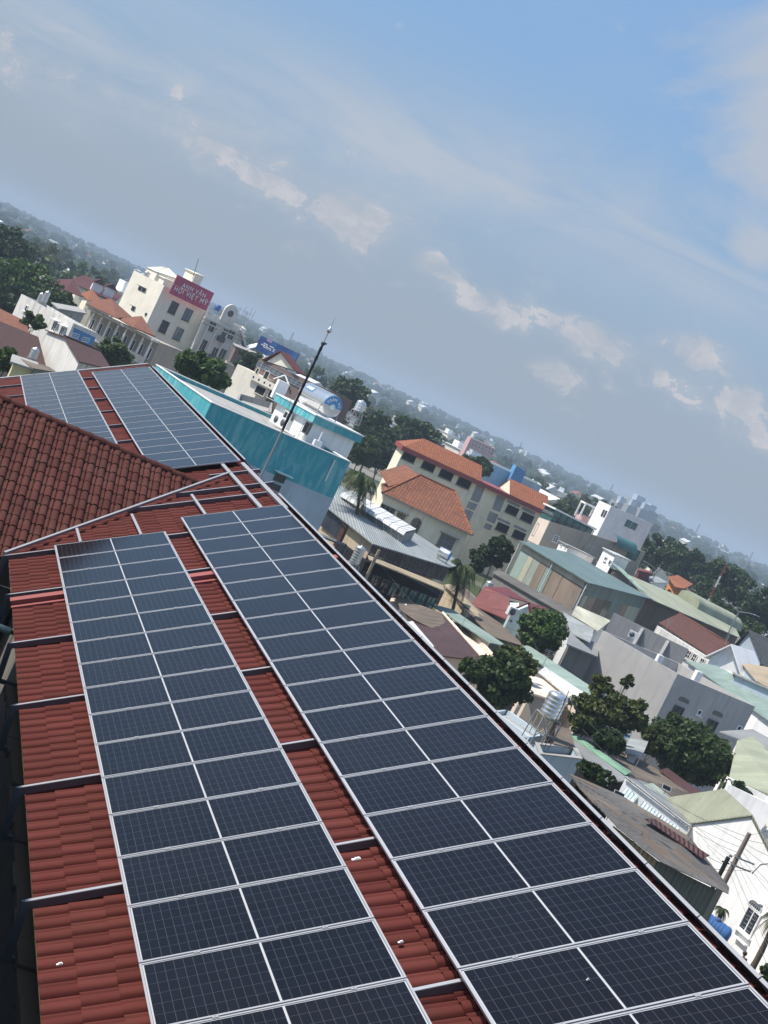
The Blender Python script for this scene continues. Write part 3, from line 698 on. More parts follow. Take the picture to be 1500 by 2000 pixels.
def block(name, label, cat, Lc, C, Rc, wall, roofm='concrete', par_h=.9, zb=0.0, coping='concrete', group=None, pw=.16, deck=True):
    pl = loop4(Lc, C, Rc); t = thing(name, label, cat, base(pl, zb), group); pc = ccw(pl)
    if par_h > 0:
        body = [p - A3(0, 0, par_h) for p in pc]
        m1 = MB(); m1.prism(down(pc, zb), body, 0, True, 1); part(m1, 'wall', [MT[wall], MT[roofm]], t)
        ins = inset(pc, pw); m2 = MB(); k = 4
        for i in range(k):
            j = (i + 1) % k; lo0, lo1 = body[i], body[j]; h0, h1 = pc[i], pc[j]; i0, i1 = ins[i], ins[j]
            m2.face([lo0, lo1, h1, h0]); m2.face([h0, h1, i1, i0]); m2.face([i0, i1, i1 - A3(0, 0, par_h), i0 - A3(0, 0, par_h)])
        part(m2, 'parapet', MT[wall], t)
        if coping:
            o_ = inset(pc, -.04); q = inset(pc, pw + .04); m3 = MB()
            for i in range(k):
                j = (i + 1) % k; up = A3(0, 0, .06); lo = A3(0, 0, .005)
                m3.face([o_[i] + up, o_[j] + up, q[j] + up, q[i] + up]); m3.face([o_[i] + lo, o_[j] + lo, o_[j] + up, o_[i] + up]); m3.face([q[j] + lo, q[i] + lo, q[i] + up, q[j] + up])
            part(m3, 'coping', MT[coping], t)
    else:
        m1 = MB(); m1.prism(down(pc, zb), pc); part(m1, 'wall', MT[wall], t)
        m2 = MB(); m2.slab([p + A3(0, 0, .12) for p in inset(pc, -.25)], .118); part(m2, 'roof', MT[roofm], t)
    return t
def roof_sheet(par, pts, mat, name='roof', th=.08, lift=.0, lab=None):
    m1 = MB(); P_ = [pt(q) + A3(0, 0, lift) for q in pts]
    m1.slab(P_, th); return part(m1, name, MT[mat], par, lab)
def mono(name, label, cat, pts, wall, roofm, zb=0.0, ov=.25, group=None, th=.08):
    P_ = [pt(q) for q in pts]; t = thing(name, label, cat, base(P_, zb), group)
    if wall:
        q = inset(P_, ov); m1 = MB(); m1.prism(down(q, zb), [p - A3(0, 0, th + .01) for p in q]); part(m1, 'wall', MT[wall], t)
    roof_sheet(t, P_, roofm, th=th); return t
def gable(name, label, cat, r0, r1, e0, e1, wall, roofm, zb=0.0, group=None, ov=.3, back=True, ridge='concrete', th=.08):
    r0, r1, e0, e1 = pt(r0), pt(r1), pt(e0), pt(e1)
    b0, b1 = 2 * r0 - e0, 2 * r1 - e1; b0[2], b1[2] = e0[2], e1[2]
    t = thing(name, label, cat, base([r0, r1], zb), group)
    ax = unit(flat(r1 - r0, 0)); m1 = MB(); up = A3(0, 0, th + .02)
    def pull(r, e, s): return (e + (r - e) * .08) + ax * s * ov - up
    m1.prism(down([pull(r0, e0, 1), pull(r1, e1, -1), r1 - ax * ov, r0 + ax * ov], zb), [pull(r0, e0, 1), pull(r1, e1, -1), r1 - ax * ov - up, r0 + ax * ov - up])
    m1.prism(down([pull(r0, b0, 1), pull(r1, b1, -1), r1 - ax * ov, r0 + ax * ov], zb), [pull(r0, b0, 1), pull(r1, b1, -1), r1 - ax * ov - up, r0 + ax * ov - up])
    part(m1, 'wall', MT[wall], t)
    m2 = MB(); m2.slab([e0, e1, r1, r0], th); m2.slab([r0 + A3(0, 0, -.001), r1 + A3(0, 0, -.001), b1, b0], th); part(m2, 'roof', MT[roofm], t)
    if ridge:
        m3 = MB(); m3.tube([r0 + A3(0, 0, .02), r1 + A3(0, 0, .02)], .12, 8); part(m3, 'ridge', MT[ridge], t)
    return t
def hip(name, label, cat, r0, r1, e0, e1, wall, roofm, zb=0.0, group=None, ridge=None, ov=.5):
    r0, r1, e0, e1 = pt(r0), pt(r1), pt(e0), pt(e1)
    mid = flat((r0 + r1) / 2, 0); me_ = flat((e0 + e1) / 2, 0)
    b0 = e0 + 2 * (mid - me_); b1 = e1 + 2 * (mid - me_); b0[2] = e0[2]; b1[2] = e1[2]
    t = thing(name, label, cat, base([e0, e1, b0, b1], zb), group)
    q = inset([e0, e1, b1, b0], ov); m1 = MB(); m1.prism(down(q, zb), [p - A3(0, 0, .14) for p in q]); part(m1, 'wall', MT[wall], t)
    m2 = MB(); lp = ccw([e0, e1, b1, b0]); m2.prism([p - A3(0, 0, .14) for p in lp], lp, 1)
    up = A3(0, 0, .02); E = [p + up for p in (e0, e1, b1, b0)]
    for f_ in ([E[0], E[1], r1, r0], [E[1], E[2], r1], [E[2], E[3], r0, r1], [E[3], E[0], r0]):
        nn = np.cross(f_[1] - f_[0], f_[2] - f_[0]); m2.face(f_ if nn[2] > 0 else f_[::-1], 0)
    part(m2, 'roof', [MT[roofm], MT['concrete']], t)
    if ridge:
        m3 = MB()
        for a_, c_ in ((r0, r1), (r0, E[0]), (r1, E[1])): m3.tube([a_, c_], .12, 6)
        part(m3, 'hip_tiles', MT[ridge], t)
    return t
def tank_v(name, label, u, v, D, wpx, hpx, mat='stain', ribs=5, stand=.0, band=None, group=None, zc=None):    # upright ribbed tank, centre at (u, v)
    c = gd(u, v, D); dm = wpx * D / FPX; h = hpx * D / FPX; r = dm / 2; b0 = c - A3(0, 0, h / 2)
    t = thing(name, label, 'water tank', b0 - A3(0, 0, stand), group); pr_ = [(0, r * .8), (.03, r * .96)]
    for k in range(ribs):
        z0 = .04 + k * (h - .16) / ribs; z1 = .04 + (k + 1) * (h - .16) / ribs; zm = (z0 + z1) / 2
        pr_ += [(z0 + .012, r * .94), (zm - (z1 - z0) * .25, r), (zm + (z1 - z0) * .25, r), (z1 - .012, r * .94)]
    pr_ += [(h - .08, r * .9), (h - .02, r * .5), (h, r * .25), (h + .05, r * .22), (h + .05, 0)]
    m1 = MB(); m1.lathe(b0, pr_, 20); part(m1, 'tank_body', MT[mat], t)
    if band: m2 = MB(); m2.lathe(b0, [(h * .55, r * 1.012), (h * .55 + .01, r * 1.02), (h * .72, r * 1.02), (h * .72 + .01, r * 1.012)], 20); part(m2, 'band', MT[band], t)
    if stand > .05:
        m2 = MB(); s = r * .95
        for sx in (-1, 1):
            for sy in (-1, 1): m2.tube([b0 + A3(sx * s, sy * s, 0), b0 + A3(sx * s * 1.15, sy * s * 1.15, -stand)], .035, 5)
        for zz in (0, -stand * .5, -stand * .95):
            for a_, c_ in (((-1, -1), (1, -1)), ((1, -1), (1, 1)), ((1, 1), (-1, 1)), ((-1, 1), (-1, -1))):
                m2.tube([b0 + A3(a_[0] * s, a_[1] * s, zz - .02), b0 + A3(c_[0] * s, c_[1] * s, zz - .02)], .03, 4)
        for a_, c_ in (((-1, -1), (1, -1)), ((1, -1), (1, 1))):
            m2.tube([b0 + A3(a_[0] * s, a_[1] * s, -stand * .05), b0 + A3(c_[0] * s, c_[1] * s, -stand * .9)], .02, 4)
        part(m2, 'stand', MT['steel'], t)
    return t
def text_mesh(txt, size, ext=.01, spacing=1.0):
    cu_ = bpy.data.curves.new('letters', 'FONT'); cu_.body = txt; cu_.size = size; cu_.extrude = ext; cu_.align_x = 'CENTER'; cu_.align_y = 'CENTER'; cu_.space_character = spacing; cu_.resolution_u = 3
    o = bpy.data.objects.new('letters', cu_); COL.objects.link(o); bpy.context.view_layer.update()
    me = bpy.data.meshes.new_from_object(o.evaluated_get(bpy.context.evaluated_depsgraph_get())); bpy.data.objects.remove(o); bpy.data.curves.remove(cu_); return me
def letters(par, txt, c, t, n, size, mat='letter', up=None, name='lettering', ext=.02, spacing=1.0):
    me = text_mesh(txt, size, ext, spacing); me.materials.clear(); me.materials.append(MT[mat])
    o = bpy.data.objects.new(name, me); COL.objects.link(o); o.parent = par; up = A3(0, 0, 1) if up is None else up
    q = c - ORG[par.name]
    mt = Matrix(((t[0], up[0], n[0], q[0]), (t[1], up[1], n[1], q[1]), (t[2], up[2], n[2], q[2]), (0, 0, 0, 1)))
    o.matrix_local = mt; ORG[o.name] = ORG[par.name]; return o
def ac_unit(u, v, D, yaw, label, s=1.0, group=None):
    c = gd(u, v, D); t = thing('condenser_unit', label, 'air conditioner', c - A3(0, 0, .3 * s), group); a = A3(math.cos(yaw), math.sin(yaw), 0); n = A3(-a[1], a[0], 0)
    if n @ (CW - c) < 0: n = -n
    m1 = MB(); m1.box(c, (.85 * s, .32 * s, .6 * s), [a, n, A3(0, 0, 1)]); part(m1, 'casing', MT['pvcw'], t)
    m2 = MB(); m2.lathe(c + n * .165 * s - a * .12 * s, [(0, .23 * s), (.02, .23 * s), (.02, 0)], 14, n); part(m2, 'fan_grille', MT['dsteel'], t)
# ------------------------------------------------------------------ teal building and its roof tower
TL, TC, TR_ = (305, 713, 95), (413, 787, 82), (684, 903, 87)
tb = block('teal_building', 'long building with pale teal painted upper walls beside the solar roof', 'building', TL, TC, TR_, 'teal', 'concrete', .22, 0, 'trim')
A, B = TC, TR_
zb1 = onwall(A, B, 484.7, 906); zb2 = onwall(A, B, 634, 967); zmid = (zb1[2] + zb2[2]) / 2
pl = ccw(loop4(TL, TC, TR_)); q = inset(pl, -.02); m_ = MB(); m_.prism(down(q, 0), down(q, zmid)); part(m_, 'lower_wall', MT['blueg'], tb)
window(tb, A, B, 545.5, 934, 20, 13, 'dsteel', 'g_dark', 5, 3, False, lab='louvred window under a pale ledge', fw=.05)
window(tb, A, B, 537, 951, 18, 11, 'dsteel', 'g_dark', 4, 2, False, fw=.05)
c = onwall(A, B, 551, 923.5); _, t_, n_ = wallplane(A, B); m_ = MB(); frame_box(m_, c + n_ * .25, t_, n_, 1.1, .07, .5); part(m_, 'window_ledge', MT['mint'], tb)
m_ = MB(); c = onwall(A, B, 653, 898); c2 = onwall(A, B, 637, 940); m_.tube([c + n_ * .08, flat(c, c2[2]) + n_ * .08], .05, 8); part(m_, 'rain_pipe', MT['pvcw'], tb)
W3 = ((540, 768, 95.5), (617, 810, 88.5), (710, 852, 92.5))
pl = ccw(loop4(*W3)); tw = thing('roof_tower', 'white stair tower with a teal top band on the roof of the teal building', 'building', base(pl, 12.0))
q = inset(pl, .30); m_ = MB(); m_.prism(down(q, 12.0), [p - A3(0, 0, .50) for p in q]); part(m_, 'wall', MT['white'], tw)
m_ = MB(); m_.prism([p - A3(0, 0, .52) for p in pl], [p - A3(0, 0, .05) for p in pl]); part(m_, 'top_band', MT['teal'], tw)
o_ = inset(pl, -.05); m_ = MB(); m_.prism([p - A3(0, 0, .048) for p in o_], [p + A3(0, 0, .03) for p in o_]); part(m_, 'coping', MT['trim'], tw)
qq = [np.array(x) for x in loop4(*W3)]; iv = sum(qq) / 4
def insp(p, k=.05): return p + (iv - p) * k
A2, B2 = insp(qq[0]), insp(qq[1]); A4, B4 = insp(qq[1]), insp(qq[2])
window(tw, A2, B2, 562, 813, 14, 15, 'trim', 'inside', 2, 1, False, 'doorway')
window(tw, A2, B2, 600, 836, 9, 22, 'dsteel', 'inside', 1, 1, False, 'doorway')
m_ = MB(); pA = onwall(A2, B2, 592, 832) ; pB = pA + A3(0.05, -.35, -1.6)
for s in (-.16, .16): m_.tube([pA + A3(s, -.45, .3), pA + A3(s, -.6, -1.3)], .018, 5)
for k in range(6): m_.tube([pA + A3(-.16, -.46 - .025 * k, .2 - .26 * k), pA + A3(.16, -.46 - .025 * k, .2 - .26 * k)], .014, 5)
tag(m_.build('steel_ladder', MT['alu'], None, pA + A3(0, -.5, -1.3)), 'white steel ladder leaning at the lit wall of the roof tower', 'ladder')
ac_unit(545, 821, 92, R(-70), 'condenser unit by the doorway at the far corner of the roof tower'); ac_unit(558, 828, 91, R(-70), 'condenser unit nearer the mast at the foot of the roof tower')
m_ = MB(); c = gd(620, 866, 88); m_.box(c, (.5, .4, .35)); m_.tube([c + A3(0, 0, .1), c + A3(0, 0, .75)], .05, 6); tag(m_.build('water_pump', MT['pvcw'], None, c - A3(0, 0, .2)), 'small white pump on the terrace against the grey tower wall', 'pump')
c = gd(549, 757, 98); m_ = MB(); m_.box(c - A3(0, 0, .2), (.75, .6, 1.3)); tag(m_.build('chimney_block', MT['white'], None, c - A3(0, 0, .85)), 'white masonry block at the far corner of the roof tower', 'block')
# lying steel tank with blue end
e0, e1 = gd(600, 772, 94), gd(649.5, 791.5, 91.5); e0[2] = e1[2] = (e0[2] + e1[2]) / 2; ax = unit(e1 - e0); r_ = .74
tk = thing('lying_water_tank', 'big lying stainless water tank with blue lettered end on the roof tower', 'water tank', flat((e0 + e1) / 2, e0[2] - r_ - .35))
LEN = np.linalg.norm(e1 - e0); m_ = MB(); m_.lathe(e0, [(-.16, 0), (-.14, .3), (-.06, r_ * .85), (0, r_)] + [(LEN * k / 12 + d_, r_ + (.012 if d_ else 0)) for k in range(12) for d_ in (0, .03)] + [(LEN, r_)], 32, ax); part(m_, 'tank_body', MT['stain'], tk)
m_ = MB(); m_.lathe(e1, [(-.005, r_), (.03, r_ * .97), (.055, r_ * .86)], 32, ax); m_.lathe(e1, [(.054, r_ * .86), (.07, 0)], 32, ax); part(m_, 'end_cap', MT['satin'], tk)
sd = unit(np.cross(A3(0, 0, 1), ax)); upv = A3(0, 0, 1)
m_ = MB(); k_ = 24
for i in range(k_):
    a0, a1 = math.pi * i / k_, math.pi * (i + 1) / k_
    f = lambda rr, a, d: e1 + ax * d + sd * rr * math.cos(a) + upv * rr * math.sin(a)
    m_.face([f(.20, a0, .082), f(r_ * .95, a0, .082), f(r_ * .95, a1, .082), f(.20, a1, .082)]); m_.face([f(r_ * .95, a0, .082), f(r_ * .95, a0, .03), f(r_ * .95, a1, .03), f(r_ * .95, a1, .082)])
part(m_, 'blue_label', MT['blue'], tk)
for i, ch in enumerate('TOÀN MỸ'):
    if ch == ' ': continue
    a = R(158 - i * 23.5); d_ = -sd if False else sd
    p = e1 + ax * .088 + d_ * (.46 * math.cos(a)) * 1 + upv * .46 * math.sin(a)
    uu = d_ * math.cos(a) + upv * math.sin(a); tt = np.cross(uu, ax)
    letters(tk, ch, p, tt, ax, .26, 'letter', uu, 'letter', .006)
m_ = MB(); m_.lathe(e1, [(.07, .17), (.13, .17), (.15, .13), (.15, 0)], 18, ax); part(m_, 'hub', MT['mint'], tk)
# side label, wrapped round the barrel, with blurred white characters
sdn = -sd if (-sd) @ (CW - e0) > 0 else sd
def onb(l, a, rr): return e0 + ax * l + sdn * rr * math.cos(a) + upv * rr * math.sin(a)
m_ = MB()
for i in range(5): m_.face([onb(.45, R(22 + 6 * i), r_ + .02), onb(1.35, R(22 + 6 * i), r_ + .02), onb(1.35, R(28 + 6 * i), r_ + .02), onb(.45, R(28 + 6 * i), r_ + .02)])
part(m_, 'side_label', MT['blue'], tk)
m_ = MB()
for k, (x, w_) in enumerate(((.55, .13), (.72, .05), (.82, .13), (.99, .13), (1.15, .12))):
    m_.face([onb(x, R(29), r_ + .028), onb(x + w_, R(29), r_ + .028), onb(x + w_, R(45), r_ + .028), onb(x, R(45), r_ + .028)])
part(m_, 'label_marks', MT['letter'], tk)
m_ = MB()
for l in (.15, LEN - .1):
    for s in (-1, 1): m_.tube([e0 + ax * l + sd * s * .75 - upv * .05, e0 + ax * l + sd * s * .8 - upv * 1.2], .03, 6)
for zz in (-.12, -.7):
    for s in (-1, 1): m_.tube([e0 + ax * .1 + sd * s * .77 + upv * zz, e0 + ax * (LEN) + sd * s * .77 + upv * zz], .03, 6)
part(m_, 'stand', MT['alu'], tk)
tank_v('roof_water_tank', 'small shiny tank on a lattice stand behind the lying blue-ended tank', 704, 793, 96, 20, 22, 'stain', 3, .9)
# ------------------------------------------------------------------ cream house with the orange hip roof, school behind it
ch = hip('cream_house', 'cream house with a weathered orange hip roof and arched window', 'house', (820, 927, 157), (889, 959, 159), (746, 962, 150), (923, 1045, 153), 'cream', 't_orange', ridge='t_orange2', ov=.45)
HA, HB = gd(746, 962, 150), gd(923, 1045, 153); dv = unit(flat(HB - HA, 0)); nv = A3(-dv[1], dv[0], 0); HA, HB = HA + nv * .45, HB + nv * .45
window(ch, HA, HB, 871, 1059, 30, 25, 'wood', 'g_blue', 3, 2, True, hood=True); window(ch, HA, HB, 755, 998, 30, 20, 'wood', 'g_dark', 3, 1, True)
window(ch, HA, HB, 783, 1008, 16, 9, 'wood', 'g_dark', 4, 2, False, hood=True)
c = onwall(HA, HB, 809, 1030); m_ = MB(); hw, hh = .50, .95
pts = [c - dv * hw - A3(0, 0, hh), c + dv * hw - A3(0, 0, hh)] + [c + A3(0, 0, hh * .55) + dv * hw * math.cos(R(a)) + A3(0, 0, hw * math.sin(R(a))) for a in range(0, 181, 15)]
f_ = [p - nv * .03 for p in pts]; m_.add(f_, [list(range(len(f_)))]); w_ = part(m_, 'arched_window', MT['g_dark'], ch)
m_ = MB()
for i in range(len(pts)): m_.tube([pts[i] - nv * .06, pts[(i + 1) % len(pts)] - nv * .06], .06, 5)
m_.tube([c - nv * .06 - A3(0, 0, hh), c - nv * .06 + A3(0, 0, hh)], .03, 5); m_.tube([c - nv * .06 - dv * hw + A3(0, 0, hh * .5), c - nv * .06 + dv * hw + A3(0, 0, hh * .5)], .03, 5); part(m_, 'frame', MT['wood'], w_)
mono('side_roof', 'smaller mossy orange roof left of the cream house behind the palm', 'roof', [(742, 921, 160), (790, 907, 166), (820, 929, 158), (760, 950, 153)], None, 't_orange')
SA, SB = gd(789.5, 878, 200), gd(1061.6, 1008, 213); SB[2] = SA[2] = (SA[2] + SB[2]) / 2
dv2 = unit(flat(SB - SA, 0)); nv2 = unit(A3(.20, .98, 0))
sch = thing('school_building', 'long cream school block with orange roofs and rows of dark windows', 'building', flat((SA + SB) / 2 + nv2 * 4.5, 0))
m_ = MB(); m_.prism(down([SA, SB, SB + nv2 * 9, SA + nv2 * 9], 0), [SA, SB, SB + nv2 * 9, SA + nv2 * 9]); part(m_, 'wall', MT['cream'], sch)
m_ = MB(); q = [SA - dv2 * .5 - nv2 * .8, SB + dv2 * .5 - nv2 * .8, SB + dv2 * .5 + nv2 * 9.5, SA - dv2 * .5 + nv2 * 9.5]; m_.prism([p + A3(0, 0, .002) for p in q], [p + A3(0, 0, .62) for p in q]); part(m_, 'fascia_beam', MT['fascia'], sch)
def slope(s0, s1, h0, h1, depth, z0=.64, z1=2.6):
    a0 = SA + dv2 * s0 - nv2 * .7 + A3(0, 0, z0); a1 = SA + dv2 * s1 - nv2 * .7 + A3(0, 0, z0)
    r0 = SA + dv2 * (s0 + h0) + nv2 * depth + A3(0, 0, z1); r1 = SA + dv2 * (s1 - h1) + nv2 * depth + A3(0, 0, z1); m1 = MB()
    m1.slab([a0, a1, r1, r0], .1); b0 = SA + dv2 * s0 + nv2 * (2 * depth + .7) + A3(0, 0, z0); b1 = SA + dv2 * s1 + nv2 * (2 * depth + .7) + A3(0, 0, z0)
    m1.slab([r0 + nv2 * .001, r1 + nv2 * .001, b1, b0], .1)
    if h0: m1.slab([a0, r0, b0], .1)
    part(m1, 'roof', MT['t_orange2'], sch)
    for s, h in ((s0, h0), (s1, h1)):
        if h: continue
        m2 = MB(); k = .12 if s == s0 else -.12; p0 = SA + dv2 * (s + k) - nv2 * .5 + A3(0, 0, z0 - .02); p1 = SA + dv2 * (s + k) + nv2 * (2 * depth + .5) + A3(0, 0, z0 - .02); pm = SA + dv2 * (s + k) + nv2 * depth + A3(0, 0, z1 - .14)
        m2.prism([p0 - dv2 * .05, p1 - dv2 * .05, p1 + dv2 * .05, p0 + dv2 * .05], [pm - dv2 * .05 - nv2 * .01, pm - dv2 * .05 + nv2 * .01, pm + dv2 * .05 + nv2 * .01, pm + dv2 * .05 - nv2 * .01]); part(m2, 'gable_wall', MT['cream'], sch)
LS = np.linalg.norm(SB - SA); f1 = (onwall(SA, SB, 938, 940) - SA) @ dv2; f2 = (onwall(SA, SB, 993, 967) - SA) @ dv2
slope(-.3, f1, 3.0, 0, 4.2); slope(f2, LS + .3, 0, 0, 4.2)
for (u, v, w_, h_) in ((799, 892, 24, 13), (837, 910, 24, 13), (871.5, 927, 25, 13), (906, 943, 25, 13), (1000, 996.5, 22, 12), (1029.5, 1011, 22, 12), (981, 1030.5, 22, 12), (1013, 1045, 22, 12)):
    window(sch, SA, SB, u, v, w_ * 1.06, h_ * 1.25, 'dsteel', 'inside', 1, 1, True, fw=.05)
    panel_on(sch, SA, SB, [(u + 2 - 12, v - 16), (u + 2 + 12, v - 5), (u + 4 + 12, v - 9.5), (u + 4 - 12, v - 20.5)], 'vent_blocks', 'lattice', .03, .01)
for q in ([(931, 947), (947, 953), (935, 982), (919, 976)], [(916, 979), (933, 985), (926, 997), (911, 991)], [(909, 994), (925, 1000), (917, 1018), (906, 1008)],
          [(971, 966), (987, 973), (976, 1000), (961, 994)], [(957, 998), (973, 1005), (965, 1023), (950, 1016)], [(949, 1021), (962, 1026), (957, 1036), (944, 1031)]):
    panel_on(sch, SA, SB, q, 'vent_screen', 'lattice', .05, .01)
# ------------------------------------------------------------------ big grey roof with its monitor
gr = thing('grey_roof_house', 'house under a wide pale grey sheet roof with a raised ridge vent', 'house', flat(gd(729, 1080, 110), 0))
g0, g1, g2, g3, g4 = gd(649, 952, 118), gd(631, 984, 112), gd(729, 1062, 104), gd(878, 1108, 112), gd(858, 1086, 114)
roof_sheet(gr, [g0, g1, g2, g3], 'c_greyl'); roof_sheet(gr, [g0 + A3(0, 0, .002), g3 + A3(0, 0, .002), gd(905, 1102, 122), gd(668, 948, 126)], 'c_greyl', 'roof')
q = inset([g0, g1, g2, g3], .5); m_ = MB(); m_.prism(down(q, 0), [p - A3(0, 0, .15) for p in q]); part(m_, 'wall', MT['tan'], gr)
m_ = MB(); a0, a1, b0, b1 = gd(668, 963, 115.5), gd(793, 1040, 110.5), gd(688, 960, 118.5), gd(812, 1036, 114)
m_.prism([a0 - A3(0, 0, .9), a1 - A3(0, 0, .9), b1 - A3(0, 0, 1.1), b0 - A3(0, 0, 1.1)], [a0 - A3(0, 0, .12), a1 - A3(0, 0, .12), b1, b0]); part(m_, 'vent_wall', MT['c_grey'], gr)
for k in range(9):
    f0, f1_ = k / 9 + .004, (k + 1) / 9 - .004; m_ = MB(); s_ = lambda a_, c_, f: a_ + (c_ - a_) * f; up = A3(0, 0, .04); lo = flat(unit(a0 - b0), 0) * .35
    m_.slab([s_(a0, a1, f0) + lo - A3(0, 0, .22), s_(a0, a1, f1_) + lo - A3(0, 0, .22), s_(a0, a1, f1_) + up, s_(a0, a1, f0) + up], .04); m_.slab([s_(a0, a1, f0) + up, s_(a0, a1, f1_) + up, s_(b0, b1, f1_) + up * 3, s_(b0, b1, f0) + up * 3], .04)
    part(m_, 'vent_sheet', MT['c_white'], gr)
m_ = MB(); n_ = unit(np.cross(unit(flat(g3 - g2, 0)), A3(0, 0, 1))); m_.prism([g2 - A3(0, 0, 1.25), g3 - A3(0, 0, 1.2), g3 - A3(0, 0, 1.2) - n_ * .06, g2 - A3(0, 0, 1.25) - n_ * .06], [g2 - A3(0, 0, .1), g3 - A3(0, 0, .1), g3 - A3(0, 0, .1) - n_ * .06, g2 - A3(0, 0, .1) - n_ * .06]); part(m_, 'stained_fascia', MT['c_stain'], gr, 'dark streaked sheet fascia under the roof edge')
roof_sheet(gr, [gd(719, 1084, 102.5), gd(866, 1143, 110), gd(867, 1153, 107), gd(722, 1093, 100)], 'c_tan', 'canopy')
c0, c1 = gd(716, 1094, 103.5), gd(862, 1152, 111); q = [c0, c1, c1 + A3(-1, 5, 0), c0 + A3(-1, 5, 0)]; m_ = MB(); m_.prism([p - A3(0, 0, 3) for p in q], [p - A3(0, 0, .1) for p in q]); part(m_, 'open_storey', MT['inside'], gr)  # solid block, the storey's inner shade given as its dark colour
for k in range(8):
    s0 = c0 + (c1 - c0) * (k + .5) / 8; uu, vv = proj(s0 - A3(0, 0, 1.3)); window(gr, c0, c1, uu, vv, 15, 26, 'dsteel', 'g_green' if k > 2 else 'g_dark', 2, 2, False, fw=.05)
panel_on(gr, g1 + n_ * 0, g2, [(633, 992), (664, 1018), (650, 1048), (619, 1024)], 'lattice_window', 'g_dark', .03, -.35); panel_on(gr, g1, g2, [(664, 1018), (671, 1024), (650, 1068), (643, 1062)], 'brown_door', 'c_rust', .03, -.35)
m_ = MB(); a0 = gd(618, 1042, 101); a1 = gd(676, 1066, 98); m_.tube([a0, a1], .12, 4, smooth=False); m_.tube([a1, a1 - A3(0, 0, 1.6)], .12, 4, smooth=False); m_.tube([a0, a0 - A3(0, 0, 2.2)], .12, 4, smooth=False); tag(m_.build('steel_gantry', MT['dsteel'], None, flat(a0, 0) if False else a0 - A3(0, 0, 2)), 'dark grey steel gantry frame in front of the tan wall', 'frame')
tank_v('upright_water_tank', 'ribbed upright steel tank against the tan wall of the grey-roofed house', 699, 1084, 100, 21, 38, 'satin', 6, .8)
m_ = MB(); a0 = gd(741, 1074, 97); m_.tube([flat(a0, 0), a0], [.16, .11], 8); m_.box(a0 - A3(0, 0, .5), (.9, .06, .08)); tag(m_.build('utility_pole', MT['wood'], None, flat(a0, 0)), 'pale concrete utility pole in front of the dark open storey', 'pole')
c = gd(869, 1082, 113); m_ = MB(); t_ = thing('roof_tank', 'small lying steel tank with a blue end at the corner of the grey roof', 'water tank', c - A3(0, 0, .6)); d_ = unit(A3(.8, -.5, 0))
m_.lathe(c - d_ * .5, [(-.08, 0), (-.03, .3), (0, .40), (.9, .40)], 18, d_); part(m_, 'tank_body', MT['stain'], t_); m_ = MB(); m_.lathe(c - d_ * .5, [(.9, .40), (.95, .36), (1.0, 0)], 18, d_); part(m_, 'end_cap', MT['blue'], t_)
m_ = MB()
for s in (-.35, .35):
    for k in (-.3, .3): p = c + d_ * s + A3(-d_[1], d_[0], 0) * k; m_.tube([p - A3(0, 0, .25), p - A3(0, 0, .7)], .03, 5)
part(m_, 'stand', MT['steel'], t_)
# ------------------------------------------------------------------ striped shed and pale green hall
s0, s1, s2 = gd(1020, 1059, 150), gd(1149, 1137, 136), gd(1268, 1168, 161); s3 = gd(1122, 1084, 176)
sh = thing('striped_shed', 'tall shed clad in teal, cream and brown sheet stripes', 'shed', flat((s0 + s1 + s2 + s3) / 4, 0))
m_ = MB(); q = ccw([s0, s1, s2, s3]); m_.prism(down(inset(q, .25), 0), [p - A3(0, 0, .2) for p in inset(q, .25)]); part(m_, 'wall', MT['c_brown'], sh)
roof_sheet(sh, [p + A3(0, 0, .05) for p in inset(q, -.35)], 'c_teal', 'roof', .12)
def stripes(A, B, cuts, par, zt=-.2, zlow=0.0, hgt=None):
    A, B = pt(A), pt(B); _, t_, n_ = wallplane(A, B)
    for k in range(len(cuts)):
        f0, f1_ = (cuts[k - 1][0] if k else 0.0) + .002, cuts[k][0] - .002; p0, p1 = A + (B - A) * f0, A + (B - A) * f1_; m1 = MB()
        hz0, hz1 = p0[2] + zt, p1[2] + zt; lo = zlow if hgt is None else None
        b0 = flat(p0, zlow) if hgt is None else p0 + A3(0, 0, zt - hgt); b1 = flat(p1, zlow) if hgt is None else p1 + A3(0, 0, zt - hgt)
        dd = .05 + .012 * (k % 2); pf = n_ * dd - n_ * .26; pb_ = n_ * .0 - n_ * .26
        m1.prism([b0 + pf, b1 + pf, b1 + pb_, b0 + pb_], [flat(p0, hz0) + pf, flat(p1, hz1) + pf, flat(p1, hz1) + pb_, flat(p0, hz0) + pb_])
        part(m1, 'wall_panel', MT[cuts[k][1]], par, cuts[k][2])
stripes(s0, s1, [(.14, 'c_teal2', 'pale teal wall sheet'), (.22, 'c_cream', 'cream wall sheet'), (.32, 'c_green', 'pale green wall sheet'), (.43, 'c_brown', 'brown wall sheet'), (.51, 'c_mint', 'mint wall sheet'), (.67, 'c_brown', 'brown wall sheet'), (1.0, 'c_brown', 'wide brown wall sheet')], sh, -.75)
stripes(s0, s1, [(1.0, 'c_cream', 'cream strip under the eave')], sh, -.16, hgt=.55)
stripes(s1, s2, [(.12, 'c_green', 'grey green wall sheet'), (.24, 'c_brown', 'brown wall sheet'), (.38, 'c_brownd', 'dark brown wall sheet'), (.48, 'g_dark', 'column of dark windows'), (.66, 'c_teal', 'teal wall sheet'), (.76, 'c_brown', 'brown wall sheet'), (.97, 'c_green', 'grey green wall sheet')], sh, -1.4)
stripes(s1, s2, [(.40, 'c_teal', 'teal strip under the eave'), (.97, 'c_teal', 'teal strip under the eave')], sh, -.2, hgt=1.18)
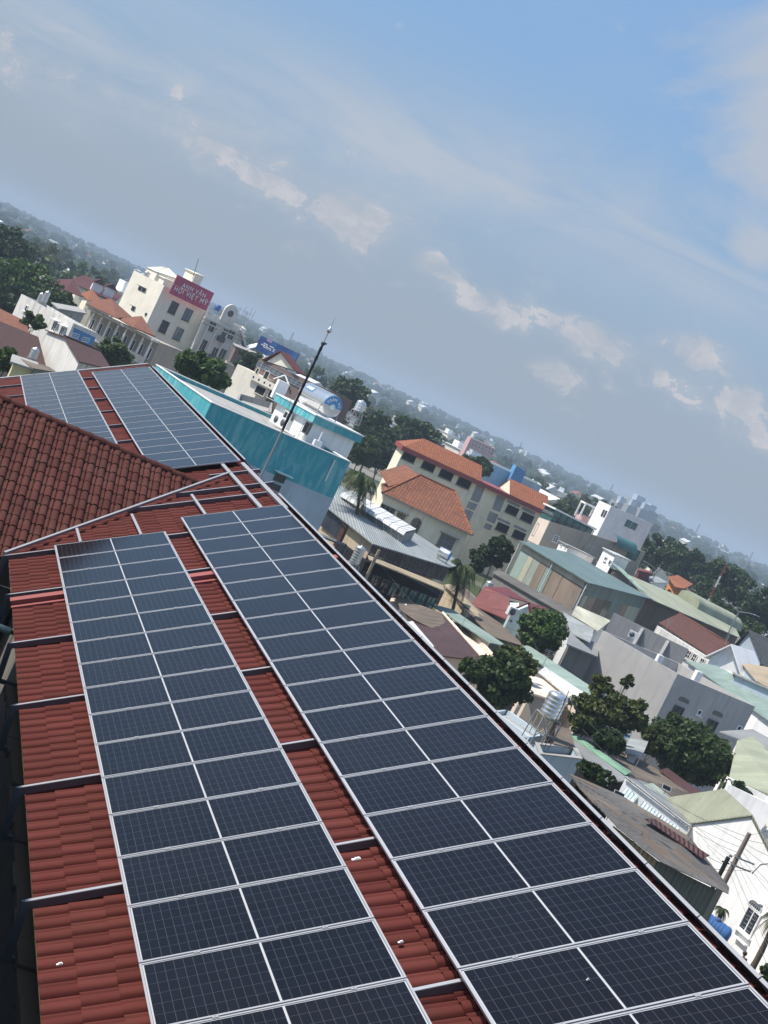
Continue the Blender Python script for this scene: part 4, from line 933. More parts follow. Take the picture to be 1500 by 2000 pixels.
m_ = MB(); m_.tube([s1 + A3(-.1, -.15, -.2), flat(s1 + A3(-.1, -.15, 0), 0)], .06, 6); p_ = s0 + (s1 - s0) * .51; m_.tube([p_ + A3(-.1, -.12, -.2), flat(p_ + A3(-.1, -.12, 0), 0)], .05, 6); m_.tube([s0 + A3(-.2, 0, -.2), flat(s0 + A3(-.2, 0, 0), 0)], .05, 6); part(m_, 'rain_pipe', MT['pvcw'], sh)
pr_ = gable('pale_hall', 'long hall with a pale yellow green sheet roof behind the striped shed', 'hall', (1215, 1117, 174), (1428, 1207, 196), (1262, 1166, 161), (1446, 1246, 181), 'c_brownd', 'c_yel', ridge=None)
m_ = MB(); a0, a1 = gd(1345, 1163, 183), gd(1430, 1207, 190); d_ = unit(a1 - a0); n_ = unit(np.cross(A3(0, 0, 1), d_)); n_ = n_ if n_ @ (CW - a0) > 0 else -n_
for f0, f1_ in ((0, 1),):
    prof = [(2.2, -1.0), (2.0, -.1), (1.2, .35), (-.2, .55), (-1.4, .2), (-1.6, -1.0)]; L0 = [a0 + n_ * x + A3(0, 0, z) for x, z in prof]; L1 = [a1 + n_ * x + A3(0, 0, z) for x, z in prof]
    k = len(prof); m_.add(L0 + L1, [[i, i + 1, k + i + 1, k + i] for i in range(k - 1)], 0, True); m_.add(L0, [list(range(k))]); m_.add(L1, [list(range(k))[::-1]])
part(m_, 'ridge_vent', MT['c_yel'], pr_)
roof_sheet(pr_, [gd(1190, 1101, 178), gd(1213, 1116, 175), gd(1262, 1165, 162), gd(1240, 1150, 166)], 'c_mint', 'roof_edge', .1, .35, 'raised pale edge sheet against the shed')
# two little white houses and the beige building behind the shed
b2 = block('small_white_house', 'little white house with slit vents half hidden behind the shed roof', 'house', (1094, 1058, 186), (1111, 1067, 180), (1160, 1090, 186), 'white', 'concrete', 0, 0)
b3 = block('small_white_house', 'little white house with a lit doorway front and grey side above the pale hall', 'house', (1180, 1072, 184), (1203, 1084, 179), (1229, 1095, 184), 'white', 'c_white', 0, 0)
A, B = gd(1180, 1072, 184), gd(1203, 1084, 179); window(b3, A, B, 1184, 1092, 5, 7, 'trim', 'g_dark', 2, 1); window(b3, A, B, 1192, 1099, 4, 9, 'trim', 'inside', 1, 1, False, 'doorway')
A, B = gd(1094, 1058, 186), gd(1111, 1067, 180); window(b2, A, B, 1097, 1066, 3, 4, 'trim', 'g_dark', 1, 1, False); window(b2, A, B, 1105, 1070, 3, 4, 'trim', 'g_dark', 1, 1, False)
BL, BC, BR = (1053, 1010, 199), (1075, 1018, 192), (1261, 1078, 205)
bc = block('beige_building', 'stained beige building with green glass rooms on its roof', 'building', BL, BC, BR, 'beige', 'concrete', .5, 0, None)
panel_on(bc, BL, BC, [(1053, 1011), (1074, 1018.5), (1052, 1066), (1031, 1055)], 'end_wall', 'pinkish', .05, .01, 'pale pinkish end wall with sunlight put into its colour'); window(bc, BL, BC, 1047, 1034, 5, 27, 'c_maroon', 'inside', 1, 1, False, out=None) if False else window(bc, BL, BC, 1047, 1035, 5, 25, 'c_maroon', 'g_dark', 1, 1, False)  # panel paler than the beige walls: its sunlight is in the colour
window(bc, BC, BR, 1085, 1052, 9, 13, 'trim', 'g_blue', 2, 3); window(bc, BC, BR, 1236, 1082, 20, 20, 'dsteel', 'g_green', 2, 2, False)
GL, GC, GRt = gd(1064, 986, 199), gd(1086, 996, 192.5), gd(1161, 1034, 201); pl = loop4(GL, GC, GRt)
gb = thing('glass_room', 'green glass roof room with a white slab top on the beige building', 'glasshouse', base(pl, pl[1][2] - 2.6))
m_ = MB(); m_.prism([p + A3(0, 0, .0) for p in inset(pl, -.25)], [p + A3(0, 0, .22) for p in inset(pl, -.25)]); part(m_, 'roof', MT['trim'], gb)
m_ = MB(); q = inset(pl, .1); m_.prism([p - A3(0, 0, 2.5) for p in q], [p - A3(0, 0, .02) for p in q]); part(m_, 'wall', MT['g_green'], gb)
m_ = MB()
for k in range(7): p = pl[1] + (pl[2] - pl[1]) * k / 6; m_.box(p - A3(0, 0, 1.25), (.09, .09, 2.45))
for z in (-.9, -2.45): m_.tube([pl[1] + A3(0, 0, z), pl[2] + A3(0, 0, z)], .05, 4); m_.tube([pl[0] + A3(0, 0, z), pl[1] + A3(0, 0, z)], .05, 4)
part(m_, 'frame', MT['dsteel'], gb)
# barrel glass canopy
c0, c1 = gd(1208, 1049, 200), gd(1247, 1067, 203); d_ = unit(flat(c1 - c0, 0)); n_ = A3(d_[1], -d_[0], 0); t_ = thing('glass_canopy', 'curved green glass canopy on the right end of the beige building', 'canopy', (c0 + c1) / 2 - A3(0, 0, 1.2))
m_ = MB(); k = 8; ring = lambda c: [c - n_ * 1.1 + n_ * 1.4 * math.cos(math.pi * .5 * i / k) + A3(0, 0, 1.4 * math.sin(math.pi * .5 * i / k) - 1.2) for i in range(k + 1)]
r0, r1 = ring(c0), ring(c1); m_.add(r0 + r1, [[i, i + 1, k + 2 + i, k + 1 + i] for i in range(k)], 0, True); part(m_, 'pane', MT['g_green'], t_)
m_ = MB()
for j in range(5):
    q = ring(c0 + (c1 - c0) * j / 4)
    for i in range(k): m_.tube([q[i], q[i + 1]], .04, 4)
part(m_, 'frame', MT['dsteel'], t_)
WL, WC, WR_ = (1170, 977, 254), (1194, 988, 246), (1275, 1024, 258)
wm = block('white_tower_house', 'tall narrow white house with a bright lit side and one green window', 'house', WL, WC, WR_, 'white', 'concrete', .3, 0, None)
window(wm, WL, WC, 1178, 1002, 3, 13, 'dsteel', 'g_dark', 1, 1, False); window(wm, WL, WC, 1182.5, 1004, 3, 13, 'dsteel', 'g_dark', 1, 1, False); window(wm, WC, WR_, 1232, 1025, 24, 15, 'trim', 'g_green', 2, 1, False)
c = gd(1205, 983, 250); tank_v('upright_water_tank', 'tiny pale tank on top of the tall narrow white house', 1205, 984, 250, 6, 9, 'satin', 3, .3)
c = gd(1148, 996, 262); m_ = MB(); m_.box(c + A3(0, 0, .9), (3.0, 2.2, .3)); 
for sx in (-1.35, 1.35):
    for sy in (-1, 1): m_.box(c + A3(sx, sy, -.6), (.25, .2, 2.7))
tag(m_.build('roof_pergola', MT['white'], None, c - A3(0, 0, 2)), 'white roof pergola left of the tall narrow white house', 'pergola')
block('lilac_house', 'low house with a lilac blue wall below the white pergola', 'house', (1128, 1000, 268), (1140, 1005, 262), (1156, 1013, 264), 'pinkw', 'blue2', 0, 0)
# ------------------------------------------------------------------ houses at the right edge
rh = gable('red_tile_house', 'house with a brick red tiled roof under the pale hall', 'house', (1326, 1198, 150), (1425, 1258, 146), (1287, 1216, 142), (1389, 1281, 137), 'whitew', 't_brown', ridge='t_brown')
m_ = MB(); a0, a1 = gd(1292, 1228, 140), gd(1388, 1287, 136); q = [a0, a1, a1 + A3(.6, 2, 0), a0 + A3(.6, 2, 0)]; m_.prism([p - A3(0, 0, 2.6) for p in q], q); part(m_, 'front_wall', MT['whitew'], rh, 'peeling white front with arched openings')
for k, (u, v) in enumerate(((1345, 1279), (1356, 1285), (1371, 1294))): window(rh, a0, a1, u, v, 8, 15, 'whitew', 'inside', 2, 2, True, 'window')
ga, gb_, gc_ = gd(1389, 1283, 134), gd(1447, 1313, 133), gd(1431, 1261, 136)
gw = thing('white_gable_house', 'small white house with a trimmed gable right of the brick red roof', 'house', flat((ga + gb_) / 2, 0)); _, t_, n_ = wallplane(ga, gb_); apx = onwall(ga, gb_, 1431, 1261)
m_ = MB(); bk = -n_ * 6; m_.prism(down([ga, gb_, gb_ + bk, ga + bk], 0), [ga, gb_, gb_ + bk, ga + bk]); m_.prism([ga, gb_, gb_ + bk, ga + bk], [apx - t_ * .01, apx + t_ * .01, apx + t_ * .01 + bk, apx - t_ * .01 + bk]); part(m_, 'wall', MT['white'], gw)
m_ = MB(); f = n_ * .5
m_.slab([ga + f - t_ * .4 + A3(0, 0, -.2), apx + f + A3(0, 0, .12), apx + bk + A3(0, 0, .12), ga + bk - t_ * .4 + A3(0, 0, -.2)], .15); m_.slab([apx + f + A3(0, 0, .121), gb_ + f + t_ * .4 + A3(0, 0, -.2), gb_ + bk + t_ * .4 + A3(0, 0, -.2), apx + bk + A3(0, 0, .121)], .15); part(m_, 'roof', MT['white'], gw)
window(gw, ga, gb_, 1397, 1309, 18, 13, 'trim', 'g_dark', 4, 2); window(gw, ga, gb_, 1423, 1320, 12, 12, 'trim', 'g_dark', 3, 2)
ga, gb_ = gd(1437, 1267, 152), gd(1486, 1294, 150); _, t_, n_ = wallplane(ga, gb_); apx = onwall(ga, gb_, 1465, 1233); bk = -n_ * 9
wgh = thing('plain_gable_house', 'plain white gable with a grey tiled roof at the right edge', 'house', flat((ga + gb_) / 2, 0))
m_ = MB(); m_.prism(down([ga, gb_, gb_ + bk, ga + bk], 0), [ga, gb_, gb_ + bk, ga + bk]); m_.prism([ga, gb_, gb_ + bk, ga + bk], [apx - t_ * .01, apx + t_ * .01, apx + t_ * .01 + bk, apx - t_ * .01 + bk]); part(m_, 'wall', MT['blueg'], wgh)
m_ = MB(); f = n_ * .3; m_.slab([apx + f + A3(0, 0, .1), gb_ + f + t_ * 1.2 + A3(0, 0, -.5), gb_ + bk + t_ * 1.2 + A3(0, 0, -.5), apx + bk + A3(0, 0, .1)], .12); m_.slab([ga + f - t_ * .4 + A3(0, 0, -.2), apx + f + A3(0, 0, .099), apx + bk + A3(0, 0, .099), ga + bk - t_ * .4 + A3(0, 0, -.2)], .12); part(m_, 'roof', MT['t_grey'], wgh)
ac_unit(1456, 1289, 149, R(-20), 'condenser unit on the plain white gable', 1.3)
mono('tan_roof_shed', 'shed with a rusty tan sheet roof at the right edge', 'shed', [(1447, 1293, 135), (1515, 1306, 138), (1520, 1352, 126), (1478, 1330, 126)], 'blueg', 'c_tan')
block('teal_grey_house', 'house with a teal grey wall below the rusty tan roof', 'house', (1435, 1317, 132), (1437, 1319, 126), (1525, 1356, 124), 'blueg', 'concrete', 0, 0)
mono('mint_roof_shed', 'long shed with a pale mint sheet roof running off the right edge', 'shed', [(1340, 1290, 128), (1396, 1299, 130), (1540, 1370, 126), (1540, 1436, 117), (1480, 1392, 119)], 'white', 'c_mint')
# grey rendered house
GL_, GC_, GR_ = (1177, 1231, 112), (1324, 1316, 108), (1475, 1380, 113)
gh = block('grey_house', 'big bare grey rendered house with a pale lit side and shaded window side', 'house', GL_, GC_, GR_, 'grey', 'concrete', .9, 0, None)
panel_on(gh, GC_, GR_, [(1325.5, 1318), (1474, 1381), (1452, 1432), (1286, 1400)], 'skim_coat', 'grey2', .02, .005, 'darker patchy skim on the window side') if False else None
for (u, v, w_, h_) in ((1323, 1389, 18, 19), (1389, 1416, 18, 19)):
    window(gh, GC_, GR_, u, v, w_, h_, 'dsteel', 'g_dark', 2, 1, False)
    panel_on(gh, GC_, GR_, [(u + 1, v - 22), (u + 21, v - 13), (u + 24, v - 20), (u + 14, v - 27), (u + 5, v - 29)], 'cement_patch', 'conc_d', .012, .004)
window(gh, GC_, GR_, 1365.5, 1391, 7, 9, 'trim', 'g_dark', 1, 1); window(gh, GC_, GR_, 1443, 1422, 7, 9, 'trim', 'g_dark', 1, 1)
a0, a1 = gd(1199, 1197, 123), gd(1345, 1268, 122); t_ = thing('parapet_wall', 'taller back wall, its shade painted dark grey, with stub piers on the grey house roof', 'wall', flat((a0 + a1) / 2, 6.5)); d_ = unit(flat(a1 - a0, 0)); n_ = A3(d_[1], -d_[0], 0)
m_ = MB(); m_.prism([flat(a0, 6.0), flat(a1, 6.0), flat(a1, 6.0) - n_ * .2, flat(a0, 6.0) - n_ * .2], [a0, a1, a1 - n_ * .2, a0 - n_ * .2]); part(m_, 'wall', MT['grey2'], t_)  # darker than the house walls: inner-face shade put into the colour
for f0 in (.38, .72):
    p = a0 + (a1 - a0) * f0; m_ = MB(); m_.prism([flat(p, 6.2), flat(p, 6.2) + d_ * .25, flat(p, 6.2) + d_ * .25 + n_ * 1.5, flat(p, 6.2) + n_ * 1.5], [p - A3(0, 0, .1), p + d_ * .25 - A3(0, 0, .1), p + d_ * .25 + n_ * .1 - A3(0, 0, .1), p + n_ * .1 - A3(0, 0, .1)]); part(m_, 'pier', MT['grey'], t_)  # sunlit slivers put into the wedge shape and paler grey
m_ = MB(); c = gd(1288, 1287, 109.5); m_.box(c, (.45, .35, .6)); tag(m_.build('white_block', MT['white'], None, c - A3(0, 0, .3)), 'white masonry stub on the long parapet of the grey house', 'block')
m_ = MB(); c = gd(1361, 1322, 111); m_.box(c, (.5, .45, .9)); tag(m_.build('white_block', MT['white'], None, c - A3(0, 0, .45)), 'white masonry stub behind the near corner of the grey house', 'block')
ac_unit(1237, 1240, 114, R(-30), 'condenser unit on the roof of the grey house', .9)
# roofs between the shed and the grey house
mono('awning', 'pale grey sheet awning in front of the shed beside the round tree', 'awning', [(1100, 1195, 121), (1160, 1229, 116), (1153, 1254, 110), (1116, 1236, 113)], None, 'c_greyl')
mono('cream_lean_to', 'cream sheet lean-to at the foot of the striped shed', 'lean-to', [(1127, 1183, 128), (1193, 1212, 130), (1168, 1232, 120), (1117, 1200, 122)], 'white', 'c_cream')
mono('grey_strip_roof', 'narrow old grey roof running along the foot of the striped shed', 'roof', [(962, 1118, 146), (975, 1112, 148), (1178, 1226, 126), (1160, 1233, 123)], 'conc_d', 'c_old')
block('white_yard_house', 'white walled house with a dark yard under the pale awning', 'house', (1122, 1232, 112), (1100, 1290, 102), (1150, 1312, 102), 'whitew', 'c_grey', 0, 0) if False else None
dk = block('dark_yard_wall', 'dark shaded yard wall under the pale awning', 'wall', (1118, 1240, 113), (1112, 1262, 108), (1160, 1282, 109), 'conc_d', 'c_grey', 0, 0)
r2 = thing('red_roof_house', 'house with faded red and maroon sheet roofs beside the palm', 'house', flat(gd(985, 1190, 126), 0))
k0, k1, k2, k3 = gd(920, 1180, 124), gd(946, 1146, 132), gd(994, 1166, 128), gd(1001, 1214, 119.5); roof_sheet(r2, [k0, k1, k2, k3], 'c_red', 'roof', lab='faded red sheet slope')
roof_sheet(r2, [k1 + A3(0, 0, .01), gd(990, 1147, 136), gd(1033, 1176, 129), k2 + A3(0, 0, .01)], 'c_maroon', 'roof', lab='maroon sheet slope'); roof_sheet(r2, [gd(1032, 1176, 127), gd(1069, 1187, 129), gd(1052, 1206, 122), gd(1036, 1206, 121)], 'c_maroon', 'roof')
q = inset([k0, k1, gd(1033, 1176, 129), gd(1036, 1206, 121), k3], .8); m_ = MB(); m_.prism(down(q, 0), [p - A3(0, 0, .4) for p in q]); part(m_, 'wall', MT['mint'], r2)
a0, a1 = gd(1000, 1196, 119.5), gd(1036, 1182, 121.5); m_ = MB(); _, t_, n_ = wallplane(a0, a1); m_.prism(down([a0, a1, a1 - n_ * .2, a0 - n_ * .2], 0), [a0, a1, a1 - n_ * .2, a0 - n_ * .2]); part(m_, 'gable_wall', MT['mint'], r2)
m_ = MB(); m_.tube([gd(1001, 1191, 119.2), gd(1033, 1177, 121.2)], .12, 4); m_.tube([gd(1033, 1177, 121.2), gd(1037, 1207, 120.8)], .12, 4); part(m_, 'bargeboard', MT['c_maroon'], r2)
tank_v('roof_water_tank', 'steel tank lying low on the ridge of the faded red roof', 956, 1142, 134, 16, 14, 'satin', 3, .3); ac_unit(1002, 1195, 118.5, R(10), 'condenser unit on the mint wall under the maroon gable', 1.2)
mono('old_brown_roof', 'wide old brown sheet roof crossed by cable shadows', 'roof', [(866, 1146, 130), (908, 1150, 131), (1026, 1263, 115), (960, 1243, 112)], 'conc_d', 'c_oldb')
mono('tan_coping_roof', 'narrow tan roof strip beside the dark open storey', 'roof', [(868, 1142, 128), (880, 1140, 129), (948, 1206, 120), (938, 1210, 118)], 'tan', 'c_tan')
mono('mint_canopy', 'curving pale mint canopy below the old brown roof', 'canopy', [(838, 1178, 113), (884, 1190, 114), (992, 1263, 106), (958, 1255, 103)], None, 'c_mint')
mono('green_long_roof', 'long pale green sheet roof running to the tank tower', 'roof', [(1010, 1264, 110), (1032, 1260, 112), (1164, 1347, 98), (1158, 1367, 94)], 'conc_d', 'c_mint')
mono('white_long_roof', 'whitish sheet roof below the long pale green roof', 'roof', [(1052, 1312, 98), (1064, 1302, 100), (1172, 1374, 92), (1150, 1392, 88)], 'pinkish', 'c_white')
block('pink_terrace', 'low pinkish terrace behind the mango trees', 'terrace', (1030, 1322, 97), (1036, 1356, 90), (1100, 1375, 90), 'pinkish', 'pinkish', 0, 0)
br = thing('brown_roof_house', 'house with a dark brown sheet roof and a pale patch along the solar roof edge', 'house', flat(gd(860, 1240, 100), 0))
k0, k1, k2, k3 = gd(768, 1160, 105), gd(864, 1198, 105), gd(947, 1292, 95), gd(845, 1278, 92); roof_sheet(br, [k0, k1, k2, k3], 'c_roofb')
roof_sheet(br, [gd(771, 1164, 104.2), gd(862, 1199, 104.4), gd(879, 1245, 99.4), gd(812, 1214, 98.9), gd(782, 1193, 100.3)], 'c_oldb', 'patch_sheet', .03, .06, 'pale grey-brown patch sheet'); q = inset([k0, k1, k2, k3], .3); m_ = MB(); m_.prism(down(q, 0), [p - A3(0, 0, .1) for p in q]); part(m_, 'wall', MT['pinkish'], br)
m_ = MB(); m_.tube([k1 + A3(0, 0, .05), k2 + A3(0, 0, .05)], .12, 4); part(m_, 'verge', MT['pinkish'], br)
block('orange_gable_wall', 'small orange painted wall above the dark brown roof', 'wall', (771, 1166, 106), (764, 1188, 103), (784, 1195, 103), 'orangew', 'pinkish', 0, 0)
tank_v('upright_water_tank', 'short ribbed steel tank beside the small orange wall', 789, 1191, 102.5, 22, 22, 'satin', 4, .3)
block('pinkish_flat_house', 'low pinkish flat roofed house right of the dark brown roof', 'house', (884, 1216, 109), (946, 1287, 96.5), (975, 1288, 99), 'pinkish', 'pinkish', .3, 0, None)
m_ = MB(); c = gd(822, 1240, 92)
mono('grey_lean_to', 'grey sloping lean-to sheet against the dark brown roof', 'lean-to', [(792, 1215, 96), (806, 1213, 97), (848, 1262, 91), (838, 1268, 89)], 'white', 'c_white')
# ------------------------------------------------------------------ yard houses at the lower right
gb2 = block('blue_grey_house', 'bare blue grey house end just past the solar roof with a tank tower on top', 'house', (1046, 1452, 74), (1054, 1474, 70.5), (1136, 1483, 73), 'blueg', 'conc_d', .35, 0, 'concrete')
block('pale_step_house', 'low pale house with a blue grey slab roof behind the tank tower', 'house', (966, 1388, 85), (1034, 1440, 76), (1062, 1436, 78), 'blueg', 'concrete', .3, 0, None)
mono('dark_flat_roof', 'dark brown flat sheet roof right of the tank tower', 'roof', [(1086, 1416, 80), (1114, 1424, 81), (1124, 1462, 76), (1082, 1452, 75)], 'conc_d', 'c_oldb')
tank_v('tower_water_tank', 'tall ribbed stainless tank on a steel lattice stand', 1083, 1376, 76, 41, 50, 'stain', 5, 1.7)
m_ = MB(); c = gd(1052, 1418, 75.5)
for a_, c_ in (((0, 0, 0), (.0, 0, 1.1)), ((.7, 0, 0), (.7, 0, 1.1)), ((0, .6, 0), (0, .6, 1.1)), ((.7, .6, 0), (.7, .6, 1.1)), ((0, 0, 1.1), (.7, 0, 1.1)), ((.7, 0, 1.1), (.7, .6, 1.1)), ((0, .6, 1.1), (.7, .6, 1.1)), ((0, 0, 1.1), (0, .6, 1.1)), ((0, 0, 0), (.7, 0, 1.1)), ((.7, .6, 0), (0, .6, 1.1))): m_.tube([c + A3(*a_) - A3(0, 0, .6), c + A3(*c_) - A3(0, 0, .6)], .028, 5)
tag(m_.build('yellow_frame', plain('pale_yellow_steel', (.45, .40, .20), .6), None, c - A3(0, 0, .6)), 'small pale yellow steel frame left of the tall ribbed tank', 'frame')
m_ = MB(); c = gd(1106, 1378, 74)
for k in range(6): p = c + A3(.22 * math.cos(k), .3 * math.sin(k), 0); m_.tube([p + A3(0, 0, .3 + .2 * (k % 3)), p + A3(.1, 0, -.2), p + A3(-.05, 0, -2.4)], .022, 5)
tag(m_.build('pipe_bundle', MT['dsteel'], None, c - A3(0, 0, 2.4)), 'bundle of grey pipes and cables right of the tall ribbed tank', 'pipes')
gv = thing('green_ridge_house', 'old house with a bright green ridge between grey and tan sheet slopes', 'house', flat(gd(1180, 1490, 79), 0))
k0, k1, k2, k3 = gd(1117, 1437, 88), gd(1230, 1514, 82), gd(1122, 1458, 84.5), gd(1187, 1525, 78); k4 = gd(1217, 1525, 80)
roof_sheet(gv, [k0, k2, k3, k4, k1], 'c_grey', 'roof', lab='pale grey left slope'); roof_sheet(gv, [k0 + A3(0, 0, .004), k1 + A3(0, 0, .004), gd(1330, 1572, 87), gd(1372, 1556, 92), gd(1230, 1470, 97)], 'c_oldb', 'roof', lab='old tan brown right slope')
m_ = MB(); m_.slab([k0 + A3(0, 0, .2), k0 + A3(-.3, -.35, .02), k1 + A3(-.55, -.5, .02), k1 + A3(0, 0, .2)], .03); m_.slab([k0 + A3(0, 0, .2), k1 + A3(0, 0, .2), k1 + A3(.5, .35, .08), k0 + A3(.3, .3, .08)], .03); part(m_, 'ridge_sheet', corr('bright_green_sheet', (.20, .37, .25), .3, .15), gv, 'bright green ridge capping')
roof_sheet(gv, [gd(1286, 1507, 93.5), gd(1302, 1503, 95), gd(1374, 1556, 91), gd(1352, 1562, 89)], 'c_rust', 'roof_strip', .05, .12, 'rust red strip along the far edge')
q = [k2 + A3(.9, .8, 0), k3 + A3(.9, 1.2, 0), k1, k0]; m_ = MB(); m_.prism(down(q, 0), [p - A3(0, 0, .4) for p in q]); part(m_, 'wall', MT['inside'], gv)  # near-black wall paints in the shade under the left slope
mono('pale_sheet_shed', 'pale grey shed roof between the two mango trees under the blue banded tank', 'shed', [(1224, 1442, 97), (1268, 1444, 99), (1254, 1478, 90), (1222, 1470, 90)], 'whitew', 'c_greyl')
tank_v('upright_water_tank', 'upright steel tank with a blue band between the mango trees', 1218, 1437, 93, 24, 32, 'stain', 3, .5, 'blue')
wr = thing('white_row_house', 'long low white house with sagging grey roof and pale blue awning sheets', 'house', flat(gd(1290, 1570, 70), 0))
k0, k1, k2, k3 = gd(1223, 1517, 78.5), gd(1348, 1613, 77), gd(1274, 1530, 86), gd(1374, 1606, 81.5); roof_sheet(wr, [k0, k1, k3, k2], 'c_grey')
roof_sheet(wr, [gd(1250, 1536, 79.2), gd(1274, 1531, 85), gd(1318, 1566, 83), gd(1292, 1568, 78.6)], 'c_green', 'patch_sheet', .03, .07, 'mossy green patch of roof')
m_ = MB(); m_.prism(down([k0, k1, k3, k2], 0), [p - A3(0, 0, .09) for p in (k0, k1, k3, k2)]); part(m_, 'wall', MT['white'], wr)
_, t_, n_ = wallplane(k0, k1); m_ = MB(); m_.tube([k0 + n_ * .12, k1 + n_ * .12], .05, 6); part(m_, 'gutter', MT['steel'], wr)
for a0, a1 in ((.06, .26), (.34, .62), (.64, .90)):
    p0, p1 = k0 + (k1 - k0) * a0, k0 + (k1 - k0) * a1; m_ = MB(); m_.slab([p0 - A3(0, 0, .45) + n_ * .02, p1 - A3(0, 0, .45) + n_ * .02, p1 - A3(0, 0, .85) + n_ * .3, p0 - A3(0, 0, .95) + n_ * .3], .03); part(m_, 'awning_sheet', MT['c_clear'], wr)
c = onwall(k0, k1, 1334, 1607); letters(wr, 'NEW20', c + n_ * .01 - A3(0, 0, .0), t_ * (1 if t_ @ (k1 - k0) > 0 else -1), n_, .30, 'letterg', ext=.004, spacing=1.1)
# white gable house with the yellow green roof
ga, gb_ = gd(1345, 1614, 78), gd(1560, 1770, 71); _, t_, n_ = wallplane(ga, gb_); apx = onwall(ga, gb_, 1472, 1595); far = gz(1413, 1543, apx[2])
wh = thing('gable_house', 'white house with a yellow green sheet roof and barred window, cables in front', 'house', flat((ga + gb_) / 2, 0)); bk = flat(far - apx, 0)
def slant(p): return p + bk
m_ = MB(); m_.prism(down([ga, gb_, slant(gb_), slant(ga)], 0), [p - A3(0, 0, .02) for p in (ga, gb_, slant(gb_), slant(ga))]); m_.prism([ga, gb_, slant(gb_), slant(ga)], [apx - t_ * .01, apx + t_ * .01, slant(apx) + t_ * .01, slant(apx) - t_ * .01]); part(m_, 'wall', MT['white'], wh)
m_ = MB(); up = A3(0, 0, .08); f = n_ * .12; s_ = t_ if t_ @ (gb_ - ga) > 0 else -t_
m_.slab([ga + f + up - s_ * .15, apx + f + up, slant(apx) + up, slant(ga) + up - s_ * .15], .07); m_.slab([apx + f + up + A3(0, 0, .001), gb_ + f + up, slant(gb_) + up, slant(apx) + up + A3(0, 0, .001)], .07); part(m_, 'roof', corr('yellow_green_sheet', (.37, .385, .28), .25, .3), wh)
w_ = window(wh, ga, gb_, 1465.5, 1800, 26, 44, 'trim', 'g_dark', 2, 1, True, lab='white shutter window with iron bars', fw=.09); c = onwall(ga, gb_, 1465.5, 1800); m_ = MB()
for j in range(5):
    for s in (-1, 1): frame_box(m_, c + n_ * .06 + s_ * s * .17 + A3(0, 0, -.42 + .2 * j), s_, n_, .26, .02, .02)
part(m_, 'bars', MT['steel'], w_)
window(wh, ga, gb_, 1475.5, 1771, 24, 9, 'trim', 'g_dark', 6, 1, False, 'fanlight'); c = onwall(ga, gb_, 1481, 1760); m_ = MB(); frame_box(m_, c + n_ * .14, s_, n_, .85, .06, .3); part(m_, 'window_hood', MT['white'], wh)
c = onwall(ga, gb_, 1450, 1839); m_ = MB(); frame_box(m_, c + n_ * .1, s_, n_, .9, .06, .2); part(m_, 'wall_ledge', MT['white'], wh)
# corrugated shed in front
cs = thing('old_corrugated_shed', 'shed under patched old corrugated sheets along the solar roof edge', 'shed', flat(gz(1290, 1640, 0), 0))
TP = [gd(1112, 1512, 61.5), gd(1218, 1557, 61), gd(1347, 1634, 60), gd(1424, 1733, 59)]; BT = [gd(1136, 1546, 58.5), gd(1203, 1614, 57.2), gd(1290, 1683, 56.8), gd(1422, 1747, 57.8)]
rr = random.Random(5)
l = lambda a_, c_, f: a_ + (c_ - a_) * f
def along(f):                                           # lengthwise course line, f from ridge edge to eave edge
    return [l(TP[i], BT[i], f) for i in range(4)]
NJ = 9
for j in range(NJ):
    a_, c_ = along(j / NJ), along((j + 1) / NJ + .03); cuts = sorted([0, 1, 2, 3] + [rr.uniform(.3, .7) + k for k in range(3)])
    def at_(P4, s): k = min(int(s), 2); return l(P4[k], P4[k + 1], s - k)
    for q in range(len(cuts) - 1):
        s0, s1 = cuts[q], cuts[q + 1] + (.04 if q < len(cuts) - 2 else 0); dz = A3(0, 0, rr.uniform(0, .035) + .004 * j); ex = rr.uniform(-.04, .12) if j == NJ - 1 else 0
        p0, p1, p2, p3 = at_(a_, s0) + dz, at_(a_, s1) + dz, at_(c_, s1) + dz, at_(c_, s0) + dz; p2 = p2 + (p2 - p1) * ex; p3 = p3 + (p3 - p0) * ex
        m_ = MB(); m_.slab([p0, p3, p2, p1], .03); w0 = np.linalg.norm(p3 - p0); l0 = np.linalg.norm(p1 - p0); mp_ = {0: (0, 3.0 * q), 1: (w0, 3.0 * q), 2: (w0, 3 * q + l0), 3: (0, 3 * q + l0)}
        for fi, fc in enumerate(m_.f):
            P4 = [m_.v[i] for i in fc]; m_.uv[fi] = [(float(np.dot(p - p0, unit(p3 - p0)) + j * .37), float(np.dot(p - p0, unit(p1 - p0)) + 3 * q)) for p in P4]
        part(m_, 'roof_sheet', MT['c_old'] if rr.random() < .7 else MT['c_oldb'], cs)
roof_sheet(cs, [gd(1258, 1602, 59), gd(1276, 1602, 59.7), gd(1384, 1674, 59.2), gd(1370, 1680, 58.8)], 'c_rust', 'roof_strip', .03, .08, 'rust red sheet strip'); 
q = [TP[0], TP[1], TP[2], TP[3] + A3(-.3, 0, 0), BT[3] + A3(-.35, .3, 0), BT[2] + A3(0, .5, 0), BT[1] + A3(0, .4, 0), BT[0] + A3(0, .3, 0)]
a0, a1, a2 = BT[1] + A3(.1, .35, 0), BT[2] + A3(.1, .35, 0), BT[3] + A3(-.3, .35, 0)
